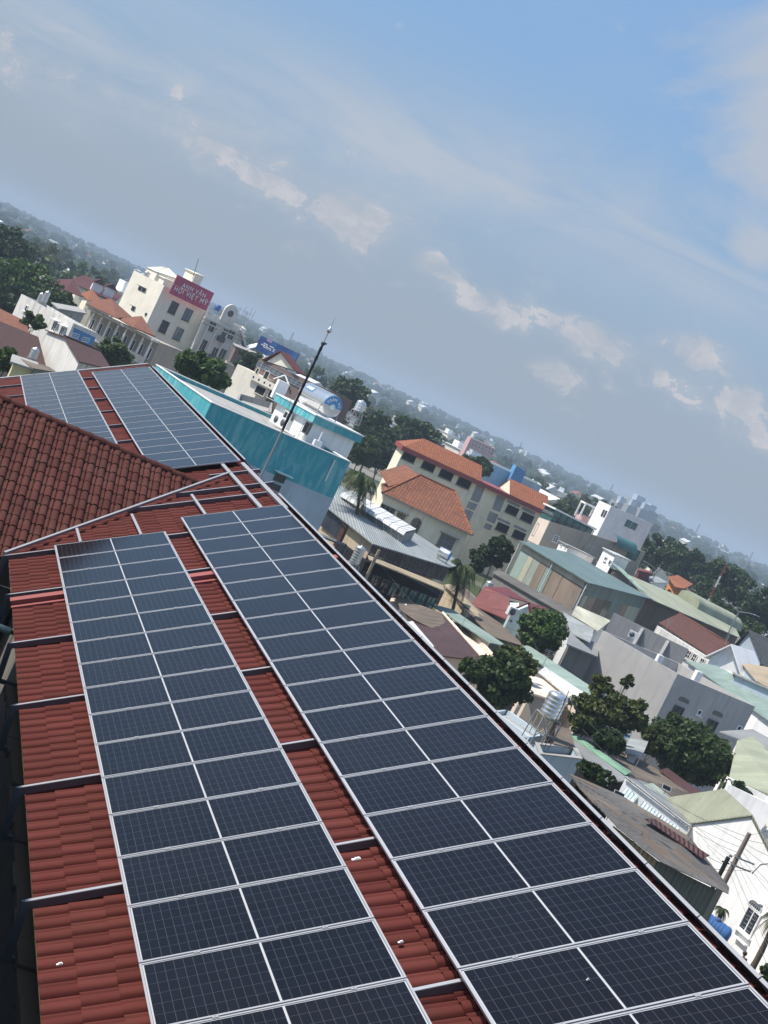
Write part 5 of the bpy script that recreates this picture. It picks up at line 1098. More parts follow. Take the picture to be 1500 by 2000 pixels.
for (p0, p1, mt_, lb) in ((a0, a1, 'c_tan', 'tan corrugated wall'), (a1, a2, 'c_greend', 'dark green grey corrugated wall')):
    for k in range(3):
        u0, u1 = p0 + (p1 - p0) * (k / 3 + .003), p0 + (p1 - p0) * ((k + 1) / 3 - .003); _, tt, nn_ = wallplane(u0, u1); m_ = MB(); of = nn_ * .015 * (k % 2); m_.prism(down([u0 + of, u1 + of, u1 - nn_ * .05, u0 - nn_ * .05], 0), [u0 + of - A3(0, 0, .1), u1 + of - A3(0, 0, .1), u1 - nn_ * .05 - A3(0, 0, .1), u0 - nn_ * .05 - A3(0, 0, .1)]); part(m_, 'wall_panel', MT[mt_], cs, lb)
e_ = TP[3] + A3(-.35, -.1, -.1); _, tt, nn_ = wallplane(a2, e_); m_ = MB(); m_.prism(down([a2, e_, e_ + A3(-.05, 0, 0), a2 + A3(-.05, 0, 0)], 0), [a2, e_, e_ + A3(-.05, 0, 0), a2 + A3(-.05, 0, 0)]); part(m_, 'end_wall', MT['c_greend'], cs)
# utility pole, short post, street light, wires
pb_ = gd(1464, 1627, 62.5); ft = flat(pb_, 0); up_ = thing('utility_pole', 'brown concrete utility pole in front of the white gable house', 'pole', ft)
m_ = MB(); m_.tube([ft, pb_], [.15, .10], 10); part(m_, 'shaft', MT['pole'], up_)
m_ = MB()
for z in (-1.1, -1.45): m_.box(pb_ + A3(.35, -.2, z), (.8, .05, .06)); m_.lathe(pb_ + A3(0, 0, z), [(-.03, .15), (.03, .15)], 10)
for x in (-.28, -.2): m_.lathe(pb_ + A3(x, .1, -1.25), [(0, .03), (.05, .05), (.1, .03)], 8)
part(m_, 'bracket', MT['steel'], up_)
m_ = MB(); m_.tube([pb_ + A3(.7, -.4, -1.45), pb_ + A3(.85, -.45, -.95), pb_ + A3(1.15, -.6, -.72), pb_ + A3(2.0, -1.0, -.85), pb_ + A3(2.6, -1.3, -.95)], .03, 6); part(m_, 'lamp_arm', MT['dsteel'], up_)
m_ = MB(); m_.box(pb_ + A3(2.75, -1.37, -.98), (.5, .2, .1), [unit(A3(.9, -.45, -.1)), unit(A3(.45, .9, 0)), A3(0, 0, 1)]); part(m_, 'lamp_head', MT['pvcw'], up_)
m_ = MB(); p_ = gd(1423, 1674, 60.5); m_.tube([flat(p_, 0), p_], .09, 8); m_.box(p_ - A3(0, 0, .25), (.35, .05, .05)); tag(m_.build('short_post', MT['black'], None, flat(p_, 0)), 'short dark post beside the brown utility pole', 'post')
def wire(a_, c_, sag, lab, r_=.008):
    m1 = MB(); pts = [a_ + (c_ - a_) * i / 12 - A3(0, 0, sag * 4 * (i / 12) * (1 - i / 12)) for i in range(13)]; m1.tube(pts, r_, 4, smooth=False, cap=False)
    tag(m1.build('cable', MT['wire'], None, pts[0]), lab, 'cable', 'overhead cables at the brown pole')
rt = random.Random(9)
for k in range(11):
    z0 = -.15 - .16 * k; s0 = pb_ + A3(rt.uniform(-.1, .1), .05, z0)
    end = gd(1600, 1590 + 52 * k, 52 + rt.uniform(-3, 3)); wire(s0, end, rt.uniform(.05, .3), 'one of many thin cables fanning right from the brown pole')
for k in range(7):
    s0 = pb_ + A3(0, .05, -.2 - .25 * k); end = gd(1180 + 30 * k, 1470 + 22 * k, 78 + 2 * k); wire(s0, end, rt.uniform(.1, .5), 'one of the thin cables running left from the brown pole over the sheds')
for k, (a_, c_) in enumerate((((1232, 1640, 58), (1470, 1700, 62)), ((1040, 1250, 100), (1180, 1440, 80)), ((735, 1090, 97), (905, 1260, 92)), ((735, 1085, 97), (1040, 1245, 104)))): wire(gd(*a_), gd(*c_), .4, 'loose cable slung across the yards, %s from the lower right' % ORD[k])
# little solar lamps on poles
for (u, v, D, lb) in ((1209, 1552, 68, 'small solar lamp panel on a post in front of the white row house'), (1302, 1539, 83, 'small solar lamp panel on a post above the sagging grey roof')):
    c = gd(u, v, D); t_ = thing('solar_lamp', lb, 'lamp', flat(c, c[2] - 1.2)); a_ = unit(A3(.9, -.4, 0)); n_ = unit(A3(-.2, -.55, .8)); b_ = np.cross(n_, a_)
    m_ = MB(); m_.box(c, (.52, .36, .03), [a_, b_, n_]); part(m_, 'frame', MT['alu'], t_); m_ = MB(); m_.box(c + n_ * .018, (.46, .30, .01), [a_, b_, n_]); part(m_, 'cell_sheet', MT['pv'], t_); m_ = MB(); m_.tube([c, c - A3(0, 0, 1.3)], .025, 6); part(m_, 'post', MT['steel'], t_)
# blue plastic tank, person
c = gd(1397, 1815, 66); t_ = thing('blue_water_tank', 'blue plastic tank lying beside the dark green shed wall', 'water tank', c - A3(0, 0, .5)); d_ = unit(A3(.75, -.65, -.1))
m_ = MB(); m_.lathe(c - d_ * .75, [(-.1, 0), (-.06, .28), (.05, .42), (.12, .46)] + [(.2 + .16 * k + dd, .46 - .02 * (dd > 0)) for k in range(6) for dd in (0, .03, .06)] + [(1.25, .46), (1.35, .40), (1.43, .2), (1.44, 0)], 22, d_); part(m_, 'tank_body', MT['bluep'], t_); m_ = MB(); m_.lathe(c + A3(-.1, 0, .42), [(0, .16), (.09, .16), (.1, 0)], 14); part(m_, 'lid', MT['blue2'], t_)
hd = gz(1454.5, 1864, 1.58); ps = thing('person', 'person with short black hair in a maroon top by the white wall, mostly hidden', 'person', flat(hd, 0))
def skin_body(name, nodes, edges, mat, par, sub=2):
    me = bpy.data.meshes.new(name); me.from_pydata([tuple(A3(*p) ) for p, r_ in nodes], edges, []); o = bpy.data.objects.new(name, me); COL.objects.link(o); o.parent = par
    sk = o.modifiers.new('skin', 'SKIN'); 
    for i, (p, r_) in enumerate(nodes): me.skin_vertices[0].data[i].radius = (r_, r_) if not isinstance(r_, tuple) else r_; me.skin_vertices[0].data[i].use_root = i == 0
    s_ = o.modifiers.new('sub', 'SUBSURF'); s_.levels = s_.render_levels = sub; me.materials.append(mat); return o
bn = [((0, 0, .95), (.15, .11)), ((0, 0, 1.15), (.14, .10)), ((0, 0, 1.35), (.17, .11)), ((0, 0, 1.45), .055), ((0, -.01, 1.52), .06), ((0, -.01, 1.60), .085), ((0, 0, 1.67), .07),
      ((.19, 0, 1.38), .055), ((.24, -.02, 1.12), .045), ((.23, -.10, .90), .035), ((.23, -.13, .82), .03), ((-.19, 0, 1.38), .055), ((-.24, -.02, 1.12), .045), ((-.23, -.10, .90), .035), ((-.23, -.13, .82), .03),
      ((.09, 0, .85), .09), ((.10, -.01, .48), .065), ((.10, .02, .09), .045), ((.11, -.12, .04), .035), ((-.09, 0, .85), .09), ((-.10, -.01, .48), .065), ((-.10, .02, .09), .045), ((-.11, -.12, .04), .035)]
be = [(0, 1), (1, 2), (2, 3), (3, 4), (4, 5), (5, 6), (2, 7), (7, 8), (8, 9), (9, 10), (2, 11), (11, 12), (12, 13), (13, 14), (0, 15), (15, 16), (16, 17), (17, 18), (0, 19), (19, 20), (20, 21), (21, 22)]
skin_body('body', bn, be, MT['skin'], ps)
skin_body('top', [((0, 0, .93), (.165, .125)), ((0, 0, 1.15), (.155, .115)), ((0, 0, 1.36), (.185, .125)), ((.20, 0, 1.38), .07), ((.25, -.02, 1.16), .06), ((-.20, 0, 1.38), .07), ((-.25, -.02, 1.16), .06)], [(0, 1), (1, 2), (2, 3), (3, 4), (2, 5), (5, 6)], MT['shirt'], ps)
skin_body('trousers', [((0, 0, .95), (.16, .125)), ((.09, 0, .84), .105), ((.10, -.01, .48), .08), ((.10, .02, .13), .065), ((-.09, 0, .84), .105), ((-.10, -.01, .48), .08), ((-.10, .02, .13), .065)], [(0, 1), (1, 2), (2, 3), (0, 4), (4, 5), (5, 6)], MT['jeans'], ps)
m_ = MB(); hc = ORG[ps.name] + A3(0, .012, 1.63); m_.lathe(hc, [(-.07, .10), (-.02, .108), (.04, .10), (.08, .07), (.10, .03), (.105, 0)], 14); part(m_, 'hair', MT['hair'], ps)
# ------------------------------------------------------------------ left background
AL, AC, AR = (262, 528, 250), (321, 557.5, 240), (409, 604, 245)
am = block('billboard_building', 'tall ivory building with a crimson sign across its top', 'building', AL, AC, AR, 'ivory', 'concrete', .5, 0, None)
for (u, v) in ((338.5, 601), (366, 615), (320, 638), (348, 652)): window(am, AC, AR, u, v, 14, 23, 'dsteel', 'g_blue' if u in (366, 348) else 'g_dark', 1 if u in (338.5, 320) else 2, 1, True)
window(am, AC, AR, 303, 676, 14, 21, 'dsteel', 'g_dark', 2, 1, False); window(am, AC, AR, 331, 690, 14, 21, 'dsteel', 'g_green', 2, 1, False)
window(am, AL, AC, 273.5, 563.5, 5, 6, 'dsteel', 'g_dark', 1, 1, False, hood=True); window(am, AL, AC, 281, 567, 5, 6, 'dsteel', 'g_dark', 1, 1, False, hood=True); window(am, AL, AC, 260, 603, 5, 6, 'dsteel', 'g_blue', 1, 1, False, hood=True); window(am, AL, AC, 285.5, 614, 3, 5, 'dsteel', 'g_dark', 1, 1, False)
sA, sB = gd(346, 536, 239), gd(418, 572, 244); _, t_, n_ = wallplane(sA, sB); t_ = t_ if t_ @ (sB - sA) > 0 else -t_
sg = thing('roof_sign', 'crimson sign with pale capital letters on the tall ivory building', 'sign', (sA + sB) / 2 - A3(0, 0, 3.3)); hgt = 3.25
rows, cols = 2, 5
for i in range(cols):
    for j in range(rows):
        a0 = sA + (sB - sA) * (i / cols + .003); a1 = sA + (sB - sA) * ((i + 1) / cols - .003); z0, z1 = -hgt * j / rows - .015, -hgt * (j + 1) / rows + .015; m_ = MB()
        m_.prism([a0 + A3(0, 0, z1) + n_ * .12, a1 + A3(0, 0, z1) + n_ * .12, a1 + A3(0, 0, z1), a0 + A3(0, 0, z1)], [a0 + A3(0, 0, z0) + n_ * .12, a1 + A3(0, 0, z0) + n_ * .12, a1 + A3(0, 0, z0), a0 + A3(0, 0, z0)]); part(m_, 'sign_panel', MT['signred'], sg)
c = (sA + sB) / 2; letters(sg, 'ANH VĂN', c + n_ * .17 - A3(0, 0, 1.12) + t_ * .15, t_, n_, .98, 'letter', spacing=1.25, ext=.03); letters(sg, 'HỘI VIỆT MỸ', c + n_ * .17 - A3(0, 0, 2.15), t_, n_, 1.05, 'letter', spacing=1.22, ext=.03)
block('roof_room', 'ivory roof room stepped behind the lit side of the tall ivory building', 'roof room', (308, 537, 252), (322, 545, 246), (352, 556, 250), 'ivory', 'ivory', 0, 17.0); hip('roof_room', 'gabled ivory stair head above the crimson sign', 'roof room', (318, 521, 254), (330, 524, 256), (307, 531, 250), (352, 546, 250), 'ivory', 'ivory', 16.5, ov=.1)
block('roof_room', 'small ivory lift house right above the crimson sign', 'roof room', (364, 526, 252), (382, 535, 248), (398, 541, 251), 'ivory', 'ivory', 0, 16.8)
m_ = MB(); p_ = gd(376, 545, 246); m_.tube([p_, gd(388, 505, 246)], .05, 5); m_.box(gd(381, 529, 246), (1, .05, .05)); tag(m_.build('roof_antenna', MT['dsteel'], None, p_), 'thin antenna rod standing beside the crimson sign', 'antenna')
tank_v('roof_water_tank', 'small dull tank on the left parapet of the tall ivory building', 287, 535, 250, 12, 9, 'satin', 2, .2)
cb1, cb2 = gd(404, 612, 241), gd(481, 644, 245); CBL = (400, 609, 246)
cbh = block('column_house', 'ivory house front with tall pilasters and an arched pediment', 'house', gd(400, 606, 250), cb1, cb2, 'ivory2', 'concrete', .4, 0, None)
_, t_, n_ = wallplane(cb1, cb2); t_ = t_ if t_ @ (cb2 - cb1) > 0 else -t_
m_ = MB(); Lw = np.linalg.norm(cb2 - cb1)
for z in (-.9, -1.6): frame_box(m_, (cb1 + cb2) / 2 + n_ * .2 + A3(0, 0, z), t_, n_, Lw + .5, .18, .5)
part(m_, 'cornice', MT['ivory2'], cbh)
for f0 in (.02, .14, .36, .62, .84, .97):
    m_ = MB(); p = cb1 + t_ * Lw * f0 + n_ * .16; m_.tube([p - A3(0, 0, 1.7), flat(p, 3)], .22, 8); part(m_, 'pilaster', MT['ivory2'], cbh)
for (u, v, w_, h_) in ((413.5, 637, 13, 22), (451, 653, 12, 20), (396, 674, 13, 23), (434, 691, 12, 20), (436, 655, 10, 26), (417, 692, 10, 28)): window(cbh, cb1, cb2, u, v, w_, h_, 'ivory2', 'g_dark', 2, 1, True)
for (u, v) in ((430, 661), (412, 698)):
    c = onwall(cb1, cb2, u, v); m_ = MB(); frame_box(m_, c + n_ * .4, t_, n_, 1.3, .9, .5); part(m_, 'balcony', MT['dsteel'], cbh)
c = onwall(cb1, cb2, 449, 612); m_ = MB(); ring = [c + t_ * 1.3 * math.cos(R(a)) + A3(0, 0, 1.5 * math.sin(R(a))) for a in range(0, 181, 15)]; bot = [c - t_ * 1.3 - A3(0, 0, 1.6), c + t_ * 1.3 - A3(0, 0, 1.6)]; q = bot + ring
m_.add([p + n_ * .25 for p in q], [list(range(len(q)))]); m_.add([p - n_ * .1 for p in q], [list(range(len(q)))[::-1]])
for i in range(len(q)): j = (i + 1) % len(q); m_.face([q[i] - n_ * .1, q[j] - n_ * .1, q[j] + n_ * .25, q[i] + n_ * .25])
pd_ = part(m_, 'pediment', MT['ivory2'], cbh); m_ = MB(); m_.lathe(c + n_ * .26, [(0, .55), (.05, .55), (.06, .35), (.02, 0)], 16, n_); part(m_, 'oval_window', MT['dsteel'], pd_)
m_ = MB(); p_ = gd(462, 606, 250); rr2 = random.Random(4)
for k in range(9): m_.tube([p_ + A3(k * .35, 0, -1.5), p_ + A3(k * .35 + rr2.uniform(-.3, .3), 0, rr2.uniform(.3, 1.6))], .035, 4)
for z in (-.4, .4): m_.tube([p_ + A3(0, 0, z), p_ + A3(2.9, 0, z)], .03, 4)
tag(m_.build('roof_railing', MT['steel'], None, p_ - A3(0, 0, 1.5)), 'tangle of grey steel railings behind the arched pediment', 'railing')
m_ = MB(); c = gd(425, 601, 246); m_.lathe(c - A3(0, 0, .5), [(0, .5), (.1, .55), (.9, .55), (1, .3), (1, 0)], 14); tag(m_.build('blue_roof_tank', MT['bluep'], None, c - A3(0, 0, .5)), 'blue plastic tank on the roof left of the arched pediment', 'water tank')
# balcony house with orange roofs in front of it
bA, bB = gd(168, 597, 186), gd(303, 660, 181); _, t_, n_ = wallplane(bA, bB); t_ = t_ if t_ @ (bB - bA) > 0 else -t_; Lw = np.linalg.norm(bB - bA)
bh = thing('balcony_house', 'long house with white balcony columns under two orange hip roofs', 'house', flat((bA + bB) / 2 - n_ * 4, 0))
m_ = MB(); q = [bA - n_ * 1.6, bB - n_ * 1.6, bB - n_ * 9, bA - n_ * 9]; m_.prism(down(q, 0), [p - A3(0, 0, .3) for p in q]); part(m_, 'wall', MT['beige'], bh)
for z in (-.25, -3.4):
    m_ = MB(); c = (bA + bB) / 2 + A3(0, 0, z); frame_box(m_, c - n_ * .7, t_, n_, Lw, .28, 1.8); part(m_, 'floor_slab', MT['whitew'], bh)
for k in range(9):
    m_ = MB(); p = bA + t_ * (.2 + (Lw - .4) * k / 8); m_.tube([p - A3(0, 0, .4), p - A3(0, 0, 6.8)], .12, 8); part(m_, 'column', MT['white'], bh)
for k in range(8):
    for z in (-1.9, -5.1):
        p = bA - n_ * 1.6 + t_ * (.2 + (Lw - .4) * (k + .5) / 8) + A3(0, 0, z); uu, vv = proj(p); window(bh, bA - n_ * 1.6, bB - n_ * 1.6, uu, vv, 9, 22, 'trim', 'inside', 2, 1, False)
m_ = MB(); frame_box(m_, (bA + bB) / 2 + A3(0, 0, -2.95) + n_ * .1, t_, n_, Lw, .75, .08); part(m_, 'balustrade', MT['pinkish'], bh)
def hipfaces(par, faces, mat): 
    m1 = MB()
    for f_ in faces: m1.slab([pt(p) for p in f_], .12)
    return part(m1, 'roof', MT[mat], par)
hipfaces(bh, [[(170, 594, 185), (177, 588, 190), (217, 583, 196), (229, 621, 181.5)], [(217, 583, 196), (257, 618, 193), (229, 621, 181.5)]], 't_orange'); hipfaces(bh, [[(231, 621, 185), (277, 617, 190), (260, 639, 178)], [(277, 617, 190), (304, 657, 182), (260, 639, 178)]], 't_orange')
# white house with tanks and blue end
EL, EC, ER = (42, 574, 150), (144, 631, 138), (191, 651, 146)
eh = block('white_tank_house', 'long white house with a blue panelled end and two roof tanks', 'house', EL, EC, ER, 'whitew', 'concrete', .7, 0, None)
for (u, v) in ((107, 638), (121.5, 648.5)): window(eh, EL, EC, u, v, 7, 18, 'trim', 'g_dark', 2, 1, True, hood=True)
window(eh, EL, EC, 52, 602, 4, 10, 'trim', 'g_dark', 1, 1); panel_on(eh, EC, ER, [(145, 640), (186, 659), (178, 678), (139, 660)], 'blue_panel', 'blue', .05, .01)
for (u, v) in ((146, 655), (166, 663)): window(eh, EC, ER, u, v, 13, 8, 'trim', 'g_dark', 2, 2, False)
tank_v('upright_water_tank', 'left of two ribbed steel tanks on the long white house', 79, 582, 147, 10, 20, 'satin', 5, .3); tank_v('upright_water_tank', 'right and taller of two ribbed steel tanks on the long white house', 90, 580, 146, 11, 23, 'satin', 5, .3)
block('concrete_shell', 'bare grey concrete wall behind the long white house', 'wall', (104, 594, 168), (117, 605, 160), (165, 612, 164), 'concrete', 'concrete', 0, 0)
fh = gable('brown_gable_house', 'worn white gable house with a dark brown roof beyond the far panels', 'house', (126, 657, 121), (196, 686, 126), (155, 706, 112), (219, 722, 118), 'whitew', 't_dark', ridge='t_dark')
mono('big_brown_roof', 'big dark brown tiled roof at the left edge', 'roof', [(-30, 615, 131), (75, 658, 128), (90, 715, 119), (-30, 706, 116)], 'conc_d', 't_dark'); mono('orange_back_roof', 'sunlit orange tiled roof behind the big dark brown roof', 'roof', [(-30, 588, 146), (50, 627, 141), (58, 651, 133), (-30, 617, 134)], 'conc_d', 't_orange')
yh = block('yellow_house', 'small pale yellow house end with a grey brown roof at the far verge', 'house', (30, 699, 92), (27, 712, 88), (64, 722, 88), 'yellow', 'concrete', 0, 0); mono('yellow_house_roof', 'grey brown sloping roof right of the pale yellow wall', 'roof', [(34, 696, 92), (64, 719, 87), (112, 727, 90), (95, 716, 97)], 'conc_d', 'c_oldb')
tank_v('upright_water_tank', 'squat grey tank beside the big dark brown roof', 67, 690, 110, 16, 22, 'satin', 4, .5)
# red roofed cluster
for (nm, lab, fs, mt_) in (('red_roof_villa', 'hipped dark red roof nearest the big left trees', [[(97, 552, 282), (116, 545, 290), (143, 545, 292), (128, 568, 276)], [(143, 545, 292), (163, 580, 282), (128, 568, 276)]], 't_red'),
                           ('red_roof_villa', 'long dark red roof with white dormers left of the tall ivory building', [[(150, 556, 296), (142, 543, 310), (168, 537, 318), (238, 577, 312), (226, 590, 292)]], 't_red'),
                           ('red_roof_villa', 'small orange hipped roof below the long dark red roof', [[(158, 573, 268), (180, 565, 274), (172, 586, 262)], [(180, 565, 274), (202, 592, 268), (172, 586, 262)]], 't_orange2')):
    P_ = [pt(p) for f_ in fs for p in f_]; t_ = thing(nm, lab, 'house', base(P_, 0)); q = [pt(p) for p in fs[0]]; q = ccw(q); zz = min(p[2] for p in q) - .15
    m_ = MB(); q2 = inset(q, .6); m_.prism(down(q2, 0), down(q2, zz)); part(m_, 'wall', MT['cream'], t_); hipfaces(t_, fs, mt_)
for k, (u, v) in enumerate(((188, 563), (212, 572))):
    c = gd(u, v, 298); t_ = thing('dormer', 'white dormer on the long dark red roof, %s from the left' % ORD[k], 'dormer', c - A3(0, 0, 1)); m_ = MB(); m_.box(c, (2, 2.2, 2.0)); part(m_, 'wall', MT['white'], t_); m_ = MB(); m_.prism([c + A3(-1.3, -1.3, 1), c + A3(1.3, -1.3, 1), c + A3(1.3, 1.3, 1), c + A3(-1.3, 1.3, 1)], [c + A3(-.02, -1.3, 2), c + A3(.02, -1.3, 2), c + A3(.02, 1.3, 2), c + A3(-.02, 1.3, 2)]); part(m_, 'roof', MT['t_red'], t_)
block('small_villa', 'white cube villa at the edge of the big left trees', 'house', (80, 535, 300), (92, 541, 294), (112, 551, 298), 'whitew', 'concrete', .4, 0, None)
# right of the tall ivory building
jb = block('brick_shop_house', 'brown brick house half covered by a dark tree right of the ivory front', 'house', (458, 672, 236), (462, 678, 228), (502, 694, 232), 'brown', 'concrete', 0, 0)
block('beige_shop_house', 'low beige house with white curtains below the ivory front', 'house', (441, 703, 222), (443, 708, 216), (470, 720, 220), 'beige', 'concrete', .2, 0, None)
wv = gd(484, 668, 246); t_ = thing('white_fin_house', 'white winged roof house left of the blue billboard', 'house', flat(wv, 0)); m_ = MB(); m_.box(flat(wv, wv[2] / 2 - .5) , (3.4, 4, wv[2] - 1)); part(m_, 'wall', MT['ivory'], t_)
m_ = MB(); m_.slab([wv + A3(-2.3, -2, 1.5), wv + A3(0, -2, -1.0), wv + A3(0, 2, -1.0), wv + A3(-2.3, 2, 1.5)], .2); m_.slab([wv + A3(0, -2, -1.0), wv + A3(2.4, -2, .9), wv + A3(2.4, 2, .9), wv + A3(0, 2, -1.0)], .2); part(m_, 'roof', MT['white'], t_)
q0, q1, q2, q3 = gd(510, 655, 226), gd(583.5, 690.5, 222), gd(571, 717, 222), gd(503.5, 689, 226); bbt = thing('billboard', 'wide dark blue advertising billboard with faint white lettering', 'billboard', flat((q0 + q1) / 2, 0)); _, t_, n_ = wallplane(q0, q1); t_ = t_ if t_ @ (q1 - q0) > 0 else -t_
m, nt, b = newmat('blue_billboard_print'); setp(b, .5, .3); uv_ = uvn(nt); n1 = noise(nt, uv_, .35, 4, .6); sp_ = N(nt, 'ShaderNodeSeparateXYZ'); L(nt, uv_, sp_.inputs[0])
L(nt, mixc(nt, ramp(nt, n1, [(.4, 0), (.65, 1)]), (.022, .055, .19), (.055, .17, .34)), b.inputs['Base Color']); MT['bbprint'] = m
hgt = 2.35; m_ = MB(); m_.prism([q0 - A3(0, 0, hgt), q1 - A3(0, 0, hgt), q1 - A3(0, 0, hgt) - n_ * .3, q0 - A3(0, 0, hgt) - n_ * .3], [q0, q1, q1 - n_ * .3, q0 - n_ * .3]); part(m_, 'panel', MT['bbprint'], bbt)
m_ = MB()
for f0 in (.15, .5, .85): p = q0 + (q1 - q0) * f0 - n_ * .5; m_.tube([flat(p, 0), p], .15, 8)
part(m_, 'post', MT['steel'], bbt)
cc = onwall(q0, q1, 524, 680); letters(bbt, 'Ultra X', cc + n_ * .02 + t_ * .2, t_, n_, .75, 'letter', ext=.01); cc = onwall(q0, q1, 527, 665); m_ = MB(); frame_box(m_, cc + n_ * .02, t_, n_, 1.0, .55, .03); part(m_, 'badge', plain('faint_badge', (.30, .22, .34)), bbt)
for k, (u, v) in enumerate(((519, 672), (531, 678), (514, 674))): cc = onwall(q0, q1, u, v); m_ = MB(); frame_box(m_, cc + n_ * .02, t_, n_, .8, .10, .03); part(m_, 'print_line', MT['letter'], bbt)
# mansion
mA, mB = gd(506, 703, 176), gd(612, 752, 170); _, t_, n_ = wallplane(mA, mB); t_ = t_ if t_ @ (mB - mA) > 0 else -t_; Lw = np.linalg.norm(mB - mA)
mn = thing('tiled_mansion', 'brown tiled mansion with cream arches and a strip of attic windows', 'house', flat((mA + mB) / 2 - n_ * 4, 0)); m_ = MB(); q = [mA, mB, mB - n_ * 8, mA - n_ * 8]; m_.prism(down(q, 0), [p + A3(0, 0, .2) for p in q]); part(m_, 'wall', MT['brown'], mn)
for k in range(12):
    p = mA + t_ * Lw * (k + .5) / 12 - A3(0, 0, .45); uu, vv = proj(p); window(mn, mA, mB, uu, vv, 8, 11, 'steel', 'g_blue', 1, 2, False, fw=.06)
g0, g1 = onwall(mA, mB, 522, 706), onwall(mA, mB, 577, 724); ga_ = onwall(mA, mB, 550, 688.5); m_ = MB(); m_.prism([g0 + n_ * .05, g1 + n_ * .05, g1 - n_ * 1.5, g0 - n_ * 1.5], [ga_ - t_ * .01 + n_ * .05, ga_ + t_ * .01 + n_ * .05, ga_ + t_ * .01 - n_ * 1.5, ga_ - t_ * .01 - n_ * 1.5]); part(m_, 'gable_wall', MT['ivory'], mn)
m_ = MB(); up = A3(0, 0, .15); m_.slab([g0 - t_ * .5 + n_ * .4 + up * 0, ga_ + n_ * .4 + up, ga_ - n_ * 1.6 + up, g0 - t_ * .5 - n_ * 1.6], .14); m_.slab([ga_ + n_ * .4 + up + A3(0, 0, .001), g1 + t_ * .5 + n_ * .4, g1 + t_ * .5 - n_ * 1.6, ga_ - n_ * 1.6 + up + A3(0, 0, .001)], .14); part(m_, 'roof', MT['t_red'], mn)
fA, fB = mA + n_ * 2.0 - t_ * 1.0, mA + n_ * 2.0 + t_ * 3.6; m_ = MB(); q = [fA, fB, fB - n_ * 2.0, fA - n_ * 2.0]; m_.prism(down(q, 0), down(q, fA[2] - 1.5)); part(m_, 'porch_wall', MT['ivory'], mn)
for (u, v, w_, h_) in ((521, 733, 9, 16), (503, 725, 5, 12)):
    window(mn, fA, fB, u, v, w_, h_, 'ivory', 'g_dark', 1, 1, False)
for (u, v, w_) in ((509, 763, 20), (532, 772, 16)): window(mn, fA, fB, u, v, w_, 16, 'ivory', 'inside', 1, 1, False, 'archway')
c = onwall(fA, fB, 515, 746); m_ = MB(); frame_box(m_, c + n_ * .3, t_, n_, 4.2, .75, .2); bal = part(m_, 'balcony', MT['ivory'], mn); m_ = MB()
for k in range(4): frame_box(m_, c + n_ * .41 + t_ * (-1.4 + .95 * k), t_, n_, .22, .22, .03)
part(m_, 'balcony_vents', MT['inside'], bal)
c = onwall(mA, mB, 557, 744); m_ = MB(); e0, e1, e2 = onwall(mA, mB, 538, 742), onwall(mA, mB, 560, 735), onwall(mA, mB, 568, 755)
for a_, c_ in ((e0, e1), (e1, e2)): m_.tube([a_ + n_ * .3, c_ + n_ * .3], .12, 5)
part(m_, 'porch_gable', MT['white'], mn)
block('garden_terrace', 'grey terrace with pots below the brown tiled mansion', 'terrace', (468, 768, 150), (462, 786, 142), (530, 806, 142), 'concrete', 'concrete', .6, 0, None)
# ------------------------------------------------------------------ mid-distance landmarks on the right
bb = block('blue_school', 'long white and blue building behind the orange school roofs', 'building', (912, 881, 318), (917, 887, 312), (1058, 949, 330), 'blueg', 'white', .5, 0, 'cream'); block('blue_tower', 'blue stair tower in the middle of the long white and blue building', 'tower', (1003, 906, 324), (1009, 910, 316), (1028, 921, 319), 'blue', 'blueg', .3, 0, None); block('blue_tower', 'blue grey block at the left end of the long white and blue building', 'tower', (918, 876, 322), (924, 879, 316), (950, 893, 319), 'blueg', 'blueg', .3, 0, None)
pk = block('pink_block', 'large pink block far off among the trees', 'building', (914, 851, 560), (920, 855, 548), (968, 877, 560), 'pinkw', 'white', .6, 0, 'white')
for k in range(7):
    for j in range(2): window(pk, gd(920, 855, 548), gd(968, 877, 560), 925 + 6.2 * k - 2 * j, 862 + 2.9 * k + 6 * j, 3.2, 3.2, 'white', 'g_dark', 1, 1, False)
cb = block('cream_block', 'cream stepped block behind the right-hand trees', 'building', (1291, 1054, 360), (1297, 1057, 352), (1334, 1074, 358), 'cream', 'cream', .6, 0, 'cream')
for k in range(5):
    for j in range(2): window(cb, gd(1297, 1057, 352), gd(1334, 1074, 358), 1302 + 7 * k - 3 * j, 1066 + 3.2 * k + 7 * j, 3.5, 4, 'cream', 'g_dark', 1, 1, False)
oh = thing('orange_roof_house', 'house with a bright orange roof standing among the right-hand trees', 'house', flat(gd(1330, 1140, 262), 0)); hipfaces(oh, [[(1304, 1126, 262), (1324, 1123, 270), (1354, 1141, 262), (1337, 1149, 250), (1318, 1145, 252)]], 't_orange2'); q = inset([gd(1304, 1126, 262), gd(1324, 1123, 270), gd(1354, 1141, 262), gd(1337, 1149, 250)], .6); m_ = MB(); m_.prism(down(q, 0), [p - A3(0, 0, .5) for p in q]); part(m_, 'wall', MT['orangew'], oh)
mono('white_canopy_roof', 'flat white canopy roof left of the bright orange roof', 'roof', [(1248, 1124, 230), (1285, 1126, 236), (1305, 1138, 230), (1272, 1138, 222)], 'white', 'c_greyl')
block('maroon_house', 'small house with a maroon wall behind the beige building', 'house', (1246, 1112, 226), (1250, 1116, 221), (1272, 1120, 224), 'c_maroon', 'c_red', 0, 0)
m_ = None; pA, pB = gd(1381, 1178, 215), gd(1419, 1103, 215); rm = thing('radio_mast', 'slender red and white banded mast above the pale hall', 'mast', flat(pA, 0)); hh = pB[2]
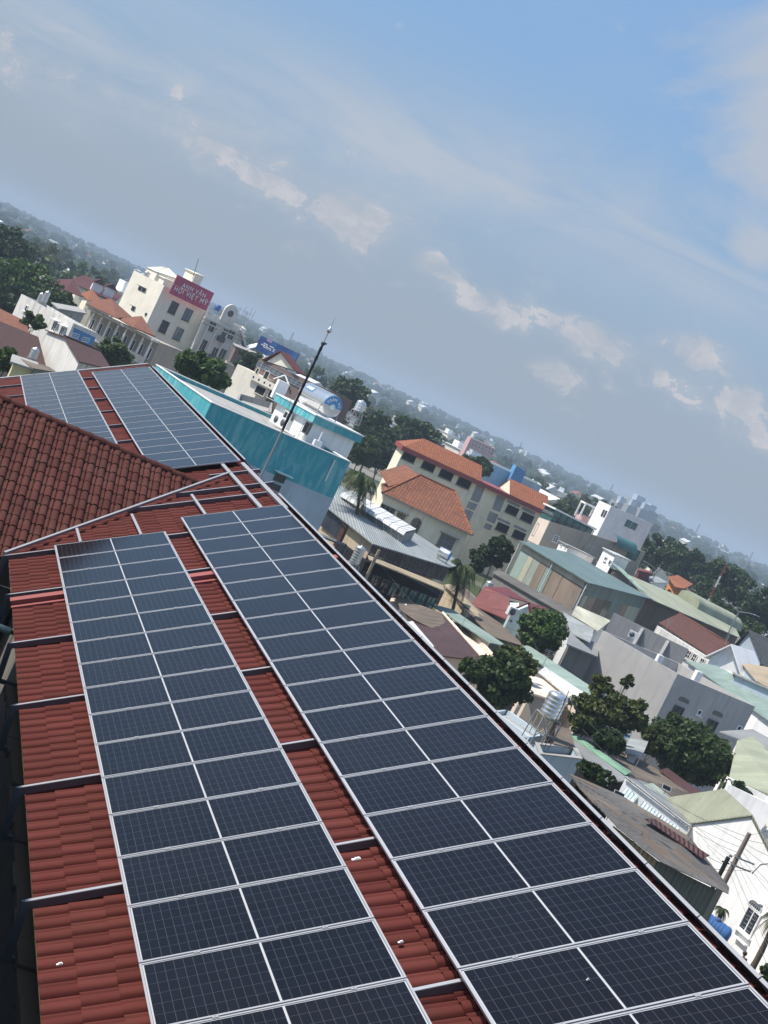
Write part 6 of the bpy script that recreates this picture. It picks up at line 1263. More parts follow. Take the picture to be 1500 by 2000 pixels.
for k in range(9):
    z0, z1 = hh * k / 9, hh * (k + 1) / 9 - .01; m_ = MB()
    for a_ in range(3): o3 = A3(.11 * math.cos(a_ * 2.1), .11 * math.sin(a_ * 2.1), 0); m_.tube([flat(pA, z0) + o3, flat(pA, z1) + o3], .025, 5)
    for j in range(3): m_.tube([flat(pA, z0 + (z1 - z0) * j / 3) + A3(.14, 0, 0), flat(pA, z0 + (z1 - z0) * (j + 1) / 3) + A3(-.1, .1, 0)], .03, 4)
    part(m_, 'mast_section', MT['trim'] if k % 2 else MT['fascia'], rm)
for k, (u, v, D, lb) in enumerate(((1283, 1115, 228, 'twin-armed street lamp beside the flat white canopy'), (1443, 1195, 178, 'twin-armed street lamp behind the right end of the pale hall'))):
    c = gd(u, v, D); t_ = thing('street_lamp', lb, 'street lamp', flat(c, 0), 'twin-armed street lamps'); m_ = MB(); m_.tube([flat(c, 0), c], [.12, .07], 8); part(m_, 'post', MT['steel'], t_)
    for s in (-1, 1): m_ = MB(); m_.tube([c, c + A3(s * 1.0, -.3 * s, .35), c + A3(s * 1.9, -.5 * s, .5)], .05, 6); m_.box(c + A3(s * 2.1, -.55 * s, .5), (.7, .25, .12)); part(m_, 'lamp_arm', MT['steel'], t_)
for k, (u, v, D, h_) in enumerate(((62, 436, 1500, 30), (1013, 878, 1400, 30), (1190, 962, 1300, 32), (1359, 1040, 1300, 30), (1462, 1096, 1200, 28), (563, 672, 900, 26))):
    c = gd(u, v, D); m_ = MB()
    for a_ in range(4): o4 = A3((-1) ** a_ * .6, (-1) ** (a_ // 2) * .6, 0); m_.tube([flat(c, 0) + o4 * 2, c + A3(0, 0, 8) + o4 * .3], .12, 4)
    for j in range(9): z = (c[2] + 8) * j / 9; s_ = 1.2 * (1 - j / 9) + .18 * j / 9; m_.box(flat(c, z), (2 * s_, 2 * s_, .12))
    tag(m_.build('radio_mast', MT['steel'], None, flat(c, 0)), 'thin lattice mast on the skyline, %s of six from the left' % ORD[(0, 2, 3, 4, 5, 1)[k]], 'mast', 'lattice masts on the skyline')

# pale roofs right of the largest mango tree
mono('pale_yellow_roof', 'pale yellow sheet roof right of the largest mango tree', 'roof', [(1440, 1446, 104), (1470, 1438, 107), (1545, 1500, 101), (1545, 1568, 92), (1424, 1520, 95)], 'white', 'c_yel')
mono('blue_grey_strip_roof', 'blue grey strip roof at the foot of the grey house', 'roof', [(1405, 1428, 107), (1470, 1424, 110), (1540, 1462, 106), (1532, 1478, 103)], None, 'c_grey')
block('white_yard_shed', 'low white shed with stepped walls below the pale yellow roof', 'shed', (1420, 1516, 93), (1424, 1532, 90), (1510, 1574, 89), 'white', 'c_greyl', .5, 0, None)

# hazy tower blocks on the right skyline
for k, (u, v, D, w_, h_) in enumerate(((1212, 982, 1500, 15, 30), (1233, 988, 1450, 11, 26), (1245, 979, 1500, 20, 44), (1258, 995, 1450, 13, 30), (1270, 997, 1480, 14, 34))):
    c = gd(u, v, D); t_ = thing('tower_block', 'faint blue hazy tower block on the skyline, %s of five from the left' % ORD[k], 'tower', flat(c, 0), 'hazy tower blocks on the skyline'); top = c[2]
    m_ = MB(); m_.box(flat(c, top / 2), (w_, w_, top)); part(m_, 'wall', MT['grey2'], t_); m_ = MB(); m_.box(flat(c, top + 3), (w_ * .5, w_ * .5, 6)); part(m_, 'roof_room', MT['blueg'], t_)

# roof aerials and more slung cables over the yards
for k, (u, v, D, hp, lb) in enumerate(((688, 1010, 113, 26, 'bent aerial rod on the grey sheet roof by the teal wall'), (930, 1030, 148, 24, 'aerial rod at the right corner of the cream house'), (1150, 1085, 176, 22, 'aerial rod on the teal roof of the striped shed'), (1225, 1150, 165, 20, 'aerial rod between the teal roof and the pale hall'),
     (1110, 1180, 122, 30, 'aerial rod above the pale grey awning'), (1060, 1300, 100, 34, 'aerial rod over the pinkish terrace'), (1240, 1500, 84, 34, 'aerial rod on the green ridged roof'), (1365, 1585, 79, 26, 'aerial rod on the yellow green roof edge'), (1300, 1230, 140, 22, 'aerial rod left of the brick red roof'), (560, 800, 92, 24, 'aerial rod on the far corner of the roof tower'), (905, 1215, 105, 26, 'aerial rod beside the mint canopy'), (1420, 1250, 140, 24, 'aerial rod over the trimmed white gable'))):
    c = gd(u, v, D); h_ = hp * D / FPX; m_ = MB(); m_.tube([c - A3(0, 0, .4), c + A3(0, 0, h_)], .022, 5)
    for j in range(4): m_.tube([c + A3(-.35 + .04 * j, .1 * (j % 2), h_ - .05 - .13 * j), c + A3(.35 - .04 * j, -.1 * (j % 2), h_ - .05 - .13 * j)], .012, 4)
    tag(m_.build('roof_aerial', MT['steel'], None, c - A3(0, 0, .4)), lb, 'aerial')
for k, (a_, c_, lb) in enumerate((((640, 960, 112), (735, 1085, 97), 'loose cable hanging from the teal wall to the pale utility pole'), ((735, 1085, 97), (1110, 1180, 120), 'long cable from the pale utility pole over the mint canopy'), ((735, 1090, 97), (1000, 1195, 119), 'second long cable from the pale utility pole to the mint gable'),
     ((1110, 1180, 120), (1330, 1310, 107), 'cable from the pale awning to the grey house corner'), ((1060, 1300, 98), (1230, 1510, 78), 'cable from the pinkish terrace over the tank tower yard'), ((905, 1150, 120), (1060, 1300, 98), 'cable crossing the old brown roof'), ((1416, 1700, 61), (1290, 1600, 74), 'cable from the brown pole to the white row house'), ((1230, 1510, 78), (1416, 1690, 61), 'cable from the green ridge to the brown pole'))): wire(gd(*a_), gd(*c_), .6, lb, .009)

# pale crumbs of mortar lying on the tiles and one on a panel
for k, (x, y, h, w_, lb) in enumerate(((2.47, -15.75, HT + .085, .13, 'white mortar crumb on the tiles between the near arrays'), (-.72, -16.75, HT + .07, .08, 'white mortar crumb low on the left tile strip'), (2.45, -17.6, HT + .085, .07, 'pale crumb on the tile strip near the bottom beam'), (3.75, -19.1, .008, .035, 'tiny white speck lying on a panel of the near right array'))):
    c = P(x, y, h); m_ = MB(); m_.box(c, (w_ * .75, w_ * .32, .012), AX); m_.box(c + U * w_ * .1 + NN * .01, (w_ * .4, w_ * .25, .012), AX); o_ = m_.build('mortar_crumb', MT['trim'], None, c); tag(o_, lb, 'crumb')
# ------------------------------------------------------------------ ground, far hills
m_ = MB(); G = 4700
m_.face([(-G, -G, 0), (G, -G, 0), (G, G, 0), (-G, G, 0)]); tag(m_.build('ground', MT['ground']), kind='structure')
rg = np.random.default_rng(12)
def vnoise(x, y, s, seed):
    r_ = np.random.default_rng(seed); g_ = r_.random((64, 64)); X, Y = np.abs(x) / s, np.abs(y) / s; i, j = np.floor(X).astype(int), np.floor(Y).astype(int); fx, fy = X - i, Y - j
    fx = fx * fx * (3 - 2 * fx); fy = fy * fy * (3 - 2 * fy); a_ = lambda p, q: g_[(i + p) % 64, (j + q) % 64]
    return (a_(0, 0) * (1 - fx) + a_(1, 0) * fx) * (1 - fy) + (a_(0, 1) * (1 - fx) + a_(1, 1) * fx) * fy
def hillz(D, az):
    k = np.clip((D - 900) / 2000, 0, 1); k = k * k * (3 - 2 * k)
    x, y = D * np.sin(az) + 5000, D * np.cos(az) + 5000
    return k * (9.5 + 5.0 * vnoise(x, y, 420, 3) + 3.0 * vnoise(x, y, 170, 4)) - 1.0 * (1 - k)
na, nd = 260, 60
azs = np.radians(np.linspace(-55, 95, na)); Ds = np.linspace(760, 4300, nd)
AZ, DD = np.meshgrid(azs, Ds, indexing='ij'); Z = hillz(DD, AZ); Z[:, -1] = -2; Z[:, 0] = -2
vv = np.stack([DD * np.sin(AZ), DD * np.cos(AZ), Z], -1).reshape(-1, 3)
ff = [(i * nd + j, i * nd + j + 1, (i + 1) * nd + j + 1, (i + 1) * nd + j) for i in range(na - 1) for j in range(nd - 1)]
me = bpy.data.meshes.new('hills'); me.from_pydata(vv.tolist(), [], [f_[::-1] for f_ in ff]); me.materials.append(MT['woods']); me.polygons.foreach_set('use_smooth', [True] * len(ff)); me.update()
tag(bpy.data.objects.new('hills', me), kind='structure'); COL.objects.link(bpy.data.objects['hills'])
# streets between the yards
m_ = MB()
for q in ([(860, 1148), (900, 1140), (1040, 1262), (990, 1278)], [(1130, 1500), (1240, 1560), (1440, 1760), (1400, 1800)], [(1010, 1270), (1080, 1290), (1190, 1400), (1110, 1420)]): m_.face([gz(*p, .004) for p in q])
tag(m_.build('street', MT['asphalt']), kind='structure')
# ------------------------------------------------------------------ leaves
def quads(rng, C, S, out=None, ratio=.62):
    n = len(C); d = rng.normal(size=(n, 3)); d /= np.linalg.norm(d, axis=1)[:, None]
    nrm = rng.normal(size=(n, 3)) * .8 + A3(0, 0, .55)
    if out is not None: nrm = nrm + out * .7
    nrm /= np.linalg.norm(nrm, axis=1)[:, None]
    a_ = np.cross(d, nrm); a_ /= (np.linalg.norm(a_, axis=1)[:, None] + 1e-9); b_ = np.cross(nrm, a_)
    S = S[:, None]; q = np.stack([C - a_ * S, C - b_ * S * ratio + a_ * S * .1, C + a_ * S, C + b_ * S * ratio + a_ * S * .1], 1)
    return q.reshape(-1, 3)
def quadmesh(name, V, mat):
    n = len(V) // 4; me = bpy.data.meshes.new(name); me.vertices.add(len(V)); me.vertices.foreach_set('co', V.astype(np.float32).ravel())
    me.loops.add(4 * n); me.loops.foreach_set('vertex_index', np.arange(4 * n, dtype=np.int32)); me.polygons.add(n); me.polygons.foreach_set('loop_start', np.arange(0, 4 * n, 4, dtype=np.int32))
    me.materials.append(mat); me.update(calc_edges=True); return me
def crown_pts(rng, R3, ncl, nlf, cr, fill=.25):
    C = []; O_ = []
    for k in range(ncl):
        d = rng.normal(size=3); d /= np.linalg.norm(d); d[2] = d[2] * .9 + .12
        rr = rng.uniform(.62, 1.0) if rng.random() > fill else rng.uniform(.1, .6)
        c = d * rr * A3(*R3); rad = cr * rng.uniform(.65, 1.2) * min(R3)
        n = int(nlf * rng.uniform(.6, 1.3)); q = rng.normal(size=(n, 3)); q /= np.linalg.norm(q, axis=1)[:, None]
        C.append(c + q * (rad * rng.random(n) ** .45)[:, None] * A3(1, 1, .75)); O_.append(q)
    return np.concatenate(C), np.concatenate(O_)
def trunk(mb, b_, top, r0, R3, rng, nb=6):
    b_, top = A3(*b_), A3(*top); mid = (b_ + top) / 2 + A3(rng.uniform(-.2, .2), rng.uniform(-.2, .2), 0)
    mb.tube([b_, mid, top], [r0, r0 * .75, r0 * .5], 8)
    for k in range(nb):
        an = 2 * math.pi * k / nb + rng.uniform(-.3, .3); e = top + A3(math.cos(an) * R3[0] * .7, math.sin(an) * R3[1] * .7, R3[2] * rng.uniform(.0, .7)); s = mid + (top - mid) * rng.uniform(.2, 1)
        mb.tube([s, (s + e) / 2 + A3(0, 0, .15 * R3[2]), e], [r0 * .4, r0 * .26, r0 * .08], 5)
def tree(name, label, u, v, D, rw, rh, leaf, seed, ncl=46, nlf=110, ls=.21, cr=.34, group=None, gnd=0.0, grow=True, cat='tree'):
    rng = np.random.default_rng(seed); c = gd(u, v, D); k = D / FPX; R3 = (rw * k, rw * k * rng.uniform(.85, 1.05), rh * k)
    b_ = flat(c, gnd); t = thing(name, label, cat, b_, group)
    C, O_ = crown_pts(rng, R3, ncl, nlf, cr); V = quads(rng, C, ls * rng.uniform(.6, 1.3, len(C)), O_) + (c - b_)
    o = bpy.data.objects.new('crown', quadmesh('crown', V, MT[leaf])); COL.objects.link(o); o.parent = t
    m1 = MB(); tp = c - A3(0, 0, R3[2] * .35)
    if tp[2] < b_[2] + .3: tp = b_ + A3(0, 0, .3)
    trunk(m1, b_, tp, max(.06, R3[0] * .05), R3, rng); part(m1, 'trunk', MT['bark'], t); return t
TREES = [
 ('mango_tree', 'round dense bright green tree before the maroon and red roofs', 1058, 1238, 113, 46, 46, 'leaf3', 1, 90, 130, .17),
 ('mango_tree', 'broad olive green tree along the solar roof edge, left of the tall ribbed tank', 978, 1335, 88, 58, 54, 'leaf', 2, 90, 140, .16),
 ('mango_tree', 'upper bushy tree with pale blossoms beside the brown roof', 1010, 1292, 93, 46, 28, 'leaf2', 3, 50, 110, .16),
 ('mango_tree', 'small dark tree at the lower tip of the brown roof', 925, 1312, 86, 30, 26, 'leaf', 4, 30, 110, .15),
 ('mango_tree', 'brownish olive tree just right of the tall ribbed tank', 1152, 1402, 88, 40, 42, 'leaf2', 5, 60, 120, .16),
 ('mango_tree', 'olive tree left of the blue banded tank', 1215, 1395, 90, 45, 42, 'leaf2', 6, 70, 120, .16),
 ('mango_tree', 'narrow leafy top before the long green roof end', 1172, 1342, 90, 20, 24, 'leaf2', 7, 24, 100, .15),
 ('thin_tree', 'thin pruned sprig rising before the pale wall of the grey house', 1225, 1332, 91, 11, 24, 'leaf2', 8, 12, 70, .15),
 ('mango_tree', 'dark low tree under the blue banded tank', 1190, 1446, 86, 34, 26, 'leafd', 9, 40, 110, .16),
 ('mango_tree', 'largest broad mango tree before the shaded grey house side', 1345, 1475, 101, 88, 60, 'leaf', 10, 150, 150, .17),
 ('mango_tree', 'olive shoots on the left of the largest mango tree', 1275, 1450, 99, 30, 34, 'leaf2', 11, 40, 100, .16),
 ('garden_tree', 'tall dark green tree before the school windows', 972, 1080, 152, 26, 38, 'leafd', 12, 50, 110, .2),
 ('garden_tree', 'smaller dark tree at the corner of the cream house', 934, 1096, 150, 20, 30, 'leafd', 13, 34, 100, .2),
 ('garden_tree', 'dark green tree between the dark brown gable and the balcony house', 226, 692, 152, 36, 28, 'leaf', 14, 50, 120, .22),
 ('garden_tree', 'broad bright tree behind the pale teal parapet', 392, 722, 125, 56, 32, 'leaf3', 15, 80, 130, .2),
 ('garden_tree', 'left edge bush behind the far verge', 14, 706, 101, 34, 22, 'leaf', 17, 30, 110, .18),
 ('big_tree', 'tallest dark tree at the left edge reaching the skyline', 5, 500, 262, 50, 56, 'leafd', 18, 90, 130, .36),
 ('big_tree', 'big bright green tree at the left edge behind the white tank house', 40, 560, 215, 66, 50, 'leaf3', 19, 110, 130, .3),
 ('big_tree', 'green tree between the big bright tree and the white tank house roof', 110, 588, 205, 40, 22, 'leaf', 20, 50, 110, .28),
 ('big_tree', 'dark tree in the shade under the big bright tree', 15, 600, 200, 45, 26, 'leafd', 21, 50, 110, .28),
 ('thin_tree', 'open leafed small tree before the long white house', 66, 630, 139, 24, 26, 'leaf', 22, 20, 60, .24),
 ('garden_tree', 'dark tree hanging over the brown brick house', 484, 712, 208, 24, 28, 'leafd', 23, 40, 110, .26),
 ('big_tree', 'big dark tree behind the roof tower, nearest the palm', 736, 852, 262, 52, 42, 'leafd', 24, 80, 130, .34),
 ('big_tree', 'big dark tree behind the left end of the school', 810, 850, 275, 50, 34, 'leafd', 25, 80, 120, .34),
 ('big_tree', 'dark tree filling the gap between the palm and the school end', 748, 892, 238, 40, 32, 'leafd', 44, 60, 110, .32),
 ('big_tree', 'lower dark tree just right of the teal wall end', 706, 884, 226, 34, 34, 'leaf', 45, 50, 110, .3),
 ('big_tree', 'dark tree behind the lying tank', 684, 772, 300, 38, 32, 'leafd', 26, 60, 110, .36),
 ('big_tree', 'dark tree above the left orange school roof', 935, 912, 272, 34, 20, 'leafd', 27, 44, 110, .34),
 ('big_tree', 'dark tree behind the glass room', 1108, 1012, 282, 34, 26, 'leafd', 28, 44, 110, .34),
 ('big_tree', 'dark tree right of the small white house and the beige building', 1290, 1085, 302, 52, 34, 'leafd', 29, 60, 120, .36),
 ('big_tree', 'dark tree behind the bright orange roof', 1345, 1110, 296, 52, 38, 'leafd', 30, 66, 120, .36),
 ('big_tree', 'dark broad tree behind the banded mast', 1412, 1150, 276, 60, 48, 'leafd', 31, 80, 120, .35),
 ('big_tree', 'dark tree at the right edge behind the street lamp', 1480, 1195, 246, 44, 48, 'leafd', 32, 60, 120, .32),
 ('big_tree', 'dark green tree right of the bright orange roof', 1390, 1190, 236, 44, 30, 'leafd', 33, 50, 120, .3),
 ('big_tree', 'low green tree before the plain white gable', 1470, 1240, 205, 34, 24, 'leaf', 34, 40, 110, .28),
 ('shrub', 'dark shrubs beside the flat white canopy', 1292, 1160, 214, 30, 12, 'leafd', 35, 26, 90, .26),
 ('shrub', 'dark bush in the gap right of the yellow green roof', 1450, 1560, 92, 40, 26, 'leafd', 36, 40, 100, .17),
 ('shrub', 'dark plants in the gap under the grey left slope of the green ridged house', 1165, 1512, 71, 44, 14, 'leafd', 38, 36, 90, .14),
 ('shrub', 'bush beside the solar roof edge above the old corrugated shed', 1138, 1548, 61, 15, 22, 'leaf', 39, 20, 90, .11),
 ('shrub', 'second bush beside the old corrugated shed, nearer the tan wall', 1166, 1578, 59, 13, 16, 'leaf', 40, 16, 80, .11),
 ('shrub', 'bright grass tuft at the lower right corner', 1492, 1905, 60, 14, 22, 'leaf3', 41, 14, 80, .12),
]
for a_ in TREES:
    nm, lb, u, v, D, rw, rh, lf, sd_, ncl, nlf, ls = a_; tree(nm, lb, u, v, D, rw, rh, lf, sd_, ncl, nlf, ls, cat='shrub' if nm == 'shrub' else 'tree')
# ------------------------------------------------------------------ palms
def palm(label, u, v, D, rpx, seed, nf=15, base_uv=None, dry=3, name='palm_tree', up=.55):
    rng = np.random.default_rng(seed); c = gd(u, v, D); L0 = rpx * D / FPX; b_ = flat(c, 0) if base_uv is None else flat(gd(*base_uv, D), 0)
    t = thing(name, label, 'palm', b_); m1 = MB(); n = 9; pts = [b_ + (c - b_) * (i / n) + A3(math.sin(i / n * 3) * .15, 0, 0) for i in range(n + 1)]
    m1.tube(pts, [.17 - .07 * i / n + (.012 if i % 2 else 0) for i in range(n + 1)], 9); part(m1, 'trunk', MT['bark'], t)
    for k in range(nf):
        an = 2 * math.pi * k / nf * 1.0 + rng.uniform(-.2, .2); lift = rng.uniform(-.35, 1.0) * up + .12; ln = L0 * rng.uniform(.85, 1.15); dh = A3(math.cos(an), math.sin(an), 0); isdry = k < dry
        if isdry: lift = -.7
        R_ = []; ns = 14
        for i in range(ns + 1):
            s = i / ns; R_.append(c + dh * ln * s * (.95 - .25 * s) + A3(0, 0, ln * (lift * s - (.75 + .2 * lift) * s * s)))
        V = []; side = np.cross(dh, A3(0, 0, 1))
        for i in range(1, ns + 1):
            for sgn in (-1, 1):
                for h_ in (0, .5):
                    p = R_[i - 1] + (R_[i] - R_[i - 1]) * (1 - h_); w_ = ln * .26 * math.sin(math.pi * min(1, (i - h_) / ns * .85 + .12)) * rng.uniform(.8, 1.15)
                    tip = p + side * sgn * w_ * .8 + (R_[i] - R_[i - 1]) * 1.2 - A3(0, 0, w_ * rng.uniform(.45, .75)); bw = ln * .016
                    dd = unit(R_[i] - R_[i - 1]) * bw; V += [p - dd, p + dd, tip + dd * .3, tip - dd * .3]
        V = np.array(V) - b_; o = bpy.data.objects.new('frond', quadmesh('frond', V, MT['dry' if isdry else 'palm'])); COL.objects.link(o); o.parent = t; ORG[o.name] = b_
        m2 = MB(); m2.tube(R_, [.035 - .03 * i / ns for i in range(ns + 1)], 5); part(m2, 'midrib', MT['dry' if isdry else 'palm'], o)
palm('coconut palm with drooping fronds between the teal building and the cream house', 706, 930, 112, 66, 50, 26, (752, 1030), 3)
palm('darker palm with dry skirt beside the stained dark fascia', 902, 1105, 118, 56, 51, 30, (905, 1190), 7, up=.75)
palm('dark spiky plant between the green grey shed and the barred window', 1411, 1775, 68, 22, 52, 16, None, 1, 'spiky_plant', .5)
palm('palm at the right edge with a dry skirt before the white wall', 1516, 1790, 70, 34, 53, 18, None, 6)
# ------------------------------------------------------------------ farther trees and houses
def proto_tree(seed, ncl, nlf, ls, lf):
    rng = np.random.default_rng(seed); R3 = (4.2, 4.0, 3.6); C, O_ = crown_pts(rng, R3, ncl, nlf, .38); V = quads(rng, C, ls * rng.uniform(.6, 1.4, len(C)), O_) + A3(0, 0, 6.2)
    cm_ = quadmesh('crown', V, MT[lf]); m1 = MB(); trunk(m1, (0, 0, 0), (0, 0, 5), .25, R3, rng, 4); return cm_, m1.mesh('trunk', MT['bark'], np.zeros(3)), V
PR = [proto_tree(70 + i, 26, 34, .55, lf) for i, lf in enumerate(('leafd', 'leaf', 'leafd', 'leaf', 'leaf2'))]
rng = np.random.default_rng(31)
def hz(x, y):
    D = math.hypot(x, y); return float(hillz(np.array(D), np.array(math.atan2(x, y)))) if D > 760 else 0.0
KEEP = [(900, 875, 1070, 985, 335), (1240, 1040, 1345, 1095, 365), (905, 840, 980, 895, 565), (225, 500, 500, 700, 255), (1140, 960, 1290, 1060, 262), (500, 640, 600, 730, 230), (90, 525, 245, 600, 318)]
def blocked(u, v, D, pad=0):
    return any(x0 - pad < u < x1 + pad and y0 - pad < v < y1 + pad and D < d_ for x0, y0, x1, y1, d_ in KEEP)
HOUSES = []
placed = []
def try_place(elo, ehi, n, rad):
    out = []; tries = 0
    while len(out) < n and tries < n * 40:
        tries += 1; az = R(rng.uniform(-10.5, 41)); el = math.exp(rng.uniform(math.log(elo), math.log(ehi))); D = 18 / math.tan(R(el)); x, y = D * math.sin(az), D * math.cos(az)
        uu = proj((x, y, 5)); 
        if not (-60 < uu[0] < 1560 and 330 < uu[1] < 1300): continue
        if D < 420 and (az > R(14) and D < 340): continue
        if blocked(uu[0], uu[1], D, 25): continue
        if any((x - px_) ** 2 + (y - py_) ** 2 < (rad + pr0) ** 2 * .5 for px_, py_, pr0 in placed): continue
        placed.append((x, y, rad)); out.append((x, y, D))
    return out
# houses first, so that trees stand beside them
def house_proto(kind, seed):
    r_ = random.Random(seed); w_, d_, h_ = r_.uniform(6, 11), r_.uniform(7, 12), r_.uniform(3.5, 9); m1 = MB(); m1.prism([(-w_ / 2, -d_ / 2, -2), (w_ / 2, -d_ / 2, -2), (w_ / 2, d_ / 2, -2), (-w_ / 2, d_ / 2, -2)], [(-w_ / 2, -d_ / 2, h_), (w_ / 2, -d_ / 2, h_), (w_ / 2, d_ / 2, h_), (-w_ / 2, d_ / 2, h_)])
    m2 = MB(); e = .5; E = [A3(-w_ / 2 - e, -d_ / 2 - e, h_ + .01), A3(w_ / 2 + e, -d_ / 2 - e, h_ + .01), A3(w_ / 2 + e, d_ / 2 + e, h_ + .01), A3(-w_ / 2 - e, d_ / 2 + e, h_ + .01)]
    if kind == 'flat': m2.prism(E, [p + A3(0, 0, .25) for p in E]); m2.prism([(-w_ / 4, -1, h_ + .26), (w_ / 8, -1, h_ + .26), (w_ / 8, 2, h_ + .26), (-w_ / 4, 2, h_ + .26)], [(-w_ / 4, -1, h_ + 2.6), (w_ / 8, -1, h_ + 2.6), (w_ / 8, 2, h_ + 2.6), (-w_ / 4, 2, h_ + 2.6)])
    elif kind == 'gable': m2.prism(E, [A3(-.01, -d_ / 2 - e, h_ + w_ * .25), A3(.01, -d_ / 2 - e, h_ + w_ * .25), A3(.01, d_ / 2 + e, h_ + w_ * .25), A3(-.01, d_ / 2 + e, h_ + w_ * .25)])
    else: m2.prism(E, [A3(-.5, -d_ / 5, h_ + w_ * .28), A3(.5, -d_ / 5, h_ + w_ * .28), A3(.5, d_ / 5, h_ + w_ * .28), A3(-.5, d_ / 5, h_ + w_ * .28)])
    wins = []
    for s, n_ in ((-1, int(w_ // 2.4)), (0, int(d_ // 2.4))):
        for k in range(n_):
            for z in ([h_ - 1.8] + ([h_ - 5] if h_ > 6.4 else [])):
                mm = MB()
                if s: mm.box((-w_ / 2 + w_ * (k + .5) / n_, -d_ / 2 - .02, z), (1.1, .1, 1.4))
                else: mm.box((-w_ / 2 - .02, -d_ / 2 + d_ * (k + .5) / n_, z), (.1, 1.1, 1.4))
                wins.append(mm)
    return m1, m2, wins
HP = []
for i, (kind, wl, rf) in enumerate((('flat', 'white', 'concrete'), ('gable', 'white', 't_red'), ('hip', 'cream', 't_orange2'), ('gable', 'whitew', 'c_greyl'), ('flat', 'ivory', 'trim'), ('hip', 'white', 't_brown'), ('gable', 'cream', 'c_white'), ('flat', 'blueg', 'concrete'))):
    m1, m2, wins = house_proto(kind, i + 40); a_ = m1.mesh('wall', MT[wl], np.zeros(3)); c_ = m2.mesh('roof', MT[rf], np.zeros(3)); ws_ = [x.mesh('window', MT['g_dark'], np.zeros(3)) for x in wins]
    mm = MB(); mm.v = m1.v + m2.v; mm.f = m1.f + [[q + len(m1.v) for q in f_] for f_ in m2.f]; mm.uv = m1.uv + m2.uv; mm.mi = m1.mi + [1] * len(m2.mi); mm.sm = m1.sm + m2.sm
    HP.append((a_, c_, ws_, mm.mesh('house', [MT[wl], MT[rf]], np.zeros(3)), kind, ('white', 'white', 'cream', 'white', 'ivory', 'white', 'cream', 'blue grey')[i], ('flat grey', 'red', 'orange', 'pale grey', 'flat white', 'brown', 'white', 'flat grey')[i]))
spots = try_place(.8, 3.0, 80, 8) + try_place(.36, .85, 140, 7) + try_place(.22, .38, 35, 9)
for x, y, D in spots:
    k = int(rng.integers(0, 8)); a_, c_, ws_, one, kind, wc, rc = HP[k]; z = hz(x, y); rzv = float(rng.choice([R(20), R(-25), R(35), R(5)]) + rng.uniform(-.2, .2)); s = float(rng.uniform(.85, 1.25))
    lab = 'distant %s house with a %s roof among the trees below the skyline' % (wc, rc); grp = 'distant houses among the trees'
    if D < 520:
        t = thing('house', lab, 'house', (x, y, z), grp); t.rotation_euler = (0, 0, rzv); t.scale = (s, s, s)
        for nme, q in (('wall', a_), ('roof', c_)): o = bpy.data.objects.new(nme, q); COL.objects.link(o); o.parent = t
        for q in ws_: o = bpy.data.objects.new('window', q); COL.objects.link(o); o.parent = t
    else:
        o = bpy.data.objects.new('house', one); COL.objects.link(o); o.location = (x, y, z); o.rotation_euler = (0, 0, rzv); o.scale = (s, s, s); tag(o, lab, 'house', grp)
tsp = try_place(1.0, 3.6, 130, 4.0) + try_place(.5, 1.0, 60, 5)
for x, y, D in tsp:
    k = int(rng.integers(0, 5)); s = float(rng.uniform(.75, 1.35)); t = thing('tree', 'distant dark green tree among the houses below the skyline', 'tree', (x, y, hz(x, y)), 'distant trees among the houses'); t.rotation_euler = (0, 0, float(rng.uniform(0, 6.28))); t.scale = (s, s, s * float(rng.uniform(.85, 1.15)))
    for nme, q in (('crown', PR[k][0]), ('trunk', PR[k][1])): o = bpy.data.objects.new(nme, q); COL.objects.link(o); o.parent = t
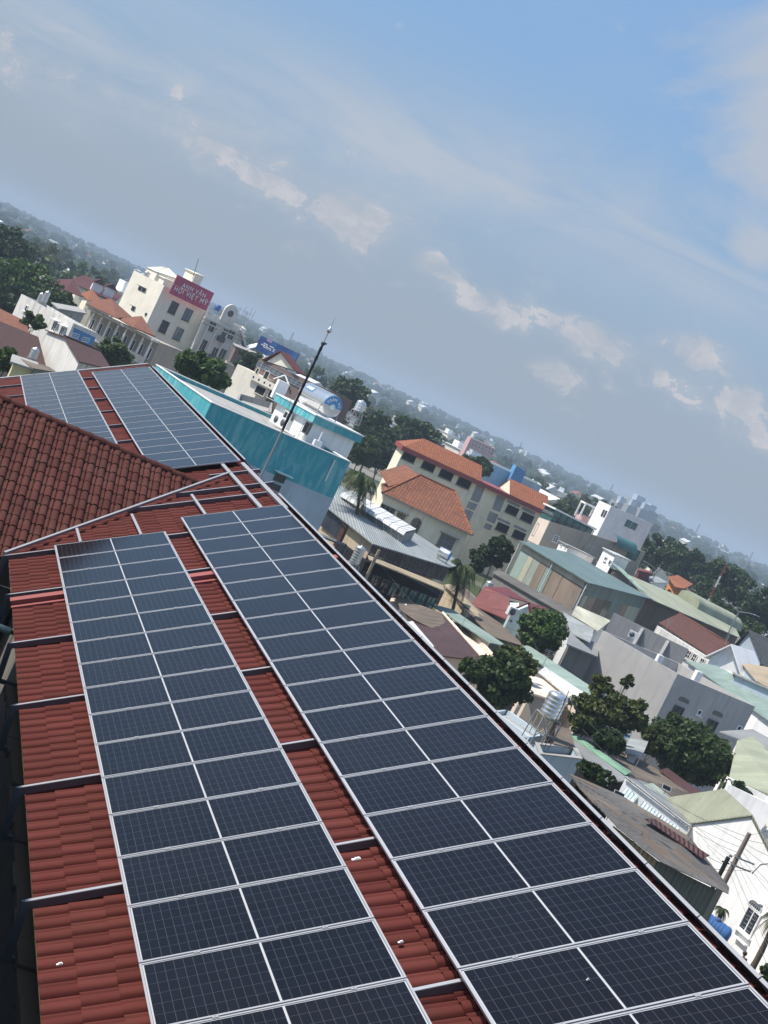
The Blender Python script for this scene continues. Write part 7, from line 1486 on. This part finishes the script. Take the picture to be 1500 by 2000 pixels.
# the wooded mass beyond: too many trees to count, one object
rr_ = np.random.default_rng(77); Vf = []
def low(seed):
    r2_ = np.random.default_rng(seed); Vs = []
    for k in range(3):
        cx, cy, cz = r2_.uniform(-1.8, 1.8), r2_.uniform(-1.8, 1.8), r2_.uniform(3.6, 5.6); rr = r2_.uniform(2.2, 3.4); P_ = []
        for i in range(6):
            th = math.pi * i / 5
            P_.append([A3(cx + rr * math.sin(th) * math.cos(2 * math.pi * j / 9 + .3 * i) * (jx := r2_.uniform(.8, 1.2)), cy + rr * math.sin(th) * math.sin(2 * math.pi * j / 9 + .3 * i) * jx, cz + rr * .85 * math.cos(th) * r2_.uniform(.88, 1.12)) for j in range(9)])
        for i in range(5):
            for j in range(9): Vs += [P_[i + 1][j], P_[i + 1][(j + 1) % 9], P_[i][(j + 1) % 9], P_[i][j]]
    return np.array(Vs)
LP = [low(200 + i) for i in range(6)]; cnt = 0
while cnt < 3100:
    az = R(rr_.uniform(-11, 42)); el = math.exp(rr_.uniform(math.log(.12), math.log(1.35))); h0 = 18 - 4 * (el < .5); D = h0 / math.tan(R(el))
    D = min(D, 3300 * rr_.uniform(.8, 1.0)); x, y = D * math.sin(az), D * math.cos(az); uu = proj((x, y, 5))
    cnt += 1
    if not (-60 < uu[0] < 1560) or blocked(uu[0], uu[1], D, 12): continue
    if any((x - px_) ** 2 + (y - py_) ** 2 < (pr0 + 3) ** 2 for px_, py_, pr0 in placed[:280]): continue
    if D < 900 and vnoise(np.array(x + 5000), np.array(y + 5000), 60, 8) < .35: continue
    s = rr_.uniform(.6, 1.15) * (1 + D / 5000); an = rr_.uniform(0, 6.28); ca, sa = math.cos(an), math.sin(an); q = LP[cnt % 6] * s
    Vf.append(np.stack([q[:, 0] * ca - q[:, 1] * sa + x, q[:, 0] * sa + q[:, 1] * ca + y, q[:, 2] + hz(x, y) - 1.0], 1))
o = bpy.data.objects.new('woodland', quadmesh('woodland', np.concatenate(Vf), MT['farcrown'])); COL.objects.link(o); tag(o, kind='stuff')
# ------------------------------------------------------------------ humid air
m = bpy.data.materials.new('haze_air'); m.use_nodes = True; nt = m.node_tree; nt.nodes.clear(); o_ = N(nt, 'ShaderNodeOutputMaterial'); pv_ = N(nt, 'ShaderNodeVolumePrincipled')
pv_.inputs['Color'].default_value = (.62, .76, .90, 1); pv_.inputs['Density'].default_value = .00035; pv_.inputs['Anisotropy'].default_value = .0; L(nt, pv_.outputs[0], o_.inputs['Volume'])
m_ = MB(); m_.box((0, 0, 29.5), (9700, 9700, 61)); hzo = m_.build('haze', m); tag(hzo, kind='stuff')
